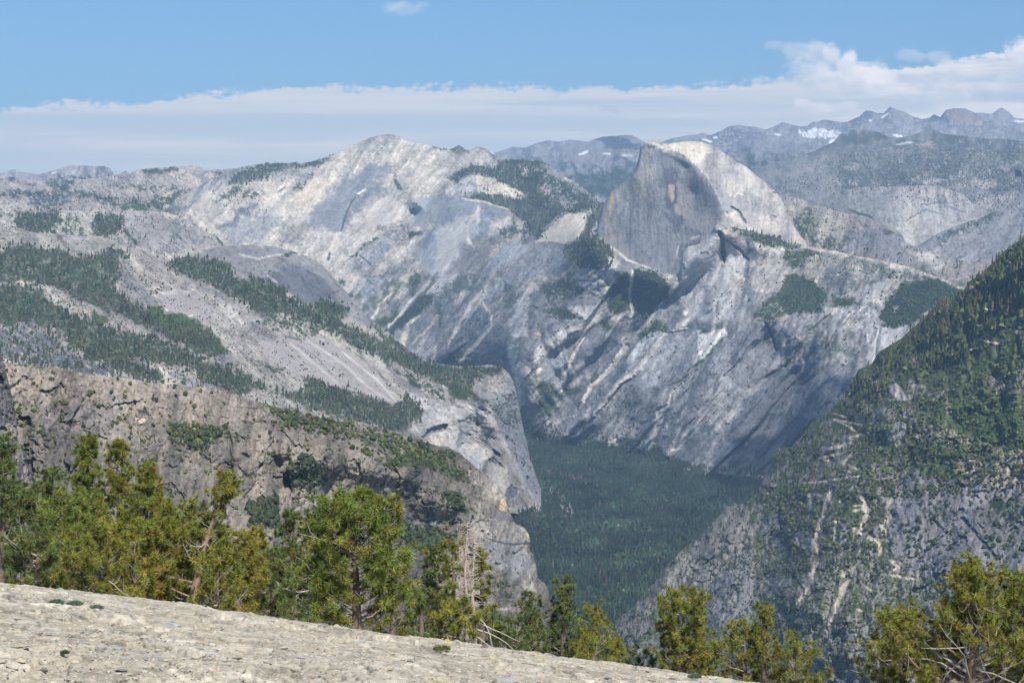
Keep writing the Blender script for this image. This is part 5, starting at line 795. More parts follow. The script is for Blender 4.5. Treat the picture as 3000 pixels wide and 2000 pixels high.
# right-hand valley side: shrubs, cliffs, gullies and the switchback trail
PATHC = (.50, .43, .33)
terrain('steep_right_slope',
    'c8 1500,1560 1580,1480 1640,1380 1700,1310 1720,1230 1760,1180 1830,1130 1900,1080 1960,1010 2020,940 2080,880 2140,790 2240,690 c9 110,600 210,500 290,410 400,390 480,330 520,250 580,130 630,30 c6 700,1480 770,1420 820,1340 890,1290 960,1250 1000,1210 1060,1160 1080,1090 1120,1040 1150,970 1240,930 1290,850 1360,810 1440,760 1480,720 1580,640 1640,570 1700,510 1780,490 1850,440 1880,390 1960,340 2000,300 2060,250 2100,200 2180,140 2240,110 2380,20',
    2080, [[(1680, 1960, 4800), (1768, 1845, 4950), (1940, 1670, 5050), (2130, 1483, 5150), (2277, 1322, 5200), (2446, 1190, 5150), (2643, 989, 4950), (2826, 846, 4700), (2990, 700, 4500), (3060, 640, 4450)],
     [(1700, 2080, 4500), (2000, 2080, 4050), (2400, 2080, 3650), (3060, 2080, 3100)], [(2150, 1560, 4850), (2140, 1700, 4600), (2130, 1850, 4350)], [(2250, 1560, 4800), (2220, 1750, 4450), (2200, 1900, 4150)],
     [(2620, 1380, 4350), (2640, 1500, 4130), (2620, 1640, 3950), (2700, 1720, 3800)], [(2560, 1400, 4300), (2550, 1600, 4050), (2500, 1800, 3750)], [(2400, 1450, 4550), (2380, 1600, 4300), (2330, 1760, 4050)],
     [(3060, 1350, 3950), (2800, 1380, 4150), (2900, 1500, 3950), (3060, 1550, 3750)], [(3060, 1000, 4200), (2800, 1100, 4450), (2600, 1250, 4500)], [(2780, 1640, 3800), (3000, 1700, 3550)]],
    4300, step=2.2, relief=((95, 330, 2.2, True), (42, 120, 2.0, True), (14, 45, 1.6, True), (4, 18, 1.2, False)), base=((.065, .09, .036), (.11, .125, .058)), phi=((20, 1.0), (0, G(2150, 1750, 120, 160)), (-10, G(2800, 1600, 200, 200))),
    rim=(70, 16), back=1800, mat=M_SLOPE, edge=2.5, umax=3060, seed=131, scars=.5, facets=((34, 14, 1.8), (14, 6, 1.5)), ops=[
     ('poly', 'c9 -800,1700 0,600 300,380 620,0 1000,-100 1400,100 1700,250 2400,200 2400,1700', (.20, .19, .175), dict(rough=20, soft=10, gl=-.03)),
     ('poly', 'c6 700,1500 1100,1100 1500,700 2300,50 2400,1568', (.24, .23, .22), dict(rough=20, soft=10, gl=.36)),
     ('poly', 'c8 1740,1250 1900,1130 2100,930 2240,740 c9 110,640 290,440 430,430 480,520 400,700 200,760 0,900 -200,1100 -500,1568 -700,1568', (.23, .215, .195), dict(rough=18, soft=12, gl=-.3)),
     ('poly', 'c9 240,850 330,700 460,690 490,900 470,1180 300,1260 160,1150', (.21, .21, .22), dict(rough=10, gate=-.5)), ('poly', 'c9 510,500 600,500 630,660 520,640', (.23, .23, .24), dict(rough=8, gate=-.4)),
     ('poly', 'c9 90,900 150,780 220,740 250,860 160,960 180,1100 80,1040', (.33, .31, .28), dict(rough=9, gate=-.3)), ('poly', 'c9 0,720 120,620 140,700 60,860 0,900', (.30, .28, .26), dict(rough=9, gate=-.1)),
     ('poly', 'c9 1420,200 1700,230 2000,260 2400,260 2400,900 1900,780 1650,860 1480,830 1370,740 1340,480', (.215, .21, .215), dict(rough=10, gate=-.75)),
     ('poly', 'c9 1430,220 1560,240 1520,460 1440,420', (.17, .175, .19), dict(rough=8, gate=-.3)), ('poly', 'c9 1820,450 2000,400 2240,330 2400,400 2400,760 2100,700 1900,580', (.15, .155, .155), dict(rough=12, gate=-.15)),
     ('line', 'c9 1820,480 1940,600 2060,760', (.10, .11, .13), dict(w=(5, 5), rough=6, dz=15)), ('poly', 'c9 1700,130 1900,60 2240,20 2400,40 2400,290 2100,260 1880,220', (.38, .33, .28), dict(rough=10, gate=-.05)),
     ('poly', 'c9 1980,0 2200,60 2400,30 2400,120 2100,130', (.40, .36, .31), dict(rough=8, gate=-.1)), ('poly', 'c9 1850,80 2000,40 2080,100 1960,140', SHRUB, dict(rough=8, gate=-.05)),
     ('poly', 'c9 1560,440 1700,380 1760,480 1640,520', SHRUB, dict(rough=10, gate=.02)), ('poly', 'c9 2000,380 2120,380 2140,440 2020,440', (.035, .05, .025), dict(rough=8, gate=-.4)),
     ('poly', 'c9 700,530 860,560 880,700 720,680', (.27, .265, .27), dict(rough=8, gate=-.3)), ('poly', 'c9 960,560 1220,560 1240,640 1060,660 980,640', (.25, .245, .24), dict(rough=9, gate=-.2)),
     ('poly', 'c9 520,880 700,870 740,940 560,1000', (.27, .26, .25), dict(rough=9, gate=-.25)), ('poly', 'c9 720,1180 1100,1160 1360,1180 1360,1400 1100,1568 700,1568 720,1300', (.29, .265, .24), dict(rough=14, gate=.0)),
     ('poly', 'c6 1360,1060 1400,1060 1450,1110 1480,1170 1350,1165', (.40, .37, .34), dict(rough=2, soft=2)), ('poly', 'c6 1490,1030 1600,1060 1640,1150 1500,1160', (.27, .25, .25), dict(rough=8, gate=-.3)), ('poly', 'c6 1340,1020 1380,1020 1370,1050 1340,1050', (.42, .40, .35), dict(rough=4)),
     ('poly', 'c6 1980,1020 2240,960 2300,1020 2240,1140 2050,1120', (.28, .26, .24), dict(rough=10, gate=-.02)), ('poly', 'c6 2160,905 2200,905 2200,935 2160,935', (.34, .32, .31), dict(rough=2, soft=2)),
     ('poly', 'c6 2200,840 2300,820 2300,870 2220,870', (.33, .28, .24), dict(rough=3, soft=2)), ('poly', 'c6 2180,710 2220,710 2220,735 2180,730', (.34, .32, .3), dict(rough=2, soft=2)),
     ('poly', 'c6 1100,1250 1300,1200 1500,1220 1560,1360 1460,1500 1250,1400 1150,1350', (.26, .25, .25), dict(rough=10, gate=.0)), ('poly', 'c6 900,1300 990,1310 960,1380 900,1370', (.24, .24, .25), dict(rough=6, gate=-.2)),
     ('poly', 'c6 1380,1340 1460,1320 1440,1420 1360,1400', (.27, .27, .28), dict(rough=6, gate=-.3)), ('poly', 'c6 1560,1320 1680,1340 1800,1360 1900,1480 1780,1460 1620,1440 1500,1400', (.36, .31, .27), dict(rough=8, gate=.0)),
     ('poly', 'c6 1060,1060 1120,1040 1110,1180 1060,1180', (.22, .225, .25), dict(rough=4)), ('poly', 'c6 1900,900 2240,820 2300,960 1900,1010', (.075, .115, .03), dict(rough=12, soft=10, op=.8)), ('poly', 'c6 1560,1450 1900,1500 1700,1568 1500,1540', (.085, .115, .03), dict(rough=12, soft=10, op=.8)),
     ('poly', 'c6 1650,1180 2240,1200 2300,1500 1900,1400 1700,1300', (.05, .085, .025), dict(rough=14, soft=12, op=.8)), ('poly', 'c9 1000,320 1150,300 1180,500 1020,480', (.06, .09, .03), dict(rough=10, op=.8)),
     ('poly', 'c6 860,1440 1200,1440 1180,1480 900,1480', (.30, .28, .26), dict(rough=6, gate=-.1)), ('poly', 'c9 740,230 960,180 1010,200 980,220 800,240', (.30, .28, .26), dict(rough=5, gate=-.2)),
     ('line', 'c9 980,300 940,400 900,520 870,650 895,740', PATHC, dict(w=(8, 3), rough=4, dz=6)), ('line', 'c9 885,765 850,850 830,940 740,1050', PATHC, dict(w=(5, 4), rough=4)), ('poly', 'c9 850,820 830,940 790,960 770,880', (.38, .35, .31), dict(rough=4, gate=-.3)),
     ('line', 'c9 920,340 835,330 840,420', PATHC, dict(w=(2, 5), rough=4)), ('line', 'c9 1170,340 1195,400 1195,480 1170,560', PATHC, dict(w=(4, 7), rough=5, gate=-.4)), ('line', 'c9 1110,440 1190,430', PATHC, dict(w=(3, 4), rough=3)), ('line', 'c9 1120,405 1200,410', PATHC, dict(w=(2, 2), rough=2)),
     ('line', 'c9 1125,550 1150,590 1210,600 1280,640 1300,680 1290,730', PATHC, dict(w=(5, 5), rough=4, gate=-.4)), ('poly', 'c9 1310,470 1345,470 1340,560 1325,640 1300,600 1295,540', (.44, .41, .36), dict(rough=3, soft=3)),
     ('poly', 'c9 1040,825 1110,820 1140,795 1120,870 1090,900 1050,870', (.40, .36, .31), dict(rough=3, soft=3)), ('line', 'c9 1080,900 1045,960 1010,1040 1000,1100 960,1180 950,1240', PATHC, dict(w=(7, 3), rough=4, gate=-.5)), ('line', 'c9 1165,690 1120,820', PATHC, dict(w=(2, 2), rough=3, gate=-.1)),
     ('line', 'c9 1350,760 1420,810 1350,850 1390,865 1540,890 1545,820', PATHC, dict(w=(4, 3), rough=4, gate=-.4)), ('line', 'c9 1195,930 1240,960 1280,965 1280,910', PATHC, dict(w=(3, 4), rough=4, gate=-.3)), ('line', 'c9 1275,990 1240,1060', PATHC, dict(w=(2, 3), rough=3)), ('line', 'c9 1140,1080 1180,1095', PATHC, dict(w=(3, 3), rough=2)),
     ('line', 'c9 1190,1180 1170,1280 1100,1400', (.36, .33, .29), dict(w=(4, 6), rough=5, gate=-.2)), ('line', 'c9 690,740 740,800 760,880', (.36, .33, .28), dict(w=(4, 4), rough=5, gate=-.1)), ('line', 'c9 980,510 1060,515', PATHC, dict(w=(3, 4), rough=4, gate=-.3)),
     ('line', 'c9 1350,360 1340,420 1400,330', (.38, .35, .3), dict(w=(3, 3), rough=5, gate=-.2)), ('line', 'c9 1025,375 1060,395', PATHC, dict(w=(2, 3), rough=1)), ('poly', 'c9 1090,265 1135,265 1130,300 1095,300', (.33, .31, .3), dict(rough=4)),
     ('line', 'c9 890,95 1035,60', PATHC, dict(w=(3.5, 3), rough=2)), ('line', 'c9 1050,130 1105,70', PATHC, dict(w=(4, 2), rough=2)), ('line', 'c9 1070,125 1160,172', PATHC, dict(w=(2, 2.5), rough=2, gate=-.6)), ('line', 'c9 780,255 880,250 1010,228', PATHC, dict(w=(2, 3), rough=2)), ('line', 'c9 1070,218 1160,210', PATHC, dict(w=(1.5, 3), rough=1)),
     ('line', 'c9 920,105 970,108', PATHC, dict(w=(2, 2), rough=1)), ('line', 'c9 895,50 905,95', (.28, .27, .26), dict(w=(4, 5), rough=2)), ('line', 'c9 930,30 1040,10', PATHC, dict(w=(3, 2), rough=2)), ('line', 'c9 1085,175 1105,190', PATHC, dict(w=(3, 2), rough=1)),
     ('line', 'c6 980,1295 1080,1310 1160,1330', PATHC, dict(w=(2, 4), rough=2)), ('line', 'c6 990,1255 1075,1280', PATHC, dict(w=(2, 3), rough=2)), ('line', 'c6 1090,1352 1140,1372', PATHC, dict(w=(3, 4), rough=3)), ('line', 'c6 1085,1415 1190,1395', PATHC, dict(w=(4, 2), rough=3)), ('line', 'c6 925,1500 1060,1472', PATHC, dict(w=(2, 2), rough=2)), ('line', 'c6 980,1292 1110,1350', PATHC, dict(w=(2, 3), rough=2)),
     ('line', 'c6 1940,770 2090,802', PATHC, dict(w=(2, 3), rough=1)), ('line', 'c6 1880,838 1945,822', PATHC, dict(w=(2, 3), rough=1)), ('line', 'c6 1250,1055 1285,1045', PATHC, dict(w=(3, 2), rough=1)), ('line', 'c6 1640,1175 1720,1105', (.36, .32, .28), dict(w=(2, 3), rough=3)), ('line', 'c6 1970,568 2010,575', PATHC, dict(w=(1.5, 2), rough=1)), ('line', 'c6 1930,680 1960,675', PATHC, dict(w=(2, 2), rough=1)),
     ('line', 'c6 1735,1140 1738,1280', (.20, .20, .19), dict(w=(4, 4), rough=3, gate=-.3)),
    ])
# near cliff on the left
CLIFFTOP = 'p -60,1060 0,1061 58,1067 116,1072 201,1085 286,1101 357,1105 429,1119 473,1125 558,1132 647,1134 732,1170 817,1192 870,1197 915,1224 1000,1233 1031,1230 1080,1244 1156,1266 1187,1275 1250,1297 1312,1311 1348,1327 1375,1349 1393,1371 1429,1394 1455,1421 1473,1452 1487,1483 1496,1505 1509,1532 1536,1546 1549,1563 1554,1586 1560,1617 1571,1657 1576,1693 1594,1706 1607,1729 1612,1746 1635,1830 1690,2060'
terrain('near_cliff', CLIFFTOP, 2080,
    [[(-60, 1060, 1500), (400, 1115, 1700), (800, 1190, 1950), (1100, 1250, 2150), (1350, 1330, 2350), (1500, 1510, 2380), (1580, 1690, 2350), (1640, 1850, 2330)],
     [(-60, 1400, 1330), (400, 1400, 1500), (800, 1400, 1780), (1100, 1420, 1980), (1350, 1480, 2120)], [(-60, 2080, 1150), (400, 2080, 1300), (900, 2080, 1600), (1300, 2080, 1850), (1700, 2080, 2250)],
     [(700, 1450, 1700), (740, 1560, 1640)], [(850, 1300, 1820), (1000, 1330, 1900), (1200, 1380, 2030)], [(1400, 1600, 2080), (1480, 1650, 2120), (1450, 1850, 2030)], [(1250, 1530, 2080), (1330, 1600, 2090), (1300, 1700, 2040)], [(1100, 1600, 1950), (1150, 1800, 1850)]],
    1800, step=2.0, scars=.6, tstreak=.25, facets=((60, 8, 1.5), (24, 3.5, 1.4), (10, 1.6, 1.2)), relief=((46, 190, 1.4, True), (24, 75, 1.2, True), (11, 30, 1.1, True), (4.5, 12, 1, False), (1.8, 5, 1, False)), base=((.12, .11, .10), (.31, .27, .215)), phi=((12, 1.0), (40, G(300, 1300, 250, 200))), streak=.8,
    rim=(25, 18), back=700, mat=M_NEAR, edge=4.5, umin=-60, seed=141, speck=.0, ops=[
     ('poly', 'c4 -200,920 800,1000 1650,1150 1700,1290 1200,1300 700,1250 200,1150 -200,1100', (.38, .315, .26), dict(rough=14, soft=14, op=.5)), ('poly', 'c4 260,1200 560,1180 800,1230 760,1400 400,1400 250,1330', (.215, .19, .18), dict(rough=14, soft=12, op=.7)),
     ('poly', 'c4 880,1280 960,1290 940,1320 890,1310', (.60, .50, .36), dict(rough=3, soft=3)), ('poly', 'c4 700,1120 760,1110 860,1240 780,1280 720,1180', (.33, .31, .28), dict(rough=8, op=.8)), ('poly', 'c7 0,0 100,0 110,60 60,170 0,200', (.38, .33, .27), dict(rough=4, op=.9)),
     ('poly', 'c7 150,120 185,115 200,200 205,330 180,340 160,210', (.10, .10, .11), dict(rough=6, soft=4, dz=18, op=.7)), ('line', 'c4 0,1180 80,1260 110,1400', (.13, .12, .12), dict(w=(4, 6), rough=6, dz=10)),
     ('poly', 'c4 1100,1340 1480,1340 1510,1400 1330,1500 1150,1450', SHRUB, dict(rough=10, gate=-.05)), ('poly', 'c4 900,1230 970,1235 960,1260 910,1250', SHRUB, dict(rough=4)), ('line', 'c4 60,940 300,950', SHRUB, dict(w=(3, 3), rough=6, gate=-.05)), ('line', 'c4 1550,1210 1800,1215', SHRUB, dict(w=(4, 3), rough=6, gate=-.05)),
     ('poly', 'c4 1780,1240 2050,1260 c5 0,1300 300,1380 560,1440 560,1500 760,1530 700,1568 400,1568 200,1450 0,1400 c4 2000,1380 1850,1330', SHRUB, dict(rough=10, gate=.0)),
     ('poly', 'c8 330,60 560,50 740,140 830,230 700,210 560,160 320,160', SHRUB, dict(rough=8, gate=-.2)), ('poly', 'c8 640,320 760,310 840,440 740,450 690,370', SHRUB, dict(rough=6, gate=-.3)), ('poly', 'c8 0,0 330,60 260,110 40,90', (.30, .265, .23), dict(rough=8, op=.6)),
     ('poly', 'c8 280,540 480,560 680,570 740,630 640,700 460,700', (.035, .05, .022), dict(rough=8, gate=-.5)), ('poly', 'c7 1750,280 1900,170 2010,330 1900,400 1750,370', (.035, .05, .022), dict(rough=8, gate=-.1)), ('poly', 'c7 1500,480 1700,420 1720,620 1560,610', (.03, .045, .022), dict(rough=8, gate=-.2)),
     ('poly', 'c8 880,820 1000,860 960,890 890,860', (.035, .05, .022), dict(rough=6, gate=-.2)), ('poly', 'c8 660,480 720,490 730,560 690,560', SHRUB, dict(rough=6, gate=-.1)), ('poly', 'c8 1140,580 1170,590 1170,640 1140,620', SHRUB, dict(rough=3)), ('poly', 'c8 730,290 780,290 810,350 760,350', SHRUB, dict(rough=5, gate=-.1)),
     ('poly', 'c8 1045,370 1070,345 1092,420 1082,445 1040,432', (.55, .41, .24), dict(rough=1, soft=2)), ('poly', 'c8 1000,330 1060,330 1045,370 1000,360', (.45, .39, .31), dict(rough=4)), ('poly', 'c8 840,160 960,220 1020,290 1050,340 960,340 860,250', (.42, .37, .30), dict(rough=8, op=.7)),
     ('poly', 'c8 760,500 900,480 1120,500 1230,590 1250,700 1290,880 1180,880 1000,700 880,620', (.40, .365, .32), dict(rough=10, op=.7)), ('poly', 'c8 930,650 1100,640 1250,760 1240,860 1100,870 930,780', (.245, .245, .25), dict(rough=7, op=.8)), ('poly', 'c8 1000,440 1110,460 1110,510 1000,490', (.22, .21, .21), dict(rough=4)),
     ('poly', 'c8 1190,560 1240,590 1240,650 1210,630', (.46, .40, .31), dict(rough=3)), ('poly', 'c8 1180,900 1260,890 1280,960 1200,960', (.44, .40, .33), dict(rough=5)), ('line', 'c8 860,470 850,510 800,600', (.06, .06, .07), dict(w=(3, 2), rough=4, dz=8)), ('line', 'c8 480,180 520,190 460,230', (.08, .08, .09), dict(w=(2, 3), rough=3, dz=6)), ('line', 'c8 230,130 300,130', (.08, .08, .09), dict(w=(2, 2), rough=1)),
     ('line', 'c8 950,620 1120,660 1240,650', (.12, .12, .13), dict(w=(2, 3), rough=4, dz=5)), ('line', 'c8 1240,640 1255,720', (.08, .08, .09), dict(w=(4, 3), rough=3)), ('line', 'c8 1000,1080 1120,1075', (.45, .41, .36), dict(w=(3, 4), rough=4)), ('poly', 'c8 1030,960 1130,960 1140,1000 1040,1040', SHRUB, dict(rough=6, gate=-.1)),
     ('poly', 'c8 0,400 300,420 660,500 640,540 300,560 0,480', (.25, .24, .235), dict(rough=12, op=.5)),
    ])
terrain('rock_spire', 'p -60,990 0,1025 8,1033 10,1062 18,1090 24,1112 40,1180 50,1228 47,1260 55,1300 66,1350 72,1420 90,1480', 1700,
    [[(-60, 1000, 1150), (90, 1480, 1250)], [(-60, 1700, 1050), (90, 1700, 1080)], [(20, 1300, 1090)]], 1150, step=2, facets=((40, 14, 2.5), (14, 5, 2)), relief=((14, 60, 2.5, True), (6, 20, 2.0, True), (2, 7, 1.5, False)), base=((.20, .185, .17), (.36, .31, .26)), rim=(20, 10), back=120, mat=M_NEAR, edge=2.5, umin=-60, seed=151,
    ops=[('poly', 'p 15,1240 50,1240 52,1420 20,1460', (.42, .36, .28), dict(rough=6))])

# wide ground under everything, out to the horizon
gp = bpy.data.meshes.new('ground')
gp.from_pydata([(-23500, -3900, -1035), (23500, -3900, -1035), (23500, 33500, -1035), (-23500, 33500, -1035)], [], [(0, 1, 2, 3)])
gm = bpy.data.materials.new('far_ground'); gm.use_nodes = True
_w = NT(gm.node_tree); _n = _w.noise(_w.node('ShaderNodeTexCoord').outputs['Object'], .002, 6)
_w.l.new(_w.mix(_w.ss(_n, .4, .6), (.04, .055, .03, 1), (.12, .12, .09, 1)), _w.n['Principled BSDF'].inputs['Base Color'])
gp.materials.append(gm); go = bpy.data.objects.new('ground', gp); COL.objects.link(go); tag(go, kind='structure')
# ------------------------------------------------------------------ woods on the slopes
RNG = np.random.RandomState(11)
def cone_template(seed, tiers, sides):
    r = np.random.RandomState(seed); V = []; T = []
    for k in range(tiers):
        z0 = .06 + .80 * k / tiers; z1 = min(1.0, z0 + 1.25 / tiers + .1); rad = .20 * (1 - .78 * k / tiers)
        b = len(V); V.append([r.uniform(-.01, .01), r.uniform(-.01, .01), z1 if k < tiers - 1 else 1.0])
        for j in range(sides):
            a = 2 * math.pi * (j + r.uniform(-.3, .3)) / sides; q = rad * r.uniform(.65, 1.25)
            V.append([q * math.cos(a), q * math.sin(a), z0 + r.uniform(-.04, .05)])
        for j in range(sides): T.append([b, b + 1 + j, b + 1 + (j + 1) % sides])
    return np.array(V), np.array(T)
def round_template(seed):
    r = np.random.RandomState(seed); V = [[0, 0, .95]]; T = []; n = 6
    for (zz, rr) in ((.68, .30), (.36, .40), (.08, .24)):
        for j in range(n):
            a = 2 * math.pi * (j + r.uniform(-.3, .3)) / n; V.append([rr * r.uniform(.7, 1.25) * math.cos(a), rr * r.uniform(.7, 1.25) * math.sin(a), zz + r.uniform(-.08, .08)])
    for j in range(n): T.append([0, 1 + j, 1 + (j + 1) % n])
    for k in range(2):
        for j in range(n):
            a = 1 + k * n + j; b = 1 + k * n + (j + 1) % n; T += [[a, a + n, b + n], [a, b + n, b]]
    return np.array(V), np.array(T)
TREE_T = [cone_template(1, 3, 6), cone_template(2, 3, 5), cone_template(3, 2, 5), cone_template(4, 4, 6)]
BUSH_T = [round_template(5), round_template(6), round_template(7)]

TREES = []   # rows: x, y, z, height, width factor, kind (0 conifer, 1 round), r, g, b, pixel height
def scatter(layer, poly, dens, hgt, kind=0, gate=None, gs=22., hue=0, dead=.05, wid=1.0, seed=0, sink=.06):
    """dens = plants per 1000 photo pixels of the traced patch"""
    P = pts(poly); lo = P.min(0); hi = P.max(0); r = np.random.RandomState(seed + 1000)
    n = int((hi[0] - lo[0]) * (hi[1] - lo[1]) * dens / 1000)
    u = r.uniform(lo[0], hi[0], n); v = r.uniform(lo[1], hi[1], n)
    d = poly_sdf(u + 9 * fbm(u / 30., v / 30., seed + 3, 2), v + 9 * fbm(u / 30., v / 30., seed + 4, 2), P)
    ok = r.rand(n) < sstep(d + 16 * fbm(u / 45., v / 30., seed + 5, 3), -14, 20) * .95
    cl = fbm(u / gs, v / gs, seed + 9, 3)
    if gate is not None: ok &= cl > gate + r.uniform(-.12, .12, n)
    D, inside = layer_D(layer, u, v); ok &= inside
    for (PP, pw) in LAYERS[layer]['paths']:
        m = ok & (u > PP[:, 0].min() - 15) & (u < PP[:, 0].max() + 15) & (v > PP[:, 1].min() - 15) & (v < PP[:, 1].max() + 25)
        if m.any(): idx = np.where(m)[0]; ok[idx[seg_dist(u[idx], v[idx] - 4, PP)[0] < pw + 5]] = False
    u, v, D, cl = u[ok], v[ok], D[ok], cl[ok]; n = len(u)
    h = hgt * r.uniform(.55, 1.25, n) * (1 + .2 * cl)
    base = np.array([(.048, .066, .032), (.066, .086, .034), (.085, .108, .044), (.026, .046, .029)][hue])
    tint = r.uniform(.6, 1.45, n)[:, None] * np.array([1, 1, 1]) * base; tint[:, 0] *= r.uniform(.85, 1.35, n); tint *= (1 + .7 * np.clip(fbm(u / 85., v / 32., 77, 3), -.8, 1))[:, None]
    if layer == 'valley_floor': tint *= np.exp(1.2 * fbm(u / 150., v / 40., 78, 3))[:, None]
    kk = np.full(n, kind); mixr = (r.rand(n) < .2) & (kind == 0); kk[mixr] = 1; h = h * np.where(mixr, .6, 1) * np.where(r.rand(n) < .12, 1.35, 1); tint[mixr] *= 1.35
    dd = r.rand(n) < dead; tint[dd] = np.array([(.16, .12, .09)]) * r.uniform(.6, 1.2, (dd.sum(), 1))
    x = (u - U0) / F * D; z = (V0 - v) / F * D - sink * h
    TREES.append(np.column_stack([x, D, z, h, wid * r.uniform(.65, 1.5, n) * np.where(dd, .55, 1), kk, tint, h / D * F]))

# left ridge
W = 'domed_ridge'
scatter(W, 'c4 -150,190 150,140 420,190 560,240 700,180 840,190 780,260 790,340 740,440 860,520 1000,590 1240,660 1400,720 1460,860 1400,880 1150,790 960,690 780,590 600,560 450,470 330,430 200,400 -150,400', 30, 17, gate=-.2, gs=40., dead=.2, seed=1)
scatter(W, 'c4 -150,420 200,420 330,500 420,590 600,640 800,720 1000,760 1200,840 1400,930 1640,1010 1740,1090 1600,1130 1400,1080 1200,950 960,900 1080,1050 940,1030 800,960 600,900 480,800 420,730 260,680 -150,640', 28, 17, gate=-.2, gs=40., dead=.14, seed=2)
scatter(W, 'c4 1000,190 1240,210 1500,270 1560,370 1700,380 1870,440 1900,500 2050,560 2120,510 2240,540 c5 50,570 40,610 0,630 c4 2240,760 2100,700 1900,620 1700,600 1600,540 1350,400 1150,330 1080,260', 36, 18, gate=-.45, dead=.03, seed=3)
scatter(W, 'c4 1990,1000 2110,1050 c5 0,1090 160,1150 340,1200 460,1150 550,1220 500,1320 350,1370 100,1300 c4 2100,1250 1900,1160 1800,1110 2000,1120', 36, 15, gate=-.6, dead=.03, seed=4)
scatter(W, 'c5 0,680 100,700 280,800 400,840 560,915 760,945 1050,950 1040,1000 880,1040 860,1120 640,1060 430,960 300,900 180,860 0,780', 38, 15, gate=-.55, dead=.02, seed=5, hue=0)
scatter(W, 'c5 190,650 330,740 480,870 560,920 420,860 250,760', 26, 13, gate=-.3, seed=6)
scatter(W, 'c4 -150,640 400,720 1000,1040 1600,1140 c5 0,1280 400,1400 c4 1600,1250 900,1100 -150,950', 12, 14, gate=-.05, seed=7)
scatter(W, 'p -60,640 200,690 420,750 600,880 900,1000 1300,1180 1400,1080 1000,860 900,780 c4 1240,260 1080,260 800,160 0,0', 7, 8, gate=.1, dead=.03, seed=8, kind=0)
scatter(W, 'c4 780,260 1080,300 1250,420 1650,620 2100,860 c5 300,980 700,1180 500,1180 0,800 c4 1650,700 1400,560 1050,470 900,540 780,440', 9, 7, kind=1, gate=.1, seed=9)
scatter(W, 'd6 880,0 1160,-40 1200,300 1290,640 1430,1100 1400,1280 1200,900 1000,450 880,120', 9, 8, kind=1, gate=.1, seed=10)
scatter(W, 'c4 950,540 1150,600 1380,700 1500,860 1350,850 1150,740 1000,670', 18, 6, kind=1, hue=2, seed=11)
scatter('left_middle_hills', 'c1 110,1400 380,1370 410,1420 350,1520 200,1540 100,1470', 48, 17, seed=12, gate=-.5)
scatter('left_middle_hills', 'c1 610,1400 700,1395 800,1430 820,1500 700,1568 600,1530', 48, 17, seed=13, gate=-.5)
scatter('left_middle_hills', 'p -60,600 700,620 700,780 -60,780', 9, 12, seed=14, gate=.0)
scatter('left_far_hills', 'p -60,500 640,490 700,640 -60,640', 18, 13, seed=15, gate=.02)
scatter('left_far_hills', 'c1 280,1190 520,1190 440,1250 600,1260 740,1300 1000,1310 1250,1240 1180,1300 1060,1370 880,1380 720,1340 600,1290 420,1260 320,1240', 50, 15, seed=16, gate=-.4)
scatter(W, 'p -60,640 200,690 420,750 600,880 900,1000 1300,1180 1400,1080 1250,1200 1000,1240 700,1200 300,1120 -60,1080', 18, 4.2, kind=1, hue=1, gate=.0, seed=18, gs=16.)
scatter(W, 'p -60,840 200,870 700,1150 400,1120 -60,1090', 14, 9, kind=0, gate=-.05, seed=19, dead=.2)
# massif
W = 'granite_massif'
scatter(W, 'd1 300,520 560,380 820,350 1000,370 1200,340 1440,250 1320,340 1250,380 1000,410 800,460 600,540 420,580 250,610', 65, 20, seed=20)
scatter(W, 'd1 420,590 380,650 300,720 150,790 120,770 260,690 330,620', 40, 18, seed=21); scatter(W, 'd1 1170,450 1200,480 1120,580 1060,650 960,660 1000,600 1100,530', 25, 17, seed=22)
scatter(W, 'd1 0,540 400,640 900,560 700,900 200,1000 0,800', 9, 15, seed=23, gate=-.05)
scatter(W, 'd2 930,420 1000,330 1400,330 1480,480 1440,640 1560,760 1700,860 2000,780 2120,760 2080,860 1960,900 1700,900 1500,1010 1440,1240 1300,1120 1200,950 1080,880 940,820 780,770 560,740 720,710 900,700 1060,740 1260,720 1160,640 1000,580 850,510 730,480 520,580 440,520 640,400 760,380 900,430', 48, 21, seed=24, gate=-.6)
scatter(W, 'd2 1440,640 1500,480 1700,560 1900,680 2060,790 1850,850 1560,760', 26, 17, seed=25, gate=-.1); scatter(W, 'd2 1400,340 1600,400 2060,780 1900,700 1400,420', 14, 14, seed=26)
scatter(W, 'd2 760,560 900,560 1200,680 1180,740 950,690 760,680', 14, 13, seed=27, gate=0); scatter(W, 'd2 230,180 500,205 640,240 560,250 300,210', 30, 15, seed=28)
scatter(W, 'd2 1150,980 1340,1000 1360,1200 1100,1200 960,1150', 18, 15, seed=29, gate=-.1); scatter(W, 'd2 2130,760 2060,960 1960,1160 1850,1200 1930,1100 1950,950', 40, 20, seed=30)
scatter(W, 'c5 1450,180 1560,120 1660,90 1790,190 1760,300 1700,330 1560,290 1470,230', 45, 22, seed=31); scatter('wooded_ridge', 'p 1735,585 1960,640 1960,700 1735,700', 40, 18, seed=32)
scatter(W, 'd4 860,650 1000,480 1260,240 1390,200 1330,370 1100,540 900,670', 45, 20, seed=33); scatter(W, 'd4 730,540 1010,410 1000,480 870,610 800,600', 35, 8, kind=1, hue=1, seed=34)
scatter(W, 'd4 1400,100 1900,0 1900,60 1500,260 1350,380', 16, 12, seed=35, gate=-.05); scatter(W, 'd4 1480,1000 1560,890 1700,860 1750,880 1650,980', 40, 16, seed=36); scatter(W, 'd4 1700,500 1900,350 2000,450 2000,580 1800,800 1560,900 1540,800', 12, 9, kind=1, seed=37, gate=-.1)
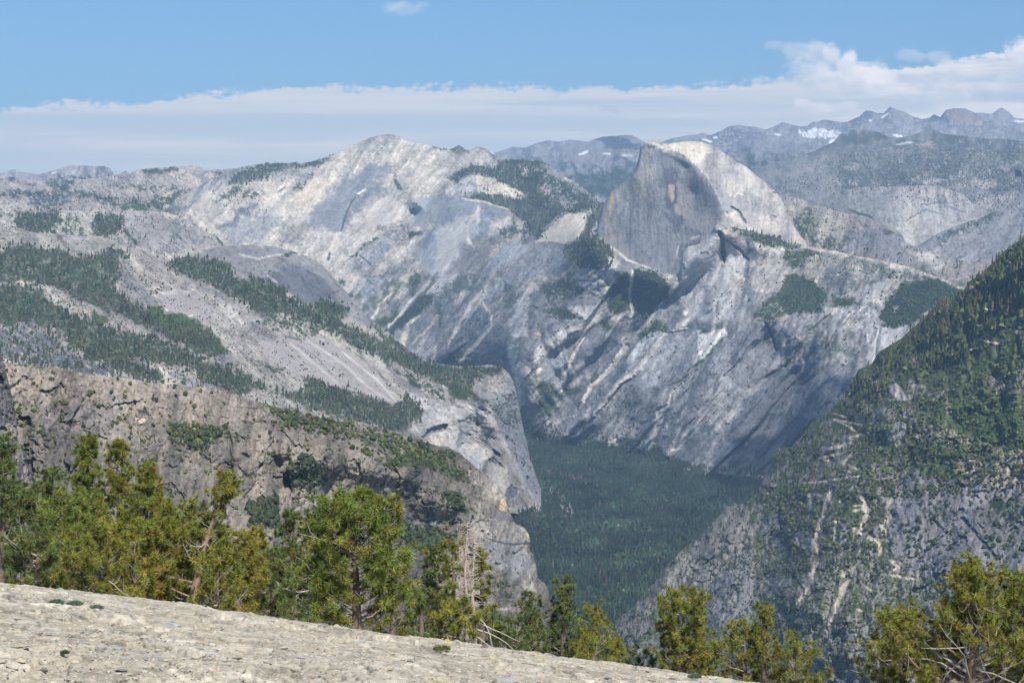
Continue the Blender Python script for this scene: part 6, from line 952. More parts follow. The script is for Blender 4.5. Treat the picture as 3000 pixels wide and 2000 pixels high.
scatter(W, 'd5 540,110 800,80 960,180 900,260 700,300 600,290 540,200', 22, 10, kind=1, seed=38, gate=-.15); scatter(W, 'd5 400,370 560,400 760,370 980,500 860,500 700,480 560,430', 30, 10, kind=1, seed=39, gate=-.3)
scatter(W, 'd5 1350,0 1470,0 1450,100 1440,200 1490,400 1350,450 1230,360 1230,200', 30, 9, kind=1, hue=1, seed=40, gate=-.3); scatter(W, 'd5 1530,-60 1780,0 1890,130 1880,280 1700,430 1560,640 1500,640 1490,300 1500,150', 45, 9, kind=1, seed=41)
scatter(W, 'd5 480,1180 600,1190 680,1300 640,1568 480,1568 480,1280', 34, 13, seed=42); scatter(W, 'd5 740,1260 960,1240 900,1350 680,1400', 26, 12, seed=43); scatter(W, 'd5 1560,700 1740,510 1880,560 1900,640 1780,650 1600,740', 24, 9, kind=1, hue=1, seed=44)
scatter(W, 'c5 1000,200 1400,500 1700,800 2240,500 2240,1500 1240,1500 1200,1100 1100,900 900,900 300,700', 6, 7, kind=1, seed=45, gate=.15); scatter(W, 'c5 1200,1250 1700,1100 2240,1300 2240,1568 1240,1568', 14, 11, seed=46, gate=0)
scatter(W, 'c6 430,50 560,70 780,150 720,175 560,170 450,120', 40, 18, seed=47); scatter(W, 'c6 680,340 800,350 950,470 900,590 700,610 600,510 640,440', 34, 9, kind=1, seed=48, gate=-.5); scatter(W, 'c6 660,170 900,190 780,290 700,300', 22, 9, kind=1, seed=49, gate=-.2)
scatter(W, 'c6 1320,540 1440,410 1640,370 1880,450 1620,580 1480,690 1340,695 1290,620', 38, 10, kind=1, seed=50); scatter(W, 'c6 780,165 1200,225 1700,360 1860,440 1600,420 1100,330 800,260', 16, 13, seed=51, gate=-.1)
scatter(W, 'c6 480,150 1800,400 1500,1000 1000,1200 500,1500 0,1500 0,700', 7, 7, kind=1, seed=52, gate=.15); scatter(W, 'c6 1500,300 1900,420 1860,460 1480,380', 20, 15, seed=53, gate=-.2)
scatter(W, 'd3 1640,960 1740,990 1830,1030 2050,1060 2240,1130 2300,1200 2000,1180 1700,1090', 20, 22, seed=54, gate=-.3); scatter(W, 'c6 980,470 1150,500 1060,580 980,560', 26, 9, kind=1, seed=55)
scatter('rocky_shoulder', 'p 2280,570 2660,690 2900,760 2900,840 2400,800', 16, 12, seed=56, gate=.0); scatter('distant_slab_ridge', 'c3 1620,1568 1890,1450 2240,1320 2240,1400 1850,1520 1700,1600', 26, 14, seed=57, gate=0)
scatter('distant_granite_dome', 'p 2425,600 2500,550 2750,540 2860,600 2820,610 2500,570', 20, 13, seed=58, gate=-.05)
scatter('forested_mountain_range', 'p 2250,560 2500,450 3000,430 3000,680 2850,600 2500,560', 30, 16, seed=59, gate=-.3, dead=0)
scatter(W, 'p 1500,1225 1600,1245 1700,1262 1870,1280 1960,1330 2120,1375 2330,1365 2330,1500 1540,1450', 40, 15, seed=90, gate=-.15)
# valley floor
scatter('valley_floor', 'p 1500,1280 1900,1320 2120,1400 2340,1420 2300,1560 1700,2040 1540,1700', 29, 21, seed=60, dead=.03, hue=3)
scatter('valley_floor', 'p 1500,1280 1900,1320 2120,1400 2340,1420 2300,1560 1700,2040 1540,1700', 16, 19, seed=62, gate=.05, gs=70., dead=.02, hue=3)
scatter('valley_floor', 'p 1520,1400 1700,1420 2000,1560 1900,1700 1560,1600', 4, 13, kind=1, hue=0, seed=61, dead=.1)
# right slope
W = 'steep_right_slope'
scatter(W, 'c6 2320,40 2240,110 2060,245 1850,435 1480,715 1240,925 1060,1155 960,1245 1120,1260 1350,1180 1360,1050 1500,1000 1850,930 1900,840 2150,640 2240,480 2320,380', 15, 19, hue=1, seed=70, gate=-.75, dead=.20)
scatter(W, 'c6 2320,380 2140,640 1900,840 1850,930 1500,1010 1360,1180 1560,1190 1900,1010 2240,830 2320,780', 6, 12, seed=71, gate=-.1, dead=.12)
scatter(W, 'c6 960,1250 1200,1200 1300,1400 1250,1568 620,1568 770,1420', 17, 14, seed=72, gate=-.15, dead=.05); scatter(W, 'c9 620,20 900,0 1000,200 900,300 700,400 500,460 480,330 580,130', 17, 14, seed=73, gate=-.15, dead=.05)
scatter(W, 'c8 1740,1250 1960,1010 2240,700 c9 200,520 430,400 520,520 480,800 200,900 0,1100 -500,1568', 14, 11, seed=74, gate=-.1, dead=.06)
scatter(W, 'c9 620,300 1400,0 2300,0 2300,200 1400,400 1300,700 500,700', 12, 9, kind=1, hue=1, seed=75, gate=-.15); scatter(W, 'c9 400,700 1400,650 1600,900 2300,900 2300,1568 -600,1568', 20, 5, kind=1, hue=1, seed=76, gate=-.1)
scatter(W, 'c9 1340,250 2300,200 2300,1000 1500,900', 7, 9, kind=1, seed=77, gate=.02); scatter(W, 'c6 1300,1180 1900,1010 2300,800 2300,1568 1100,1568', 10, 7, kind=1, hue=2, seed=78, gate=-.2)
scatter(W, 'c9 600,150 1300,0 1350,500 1250,800 700,900', 7, 14, seed=79, gate=0)
# near cliff bushes and stunted trees
W = 'near_cliff'
scatter(W, 'p -60,1070 500,1130 1000,1240 1400,1360 1400,1420 1000,1300 500,1200 -60,1140', 5, 3.6, kind=1, hue=1, seed=80, gate=.12)
scatter(W, 'c4 1100,1340 1480,1340 1510,1400 1330,1500 1150,1450', 22, 5, kind=1, hue=1, seed=81, gate=-.2)
scatter(W, 'c4 1780,1240 2050,1260 c5 0,1300 300,1380 560,1440 760,1530 700,1568 400,1568 200,1450 0,1400 c4 2000,1380 1850,1330', 22, 5, kind=1, hue=1, seed=82, gate=-.1)
scatter(W, 'c8 0,0 330,60 560,50 740,140 830,230 700,210 560,160 320,160', 18, 5, kind=1, hue=1, seed=83, gate=-.1); scatter(W, 'c8 640,320 760,310 840,440 740,450 690,370', 18, 5.5, kind=1, seed=84)
scatter(W, 'c8 280,540 480,560 680,570 740,630 640,700 460,700', 24, 6, kind=1, seed=85); scatter(W, 'c7 1750,280 1900,170 2010,330 1900,400 1750,370', 20, 6, kind=1, seed=86); scatter(W, 'c7 1500,480 1700,420 1720,620 1560,610', 20, 6, kind=1, seed=87)
scatter(W, 'p -60,1120 1000,1300 1400,1400 1560,1700 1500,2000 -60,1900', 6, 3.0, kind=1, hue=1, seed=88, gate=.12, gs=34., dead=.12); scatter(W, 'p 500,1250 1300,1350 1400,1700 500,1700', 2.0, 6, kind=0, seed=89, gate=.2, gs=45., wid=1.5)

# widest-looking 300 stand as things of their own, the rest is one wood
ALL = np.concatenate(TREES); 
def in_view(A):
    u = U0 + A[:, 0] / A[:, 1] * F; v = V0 - A[:, 2] / A[:, 1] * F
    slab_v = 1696 + .1326 * (u) 
    return (u > 0) & (u < 3000) & (v < slab_v - 60)
def build_plants(name, A, mat):
    co = []; tri = []; col = []; off = 0
    kinds = A[:, 5].astype(int); pick = RNG.randint(0, 1000, len(A)); small = A[:, 9] < 14
    for kd, temps in ((0, TREE_T), (1, BUSH_T)):
        for ti, (TV, TT) in enumerate(temps):
            if kd == 0 and ti == 2: m = (kinds == 0) & small & (pick % 2 == 0)
            elif kd == 0 and ti == 1: m = (kinds == 0) & small & (pick % 2 == 1)
            elif kd == 0: m = (kinds == 0) & ~small & (pick % 2 == (0 if ti == 0 else 1))
            else: m = (kinds == 1) & (pick % 3 == ti)
            B = A[m]; n = len(B)
            if not n: continue
            rot = RNG.uniform(0, 6.28, n); c, s_ = np.cos(rot), np.sin(rot)
            x = TV[None, :, 0] * c[:, None] - TV[None, :, 1] * s_[:, None]; y = TV[None, :, 0] * s_[:, None] + TV[None, :, 1] * c[:, None]
            h = B[:, 3:4]; wd = B[:, 4:5]
            P3 = np.stack([B[:, 0:1] + x * h * wd, B[:, 1:2] + y * h * wd, B[:, 2:3] + TV[None, :, 2] * h], -1)
            jit = RNG.uniform(.75, 1.25, (n, len(TV)))
            co.append(P3.reshape(-1, 3)); col.append((B[:, None, 6:9] * jit[..., None]).reshape(-1, 3))
            tri.append((TT[None] + (np.arange(n) * len(TV))[:, None, None] + off).reshape(-1, 3)); off += n * len(TV)
    co = np.concatenate(co); tri = np.concatenate(tri); col = np.concatenate(col)
    return new_mesh(name, co, tri.ravel(), np.arange(len(tri)) * 3, col, False, mat)
vis = in_view(ALL); rank = np.where(vis, ALL[:, 9], 0)
CON = ALL[:, 5] == 0
def largest(mask, n):
    idx = np.where(mask)[0]; return idx[np.argsort(-rank[idx])[:n]]
big_c = largest(CON, 300); big_b = largest(~CON, 300)
single = np.zeros(len(ALL), bool); single[big_c] = True; single[big_b] = True
o = build_plants('forest', ALL[~single & CON], M_CONIFER); tag(o, label='woods of small conifers spread over the valley and mountain sides', kind='stuff')
o = build_plants('scrub', ALL[~single & ~CON], M_CONIFER); tag(o, label='low green scrub clinging to the granite slopes', kind='stuff')
def single_mesh(T, name, tint):
    TV, TT = T; r = np.random.RandomState(3); col = np.array(tint) * r.uniform(.75, 1.25, (len(TV), 1))
    return new_mesh(name, TV, TT.ravel(), np.arange(len(TT)) * 3, col, False, M_CONIFER, link=False)
SM = {}
TINTS = [(.048, .066, .032), (.062, .078, .034), (.036, .052, .028), (.18, .14, .11)]
def place_single(i, name):
    a = ALL[i]; kd = int(a[5]); u = U0 + a[0] / a[1] * F; dead = a[6] > .115
    ti = 3 if dead else int(a[6] * 1e4) % 3; key = (kd, i % 3, ti)
    if key not in SM: SM[key] = single_mesh([TREE_T[0], TREE_T[3], TREE_T[1]][i % 3] if kd == 0 else BUSH_T[i % 3], name, TINTS[ti])
    o = bpy.data.objects.new(name, SM[key]); COL.objects.link(o)
    o.location = a[:3]; o.scale = (a[3] * a[4], a[3] * a[4], a[3]); o.rotation_euler = (0, 0, (i * 1.7) % 6.28)
    near = a[1] < 3000; v = V0 - a[2] / a[1] * F
    if near:
        rim = float(np.interp(u, LAYERS['near_cliff']['us'], LAYERS['near_cliff']['vt'])); h = v - rim
        row = 'along the rim of' if h < 45 else 'high on' if h < 150 else 'halfway down' if h < 300 else 'low down on' if h < 420 else 'at the bottom of'
        colm = 'at the left edge' if u < 150 else 'left of the tall pines' if u < 230 else 'behind the tall pines' if u < 400 else 'left of the leaning pine' if u < 520 else 'behind the leaning pine' if u < 680 else 'right of the leaning pine' if u < 780 else 'left of the bushiest pine' if u < 900 else 'behind the bushiest pine' if u < 1130 else 'left of the dead trunks' if u < 1320 else 'behind the dead trunks' if u < 1430 else 'at the outer end'
        size = 'large' if a[9] > 17 else 'small'
    elif u > 2000:
        rim = float(np.interp(u, LAYERS['steep_right_slope']['us'], LAYERS['steep_right_slope']['vt'])); h = v - rim
        row = 'on the skyline' if h < 25 else 'just below the skyline' if h < 110 else 'inside'
        colm = 'lowest part' if u < 2350 else 'beside the trail' if u < 2500 else 'above the trail' if u < 2650 else 'upper part' if u < 2830 else 'highest part'
        size = 'tall' if a[9] > 26 else 'medium'
    if kd == 0:
        if near: g = ('%s conifer %s the near cliff, %s' % (size, row, colm), 'conifers %s the near cliff, %s' % (row, colm))
        elif u > 2000 and dead: g = ('%s bare brown conifer %s of the right slope, %s' % (size, row, colm), 'dead %s conifers %s of the right slope, %s' % (size, row, colm))
        elif u > 2000: g = ('%s green conifer %s of the right slope, %s' % (size, row, colm), '%s conifers %s of the right slope, %s' % (size, row, colm))
        elif u < 1590: g = ('%s conifer in the woods of the left ridge' % ('bare brown' if dead else 'dark green'), '%s conifers on the left ridge' % ('dead' if dead else 'green'))
        else:
            rr = 'foot of the central walls' if v < 1420 else 'far end' if v < 1500 else 'far half' if v < 1580 else 'middle' if v < 1640 else 'near half' if v < 1690 else 'near end' if v < 1740 else 'close above the pines' if v < 1790 else 'nearest corner'; cc = 'beside the near cliff' if u < 1650 else 'left of centre' if u < 1750 else 'right of centre' if u < 1850 else 'beside the right slope'
            g = ('%s conifer on the valley floor, %s, %s' % ('bare brown' if dead else 'dark green', rr, cc), '%s conifers on the valley floor, %s, %s' % ('dead' if dead else 'green', rr, cc))
        cat = 'conifer'
    else:
        cat = 'bush'
        g = ('%s green bush %s the near cliff, %s' % (size, row, colm), '%s bushes %s the near cliff, %s' % (size, row, colm)) if near else ('green bush %s of the right slope, %s' % (row, colm), 'bushes %s of the right slope, %s' % (row, colm)) if u > 2000 else ('low green bush on the slopes of the left ridge', 'bushes on the left ridge')
    tag(o, label=g[0], cat=cat, group=g[1])
for i in big_c: place_single(int(i), 'conifer_tree')
for i in big_b: place_single(int(i), 'bush')
print('plants', len(ALL), 'conifers', CON.sum())
# ------------------------------------------------------------------ foreground: bare granite slab, stones, pines
def slab_z(x, y): return -1.7 - .096 * y - .1326 * x - .00189 * y * y - .02 * np.maximum(0, y - 78) ** 1.7
def on_slab(u, v):
    t = (u - U0) / F; s = (V0 - v) / F; B = s + .096 + .1326 * t
    disc = max(B * B - 4 * .00189 * 1.7, 0); y = (-B - math.sqrt(disc)) / (2 * .00189)
    return t * y, y
def slab_bumps(x, y):
    big = .10 * fbm(x / 3.0, y / 4.5, 201, 3)
    t = (fbm(x / 1.1, y / 1.7, 205, 4, .55) * 2.2 + fbm(x / .35, y / .5, 206, 2) * .35); fr = t - np.floor(t)
    flake = .09 * (np.floor(t) + sstep(fr, .86, 1.0)) * np.clip(.25 + fbm(x / 4., y / 4., 207, 2), .05, 1)
    grit = .012 * fbm(x / .12, y / .12, 208, 3, .7)
    wx = .3 * fbm(x / .5, y / .7, 221, 3); wy = .3 * fbm(x / .5, y / .7, 222, 3); out = []
    for (L, A_) in ((.62, .035), (.21, .016)):
        f1, f2, R3_, ox, oy = worley(x / L + wx, y / (L * 1.5) + wy, 223 + int(L * 10)); e = 1 - sstep(f2 - f1, .02, .12)
        h_ = A_ * ((R3_[0] - .4) + (R3_[1] - .5) * 1.2 * ox + (R3_[2] - .5) * 1.2 * oy - .5 * e); out.append((R3_[0], e)); big = big + h_
    slab_bumps.plates = out
    fade = np.clip(1.4 - y / 60., .25, 1)
    return (big + flake + grit) * fade, t, fr
M_SLAB = rock_material('weathered_slab', 16, .03, var=.5, stretch=(1, .7, 1))
tt = np.arange(-.32, .32, .00062)
ys = np.concatenate([np.linspace(8.5, 14, 130)[:-1], np.linspace(14, 24, 130)[:-1], np.linspace(24, 42, 110)[:-1], np.linspace(42, 78, 60)[:-1], np.linspace(78, 130, 20)])
TX, YY = np.meshgrid(tt, ys); XX = TX * YY
hb, tq, fr = slab_bumps(XX, YY); PLATES = slab_bumps.plates; ZZ = slab_z(XX, YY) + hb
cs = np.empty(XX.shape + (3,)); cs[:] = (.50, .44, .335)
n1 = fbm(XX / .8, YY / 1.2, 211, 4, .6); n2 = fbm(XX / .22, YY / .3, 212, 4, .65); n3 = fbm(XX / 3.5, YY / 6, 213, 3)
cs = shade_mix(cs, sstep(n1 + n3 * .6, .0, .6), (.58, .525, .42)); cs = shade_mix(cs, sstep(n2, .15, .5) * .7, (.46, .44, .40))
cs = shade_mix(cs, sstep(-n2 + .3 * n3, .25, .55) * .6, (.30, .27, .22)); cs = shade_mix(cs, sstep(fbm(XX / .5, YY / .6, 214, 3), .30, .45) * .55, (.52, .42, .24))
cs = shade_mix(cs, sstep(fr, .90, 1.0) * sstep(n2, -.4, .2) * .8, (.15, .145, .14))  # flake step edges painted darker, standing in for their shadow lines
pl = PLATES
for (rr, ee), a_ in zip(pl, (.30, .34)): cs = cs * (1 - a_ / 2 + a_ * rr)[..., None]; cs = cs * (1 - .45 * ee * sstep(n2 + n3, -.3, .2))[..., None]
cs = cs * (1 + .30 * fbm(XX / .06, YY / .08, 215, 2, .7))[..., None]
lp, st_ = grid_faces(*XX.shape)
# winding up
o = new_mesh('granite_slab', np.stack([XX, YY, ZZ], -1).reshape(-1, 3), lp, st_, cs.reshape(-1, 3), True, M_SLAB); tag(o, kind='structure')
o.data.flip_normals()

def ico(seed, sub=1, flat=.4):
    import bmesh
    bm = bmesh.new(); bmesh.ops.create_icosphere(bm, subdivisions=sub, radius=1); r = np.random.RandomState(seed)
    V = np.array([v.co[:] for v in bm.verts]); T = np.array([[v.index for v in f.verts] for f in bm.faces]); bm.free()
    for _ in range(7):      # chipped flat faces
        n = r.normal(size=3); n /= np.linalg.norm(n); d = V @ n; lim = r.uniform(.45, .8); V = V - np.maximum(d - lim, 0)[:, None] * n
    V *= np.array([1, r.uniform(.6, .9), flat * r.uniform(.7, 1.2)]); V *= 1 + .05 * r.normal(size=(len(V), 1))
    return V, T
STONES = [ico(300 + k, 2) for k in range(8)]; SMALL = [ico(320 + k, 1) for k in range(6)]
M_STONE = rock_material('loose_stone', 30, .006, var=.35)
def stone_colour(r):
    return np.array([(.44, .41, .35), (.34, .33, .31), (.50, .46, .38), (.27, .26, .25), (.46, .38, .26)][r.randint(5)]) * r.uniform(.8, 1.15)
def put_stone(u, v, wpx, label, tall=1.0, colr=None, seed=0, sink=.35, cat='stone', group=None):
    r = np.random.RandomState(seed + 500); x, y = on_slab(u, v); w = wpx / F * y / 2
    V, T = STONES[seed % 8]; c = np.array(colr) if colr is not None else stone_colour(r)
    V = V * w; V[:, 2] *= tall
    o = new_mesh('stone', V, T.ravel(), np.arange(len(T)) * 3, np.broadcast_to(c, V.shape) * r.uniform(.85, 1.15, (len(V), 1)), False, M_STONE)
    zb = slab_z(x, y) + float(slab_bumps(np.array([x]), np.array([y]))[0][0])
    o.location = (x, y, zb + V[:, 2].max() * (1 - sink * 1.4)); o.rotation_euler = (r.uniform(-.15, .15), r.uniform(-.15, .15), r.uniform(-.6, .6))
    tag(o, label=label, cat=cat, group=group)
for k, (u, v, w, tall, c, lab) in enumerate([
    (178, 1741, 60, 1.2, (.42, .40, .35), 'pale angular block on the left skyline, just right of the yellow lichen'),
    (130, 1733, 26, 1.5, (.40, .39, .37), 'small upright grey block beside the larger block on the left skyline'),
    (335, 1884, 58, .8, (.30, .31, .33), 'flat blue grey stone with a dark edge, below the cushion plants'),
    (128, 1948, 30, 1.8, (.20, .20, .20), 'squat dark grey stone near the lower left corner'),
    (887, 1925, 48, 1.0, (.46, .45, .42), 'pale flat stone with a grey end in the middle of the bare gravel'),
    (483, 1895, 44, .9, (.42, .38, .30), 'tan flat stone lying right of the blue grey stone'),
    (1057, 1880, 52, .9, (.38, .39, .42), 'rounded blue grey stone under the bushiest pine'),
    (1137, 1957, 26, 1.2, (.28, .28, .30), 'dark grey stone alone in the gravel left of the slab centre'),
    (1490, 1990, 80, .8, (.34, .34, .36), 'wide grey stone cut by the bottom edge of the photo'),
    (1083, 1980, 24, .6, (.14, .14, .15), 'thin black stone close to the bottom edge'),
    (1330, 1902, 28, 1.1, (.34, .32, .28), 'brown stone right beside the yellow flowers'),
    (1782, 1983, 26, 1.2, (.24, .22, .20), 'dark brown stone at the thin right end of the slab'),
    (195, 1925, 22, .6, (.25, .25, .18), 'small mossy stone above the lower left corner'),
    (700, 1815, 50, .5, (.5, .48, .43), 'long white stone lying on the slab skyline below the leaning pine'),
    (360, 1966, 46, .5, (.22, .19, .17), 'thin dark brown flake at the bottom left'),
    (620, 1888, 22, 1.3, (.24, .23, .23), 'small black block in the gravel right of the tan stone'),
    (45, 1752, 60, .7, (.27, .27, .28), 'low dark slab on the far left under the first pine'),
    (505, 1830, 60, .7, (.36, .37, .38), 'blue grey ledge stone right of the cushion plants'),
    (640, 1990, 34, .7, (.52, .36, .26), 'reddish stone on the bottom edge'),
    (60, 1905, 60, .6, (.40, .36, .28), 'tan slab of rock half buried at the left edge')]):
    put_stone(u, v, w, lab, tall, c, k)
rs = np.random.RandomState(77); cnt = 0
zones = [(0, 600, 'left'), (600, 1150, 'left-centre'), (1150, 1650, 'right-centre'), (1650, 2150, 'right')]
while cnt < 110:
    u = rs.uniform(0, 2150); v = rs.uniform(1715 + .1326 * u, 1998)
    if v > 1998 or v < 1712 + .134 * u: continue
    near = (v - (1700 + .134 * u)) / (2000 - (1700 + .134 * u)); zl = [z[2] for z in zones if z[0] <= u < z[1]][0]
    row = 'near the skyline' if near < .35 else ('in the middle' if near < .7 else 'close to the bottom edge')
    c = stone_colour(rs); tone = 'dark grey' if c.mean() < .29 else ('tan' if c[0] - c[2] > .12 else ('pale' if c.mean() > .42 else 'grey'))
    put_stone(u, v, rs.uniform(12, 30) * (1 + .6 * near), '%s flat stone %s of the bare slab, %s part' % (tone, row, zl), rs.uniform(.5, 1.1), c, 100 + cnt, group='%s stones %s, %s part of the slab' % (tone, row, zl)); cnt += 1
# gravel
n = 10000; u = rs.uniform(-40, 2300, n); q = rs.rand(n) ** .8; v = 1702 + .134 * u + q * 320
ok = v < 2015; u, v = u[ok], v[ok]; pos = np.array([on_slab(a, b) for a, b in zip(u, v)]); n = len(pos)
sz = rs.lognormal(-4.25, .6, n).clip(.006, .07); zb = slab_z(pos[:, 0], pos[:, 1]) + slab_bumps(pos[:, 0], pos[:, 1])[0]
co = []; tr = []; cl = []; off = 0
for k in range(6):
    V, T = SMALL[k]; m = np.arange(n) % 6 == k; nn = m.sum(); a = rs.uniform(0, 6.28, nn); c_, s_ = np.cos(a), np.sin(a)
    x = V[None, :, 0] * c_[:, None] - V[None, :, 1] * s_[:, None]; y = V[None, :, 0] * s_[:, None] + V[None, :, 1] * c_[:, None]
    S = sz[m][:, None]; P3 = np.stack([pos[m, 0:1] + x * S, pos[m, 1:2] + y * S, zb[m][:, None] + V[None, :, 2] * S + S * .1], -1)
    co.append(P3.reshape(-1, 3)); tr.append((T[None] + (np.arange(nn) * len(V))[:, None, None] + off).reshape(-1, 3)); off += nn * len(V)
    cc = np.array([stone_colour(rs) * .6 + np.array([.19, .17, .135]) for _ in range(nn)]); cl.append(np.repeat(cc, len(V), 0))
co, tr, cl = map(np.concatenate, (co, tr, cl))
o = new_mesh('gravel', co, tr.ravel(), np.arange(len(tr)) * 3, cl, False, M_STONE); tag(o, label='loose gravel and flakes on the granite slab', kind='stuff')

# bark
M_BARK = bpy.data.materials.new('pine_bark'); M_BARK.use_nodes = True
_w = NT(M_BARK.node_tree); _tc = _w.node('ShaderNodeTexCoord'); _mp = _w.node('ShaderNodeMapping'); _mp.inputs['Scale'].default_value = (1, 1, .25)
_w.l.new(_tc.outputs['Object'], _mp.inputs[0]); _n = _w.noise(_mp.outputs[0], 28, 5, .65); _at = _w.node('ShaderNodeAttribute', attribute_name='Col')
_v = _w.node('ShaderNodeVectorMath'); _v.operation = 'SCALE'; _w.l.new(_at.outputs['Color'], _v.inputs[0]); _w.l.new(_w.m('ADD', .45, _w.m('MULTIPLY', _n, 1.1)), _v.inputs['Scale'])
_w.l.new(_v.outputs[0], _w.n['Principled BSDF'].inputs['Base Color']); _w.n['Principled BSDF'].inputs['Roughness'].default_value = .9
_b = _w.node('ShaderNodeBump'); _b.inputs['Distance'].default_value = .02; _w.l.new(_n, _b.inputs['Height']); _w.l.new(_b.outputs[0], _w.n['Principled BSDF'].inputs['Normal'])

class Tubes:
    def __init__(s): s.co = []; s.f = []; s.c = []; s.n = 0
    def add(s, P, R, col, sides=5):
        P = np.array(P, float); R = np.array(R, float); T = np.gradient(P, axis=0); T /= np.linalg.norm(T, axis=1, keepdims=True) + 1e-9
        ref = np.array([.31, .87, .13]); A = np.cross(T, ref); A /= np.linalg.norm(A, axis=1, keepdims=True) + 1e-9; B = np.cross(T, A)
        a = np.arange(sides) * 2 * math.pi / sides
        V = P[:, None] + R[:, None, None] * (np.cos(a)[None, :, None] * A[:, None] + np.sin(a)[None, :, None] * B[:, None])
        m = len(P); i = np.arange(m - 1)[:, None] * sides + np.arange(sides)[None]; j = np.arange(m - 1)[:, None] * sides + (np.arange(sides)[None] + 1) % sides
        s.f.append(np.stack([i, j, j + sides, i + sides], -1).reshape(-1, 4) + s.n); s.co.append(V.reshape(-1, 3)); s.c.append(np.broadcast_to(np.array(col), (m * sides, 3))); s.n += m * sides
    def build(s, name, parent, mat):
        co = np.concatenate(s.co); f = np.concatenate(s.f); return new_mesh(name, co, f.ravel(), np.arange(len(f)) * 4, np.concatenate(s.c), True, mat, parent)

def tuft_template(seed, n=56, L=.14):
    r = np.random.RandomState(seed); V = []
    for k in range(n):
        th = math.acos(r.uniform(-.45, 1)); ph = r.uniform(0, 6.283); d = np.array([math.sin(th) * math.cos(ph), math.sin(th) * math.sin(ph), math.cos(th)])
        b = np.array([0, 0, r.uniform(-.05, .03)]); l = L * r.uniform(.75, 1.15); side = np.cross(d, r.normal(size=3)); side /= np.linalg.norm(side); side *= .0072
        V += [b - side, b + side, b + d * l]
    return np.array(V)
TUFTS = [tuft_template(400 + k) for k in range(6)]
BARK = (.19, .14, .11); BARKG = (.33, .29, .26); DEADW = (.42, .36, .31)
def pine(u, D, vtop, wpx, label, seed, prof='cone', low=.12, dens=1.0, bend=None, bare=0.0, hue=0, tuft=1.0, name='pine_tree', lean=0.0, rad=.13, dead_limbs=6, skip=None, base_u=None, group=None, cat='pine tree', holes=.5, front=None, bark=None):
    BARK = bark or (.19, .14, .11)
    r = np.random.RandomState(seed); x0 = ((base_u if base_u is not None else u) - U0) / F * D; zb = float(slab_z(x0, D)) - .1; H = (V0 - vtop) / F * D - zb; Rc = wpx * 1.12 / 2 / F * D
    e = bpy.data.objects.new(name, None); COL.objects.link(e); e.location = (x0, D, zb); e.empty_display_size = .3
    tag(e, label=label, cat=cat, group=group)
    # trunk, as offsets (x,y) at heights
    K = 14; hs = np.linspace(0, 1, K); tx = (((u - U0) / F * D) - x0) * hs + (np.interp(hs, *zip(*bend)) / F * D if bend else 0) + .05 * H * np.cumsum(r.normal(0, .12, K)) / 3 * (0 if bend else 1); ty = .03 * H * np.cumsum(r.normal(0, .12, K)) / 3
    tx = tx - tx[0]; ty = ty - ty[0]
    TP = np.stack([tx, ty, hs * H], 1); TR = rad * (1 - hs * .88) * (1 + .25 * np.exp(-hs * 20))
    W = Tubes(); W.add(TP, TR, BARK, 8); tpos = lambda t: np.array([np.interp(t, hs, TP[:, 0]), np.interp(t, hs, TP[:, 1]), t * H])
    env = {'cone': lambda t: (1 - t) ** .75 * (.35 + .65 * min(1, t * 5)) + .04, 'round': lambda t: math.sqrt(max(0, 1 - ((t - .5) / .56) ** 2)), 'broad': lambda t: max(.12, (1 - max(0, t - .55) / .5) * (.65 + .35 * math.sin(t * 7))),
           'narrow': lambda t: .5 * (1 - t) ** .5 + .12}[prof]
    TC = []; TA = []; nb = int(H * 17 * dens)
    for k in range(nb):
        t = low + (1 - low) * ((k + r.rand()) / nb) ** .9; t = min(t, .985); az = k * 2.39996 + r.uniform(-.5, .5)
        if skip and skip(t, az, r): continue
        if front and front[0] < t < front[1] and math.sin(az) < -.72: continue
        if float(pn(np.array([t * H * 1.1 + seed]), np.array([(az % 6.283) * 1.1]), seed)[0]) > holes: continue
        L = Rc * env(t) * r.uniform(.55, 1.15) + .08; p = tpos(t); L = min(L, (H - p[2]) * 1.3 + .22); up0 = r.uniform(-.05, .35) + .55 * t; dirn = np.array([math.cos(az), math.sin(az), up0]); m = 6; Pb = [p]; d = dirn / np.linalg.norm(dirn)
        for j in range(m):
            d = d + np.array([r.normal(0, .13), r.normal(0, .13), .09 + r.normal(0, .06)]); d /= np.linalg.norm(d); Pb.append(Pb[-1] + d * L / m)
        Pb = np.array(Pb); rb = max(.008, .03 * L / 1.2 * (1.2 - t)); W.add(Pb, np.linspace(rb, .005, m + 1), BARK if r.rand() < .6 else BARKG, 4)
        ns = max(3, int(L / .12 * dens ** .3)); fr = np.sort(r.uniform(.28, 1.0, ns)); fr[-1] = 1.0
        for f in fr:
            q = f * m; i = min(int(q), m - 1); b = Pb[i] + (Pb[i + 1] - Pb[i]) * (q - i); dd = Pb[i + 1] - Pb[i]; dd = dd / np.linalg.norm(dd)
            if f < 1: dd = dd + r.normal(0, .75, 3) + np.array([0, 0, .35]); dd /= np.linalg.norm(dd)
            sl = r.uniform(.10, .34) * (1.15 - .5 * f) * (Rc ** .3); tip = b + dd * sl
            if f < 1: W.add([b, b + dd * sl * .5 + r.normal(0, .01, 3), tip], [.008, .006, .004], BARKG, 3)
            TC.append(tip); TA.append(dd + np.array([0, 0, .5]))
            if r.rand() < .4: TC.append(b + dd * sl * .75 + r.normal(0, .05, 3)); TA.append(dd + r.normal(0, .6, 3))
    for k in range(6): TC.append(tpos(.93 + .012 * k)); TA.append(np.array([r.normal(0, .3), r.normal(0, .3), 1]))
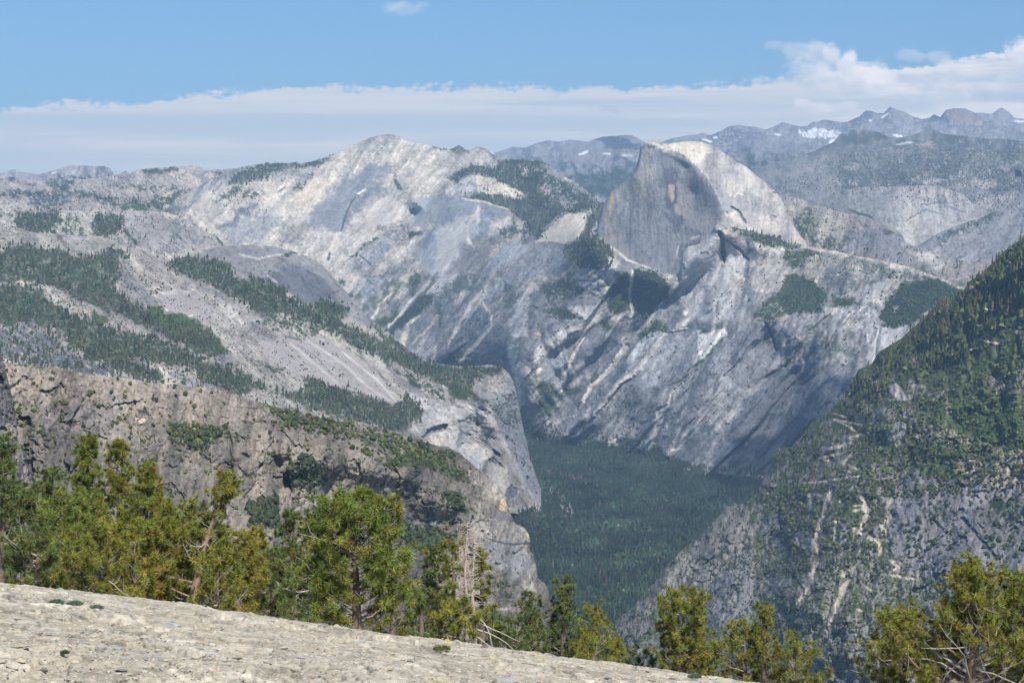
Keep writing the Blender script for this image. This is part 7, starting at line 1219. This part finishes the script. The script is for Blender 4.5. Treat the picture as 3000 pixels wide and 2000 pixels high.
    for k in range(dead_limbs):      # bleached bare limbs
        t = r.uniform(.12, .9); az = r.choice([r.uniform(-2.9, -.3), r.uniform(-3.1, 3.1)]); p = tpos(t); L = Rc * r.uniform(.5, 1.0) * (env(t) + .25); d = np.array([math.cos(az), math.sin(az), r.uniform(-.3, .5)]); Pb = [p]
        for j in range(7): d = d + r.normal(0, .22, 3) + np.array([0, 0, .07]); d /= np.linalg.norm(d); Pb.append(Pb[-1] + d * L / 7)
        W.add(Pb, np.linspace(.022, .004, 8), DEADW, 4)
        for j in (3, 4, 5, 6):
            dd = r.normal(0, 1, 3); dd[2] = abs(dd[2]); dd /= np.linalg.norm(dd); W.add([Pb[j], Pb[j] + dd * L * .12, Pb[j] + (dd + [0, 0, .4]) * L * .22], [.009, .006, .003], DEADW, 3)
    W.build('trunk', e, M_BARK)
    TC = np.array(TC); TA = np.array(TA); TA /= np.linalg.norm(TA, axis=1, keepdims=True); n = len(TC)
    A = np.cross(TA, r.normal(size=(n, 3))); A /= np.linalg.norm(A, axis=1, keepdims=True); B = np.cross(TA, A); R3 = np.stack([A, B, TA], -1)
    base = np.array([(.20, .21, .038), (.175, .21, .042), (.125, .16, .048), (.235, .215, .04)][hue]); co = []; cl = []
    for k in range(6):
        m = np.arange(n) % 6 == k; nn = m.sum(); P3 = np.einsum('nij,vj->nvi', R3[m], TUFTS[k] * tuft * 1.0) * r.uniform(.8, 1.2, (nn, 1, 1)) + TC[m][:, None]
        c = base * r.uniform(.65, 1.4, (nn, 1)); c[:, 0] *= r.uniform(.8, 1.25, nn); dy = r.rand(nn) < .006; c[dy] = np.array([.30, .17, .05]) * r.uniform(.7, 1.1, (dy.sum(), 1))
        cc = np.repeat(c[:, None], P3.shape[1], 1) * r.uniform(.8, 1.2, (nn, P3.shape[1], 1)); co.append(P3.reshape(-1, 3)); cl.append(cc.reshape(-1, 3))
    co = np.concatenate(co); cl = np.concatenate(cl); new_mesh('crown', co, np.arange(len(co)), np.arange(len(co) // 3) * 3, cl, False, M_NEEDLE, e)
    return e
side = lambda lo, hi: (lambda t, az, r: lo < t < hi and r.rand() < .6)
# left clump
pine(14, 52, 1300, 190, 'sparse pine cut by the left edge, its reddish trunk and bare limbs showing', 1, 'broad', .35, .75, rad=.12, dead_limbs=14, hue=2, base_u=4)
pine(70, 58, 1440, 260, 'dark green pine low behind the left edge pine', 2, 'round', .05, 1.0, hue=2)
pine(150, 60, 1392, 230, 'dense olive pine between the left edge pine and the tall pair', 3, 'cone', .05, 1.1, hue=2)
pine(258, 58, 1296, 210, 'tall pointed pine with a narrow leafy top, left one of the tall pair', 4, 'cone', .08, 1.35, hue=1)
pine(344, 57, 1306, 200, 'tall pointed pine with its pale trunk showing, right one of the tall pair', 5, 'cone', .08, 1.3, hue=0, rad=.11)
pine(428, 55, 1378, 240, 'pine with a club shaped leader, right beside the tall pair', 6, 'cone', .06, 1.4, hue=0)
pine(294, 42, 1560, 300, 'small bushy pine before the tall pair, its forked bare stem low on the rock', 7, 'round', .02, 1.2, hue=0, dead_limbs=5, rad=.06)
pine(395, 46, 1600, 220, 'low yellow green pine bush filling the gap before the leaning pine', 8, 'round', .0, 1.1, hue=3, dead_limbs=2, rad=.06)
pine(625, 47, 1420, 300, 'brown trunked pine leaning right, its open top made of upturned limbs', 9, 'broad', .18, 1.25, bend=[(0, -8), (.35, 0), (.55, 0), (.8, 15), (1, 45)], hue=0, rad=.14, dead_limbs=12, base_u=538, front=(.1, .85), bark=(.36, .25, .18))
pine(520, 50, 1500, 200, 'bushy pine pressed against the left side of the leaning pine', 10, 'round', .05, 1.2, hue=0)
pine(700, 48, 1590, 160, 'low golden pine under the right side of the leaning pine', 11, 'round', .0, 1.2, hue=3, dead_limbs=3, rad=.07)
pine(855, 60, 1512, 190, 'greyish olive pine behind, left one of two rounded tops', 12, 'cone', .05, 1.2, hue=2)
pine(918, 61, 1506, 170, 'greyish olive pine behind, right one of two rounded tops', 13, 'cone', .05, 1.15, hue=2)
pine(800, 56, 1640, 170, 'low dark pine in the dip between the leaning pine and the bushiest pine', 14, 'round', .0, 1.1, hue=2)
pine(1045, 34, 1492, 330, 'bushiest pine, bright yellow green with long soft needles', 15, 'round', .04, 2.0, hue=1, tuft=.9, rad=.10, dead_limbs=9)
pine(1150, 38, 1640, 150, 'short pine leaning on the right side of the bushiest pine', 16, 'round', .03, 1.2, hue=0, tuft=.9, dead_limbs=4, rad=.07)
pine(905, 40, 1700, 160, 'low bushy pine at the left foot of the bushiest pine', 17, 'round', .0, 1.2, hue=2, dead_limbs=2, rad=.06)
pine(1262, 50, 1625, 185, 'thin pine with pinkish bare forked limbs sticking out of its top', 18, 'broad', .10, .95, hue=2, dead_limbs=16, rad=.10)
pine(1235, 48, 1760, 170, 'dark low pine around the foot of the forked limbs', 19, 'round', .0, 1.0, hue=2, dead_limbs=3)
pine(205, 50, 1480, 240, 'yellow green pine filling the gap under the tall pair, on their left', 51, 'round', .02, 1.2, hue=1, dead_limbs=4)
pine(110, 46, 1590, 240, 'low dark pine near the left edge, right above the slab', 52, 'round', .0, 1.1, hue=2, dead_limbs=6)
pine(470, 48, 1560, 220, 'rounded pine between the club shaped leader and the leaning pine', 53, 'round', .02, 1.2, hue=0, dead_limbs=4)
pine(640, 46, 1650, 200, 'low pine in front of the leaning pine, hiding its foot', 54, 'round', .0, 1.0, hue=0, dead_limbs=3, rad=.06)
pine(755, 60, 1560, 130, 'thin brownish pine with dry needles behind the low golden pine', 55, 'cone', .0, .9, hue=3, dead_limbs=8)
def snag(u, vtop, D, seed, label):
    r = np.random.RandomState(seed); x0 = (u - U0) / F * D; zb = float(slab_z(x0, D)); H = (V0 - vtop) / F * D - zb
    e = bpy.data.objects.new('dead_tree', None); COL.objects.link(e); e.location = (x0, D, zb); tag(e, label=label, cat='dead tree')
    T_ = Tubes(); L_ = Tubes(); hs = np.linspace(0, 1, 16); P = np.stack([.03 * np.sin(hs * 9 + seed), .02 * np.cos(hs * 7), hs * H], 1); T_.add(P, .07 * (1 - hs * .8), (.44, .35, .27), 8)
    for k in range(95):
        t = r.uniform(.22, .99); az = r.uniform(0, 6.28); L = r.uniform(.10, .42) * (1.15 - t * .5); d = np.array([math.cos(az), math.sin(az), r.uniform(-.35, .35)]); p = np.array([0, 0, t * H]); Q = [p]
        for j in range(4): d = d + r.normal(0, .2, 3); d /= np.linalg.norm(d); Q.append(Q[-1] + d * L / 4)
        L_.add(Q, np.linspace(.011, .004, 5), (.45, .38, .32), 3)
    if seed % 2:
        for k in range(4):
            d = np.array([.9, -.2, -.35]); Q = [np.array([0, 0, H * (.38 - .05 * k)])]
            for j in range(7): d = d + r.normal(0, .12, 3); d /= np.linalg.norm(d); Q.append(Q[-1] + d * .17)
            L_.add(Q, np.linspace(.018, .005, 8), (.5, .45, .4), 4)
    T_.build('trunk', e, M_BARK); L_.build('bare_branch', e, M_BARK)['kind'] = 'stuff'
snag(1366, 1528, 47, 30, 'left one of two bare dead trunks, pale tan with short broken twigs')
snag(1387, 1552, 46, 31, 'right one of two bare dead trunks, with drooping bare limbs on its right')
pine(1330, 49, 1590, 150, 'thin pine whose clumps of needles show left of the two dead trunks', 20, 'broad', .3, .42, hue=0, dead_limbs=6, skip=lambda t, az, r: r.rand() < .3)
pine(1412, 50, 1640, 110, 'wispy pine whose few clumps show right of the two dead trunks', 21, 'broad', .2, .4, hue=0, dead_limbs=5)
pine(1340, 46, 1790, 160, 'low pine bush at the foot of the two dead trunks', 22, 'round', .0, 1.0, hue=0, dead_limbs=5, rad=.05)
pine(1446, 55, 1812, 120, 'small dark drooping fir right of the two dead trunks', 23, 'cone', .0, 1.6, hue=2, tuft=.8, dead_limbs=1, name='fir_tree', cat='fir tree', rad=.07)
pine(1553, 52, 1758, 150, 'pointed olive pine, left partner of the broad pine in the centre', 24, 'cone', .05, 1.35, hue=2, tuft=.85)
pine(1650, 53, 1722, 240, 'broad dark olive pine in the centre with a spreading crown', 25, 'broad', .06, 1.5, hue=2, tuft=.85, rad=.12)
pine(1740, 50, 1800, 110, 'slim pine against the right side of the broad centre pine', 26, 'round', .05, 1.1, hue=0, tuft=.85)
pine(1505, 49, 1850, 160, 'low pine bush left of the pointed olive pine', 27, 'round', .0, 1.1, hue=2, tuft=.85, rad=.05)
pine(1808, 54, 1882, 75, 'tiny pine sapling with one thin upright leader in the gap', 28, 'cone', .0, 1.1, hue=0, tuft=.8, rad=.05, dead_limbs=1)
pine(1870, 56, 1925, 130, 'low spreading pine scrub right of the sapling', 29, 'round', .0, 1.0, hue=2, tuft=.8, rad=.05)
pine(1735, 48, 1900, 150, 'low yellow pine scrub on the skyline left of the sapling', 40, 'round', .0, 1.0, hue=0, tuft=.85, rad=.05)
pine(1998, 55, 1757, 195, 'rounded golden olive pine standing alone right of the centre', 32, 'round', .08, 1.4, hue=0, tuft=.9)
pine(2070, 57, 1905, 150, 'low pine filling the foot between the rounded pine and the twin stemmed pine', 33, 'round', .0, 1.1, hue=0, tuft=.85, rad=.06)
pine(2241, 54, 1797, 200, 'twin stemmed pine, its taller right half with an open crown', 34, 'broad', .05, 1.15, hue=0, tuft=.9, dead_limbs=7, front=(.1, .6))
pine(2182, 54, 1850, 130, 'shorter pine joined to the left side of the twin stemmed pine', 35, 'round', .05, 1.1, hue=0, tuft=.9)
pine(2335, 53, 1890, 150, 'low dark pine on the right flank of the twin stemmed pine', 36, 'round', .0, 1.1, hue=0, tuft=.9)
pine(2850, 43, 1690, 610, 'largest pine, at the right edge, with a thick reddish trunk and long bare curved limbs', 37, 'broad', .12, 1.3, holes=.35, front=(.15, .5), bark=(.21, .14, .10), bend=[(0, 0), (.3, -10), (.55, 6), (.8, -8), (1, 4)], hue=0, rad=.17, dead_limbs=26)
pine(2640, 46, 1830, 240, 'bushy pine at the left foot of the largest pine', 38, 'round', .0, 1.3, hue=0, rad=.08, dead_limbs=5)
pine(2985, 44, 1720, 260, 'pine cut by the right edge behind the largest pine', 39, 'round', .1, 1.2, hue=0, rad=.1, dead_limbs=6)
# small plants on the rock
def cushion(u, v, wpx, hpx, label, colr, seed, name='cushion_plant', cat='cushion plant', n=900, flowers=None, stalk=1.0):
    r = np.random.RandomState(seed); x, y = on_slab(u, v); w = wpx / F * y / 2; h = hpx * 1.5 / F * y; zb = float(slab_z(x, y)) + float(slab_bumps(np.array([x]), np.array([y]))[0][0])
    e = bpy.data.objects.new(name, None); COL.objects.link(e); e.location = (x, y, zb + .03); tag(e, label=label, cat=cat)
    a = r.uniform(0, 6.283, n); q = np.sqrt(r.rand(n)); bx = np.stack([q * w * np.cos(a), q * w * .9 * np.sin(a), np.zeros(n)], 1); d = np.stack([r.normal(0, .5, n), r.normal(0, .5, n), np.ones(n)], 1)
    l = h * r.uniform(.5, 1.1, n) * (1.1 - q * .7); s_ = np.cross(d, r.normal(size=(n, 3))); s_ /= np.linalg.norm(s_, axis=1, keepdims=True); s_ *= .004
    co = np.stack([bx - s_, bx + s_, bx + d * l[:, None]], 1).reshape(-1, 3); cl = np.repeat(np.array(colr) * r.uniform(.7, 1.3, (n, 1)), 3, 0)
    new_mesh('foliage', co, np.arange(len(co)), np.arange(n) * 3, cl, False, M_NEEDLE, e)
    if flowers:
        for k in range(5):
            V, T = SMALL[k % 6]; V2 = V * [.03, .03, .05]; P = np.array([r.uniform(-w, w), r.uniform(-w * .5, w * .5), h * r.uniform(.6, 1.1)])
            m = 14; pp = r.normal(0, .018, (m, 3)) * [1, 1, 1.8] + P; co = (V[None] * .009 + pp[:, None]).reshape(-1, 3); tr = (T[None] + (np.arange(m) * len(V))[:, None, None]).reshape(-1, 3)
            new_mesh('flower_head', co, tr.ravel(), np.arange(len(tr)) * 3, np.broadcast_to(np.array(flowers), co.shape), False, M_NEEDLE, e)
cushion(165, 1776, 42, 14, 'grey green cushion plant on the left of the slab, leftmost of three', (.13, .18, .13), 1)
cushion(220, 1783, 50, 10, 'grey green cushion plant trailing in a line, middle of three', (.12, .17, .12), 2)
cushion(282, 1791, 44, 10, 'grey green cushion plant beside the flat rock, rightmost of three', (.13, .18, .13), 3)
cushion(1294, 1903, 55, 16, 'small plant with bright yellow flower heads on the slab skyline', (.12, .14, .05), 4, 'flowering_plant', 'flowering plant', 260, (.75, .62, .05))
cushion(2035, 1995, 40, 10, 'grey green tuft at the thin right end of the slab', (.12, .17, .12), 5)
cushion(190, 1928, 24, 8, 'small dark green tuft above the lower left corner', (.08, .11, .05), 6)
cushion(1420, 1910, 22, 6, 'faint pinkish plant on the skyline right of the yellow flowers', (.34, .25, .27), 7, n=300)
cushion(36, 1718, 26, 4, 'thin patch of yellow lichen on the left skyline', (.5, .46, .12), 8, 'lichen', 'lichen', n=500)

# unseen cumulus added overhead so its shadow darkens the lower right wall
M_SHADE_CLOUD = bpy.data.materials.new('shade_cloud_white'); M_SHADE_CLOUD.use_nodes = True
_w = NT(M_SHADE_CLOUD.node_tree); _bs = _w.n['Principled BSDF']; _bs.inputs['Base Color'].default_value = (.9, .9, .92, 1); _bs.inputs['Roughness'].default_value = 1; _bs.inputs['Alpha'].default_value = .42
def shade_cloud(u, v, D, rx, ry, seed, label):
    r = np.random.RandomState(seed); p = Vector(((u - U0) / F * D, D, (V0 - v) / F * D)); p = p + sdir * ((2700 - p.z) / sdir.z)
    import bmesh
    bm = bmesh.new(); bmesh.ops.create_icosphere(bm, subdivisions=5, radius=1); V = np.array([q.co[:] for q in bm.verts]); T = np.array([[q.index for q in f.verts] for f in bm.faces]); bm.free()
    k = 1 + .8 * fbm(V[:, 0] * 2.2 + seed, V[:, 1] * 2.2 + V[:, 2], seed, 5, .6); V = V * k[:, None] * [rx, ry, 160]; V[:, 2] = np.maximum(V[:, 2], -40)
    o = new_mesh('shade_cloud', V, T.ravel(), np.arange(len(T)) * 3, None, True, M_SHADE_CLOUD); o.location = p; tag(o, kind='structure')
shade_cloud(2290, 1400, 8200, 300, 420, 3, '')
# ------------------------------------------------------------------ air: one closed box round the camera and the scene
hx0, hx1, hy0, hy1, hz0, hz1 = -24000, 24000, -4000, 34000, -1040, 2300
hm = bpy.data.meshes.new('haze')
hv = [(x, y, z) for z in (hz0, hz1) for y in (hy0, hy1) for x in (hx0, hx1)]
hm.from_pydata(hv, [], [(0, 2, 3, 1), (4, 5, 7, 6), (0, 1, 5, 4), (2, 6, 7, 3), (0, 4, 6, 2), (1, 3, 7, 5)])
hmat = bpy.data.materials.new('haze_air'); hmat.use_nodes = True
hw = NT(hmat.node_tree); hw.n.clear()
ho_ = hw.node('ShaderNodeOutputMaterial'); pv = hw.node('ShaderNodeVolumePrincipled')
pv.inputs['Color'].default_value = HAZE_COLOR; pv.inputs['Density'].default_value = HAZE_DENSITY; pv.inputs['Anisotropy'].default_value = 0.0
hw.l.new(pv.outputs[0], ho_.inputs['Volume'])
hm.materials.append(hmat)
ho = bpy.data.objects.new('haze', hm); COL.objects.link(ho); tag(ho, label='thin blue summer haze in the air', kind='stuff')
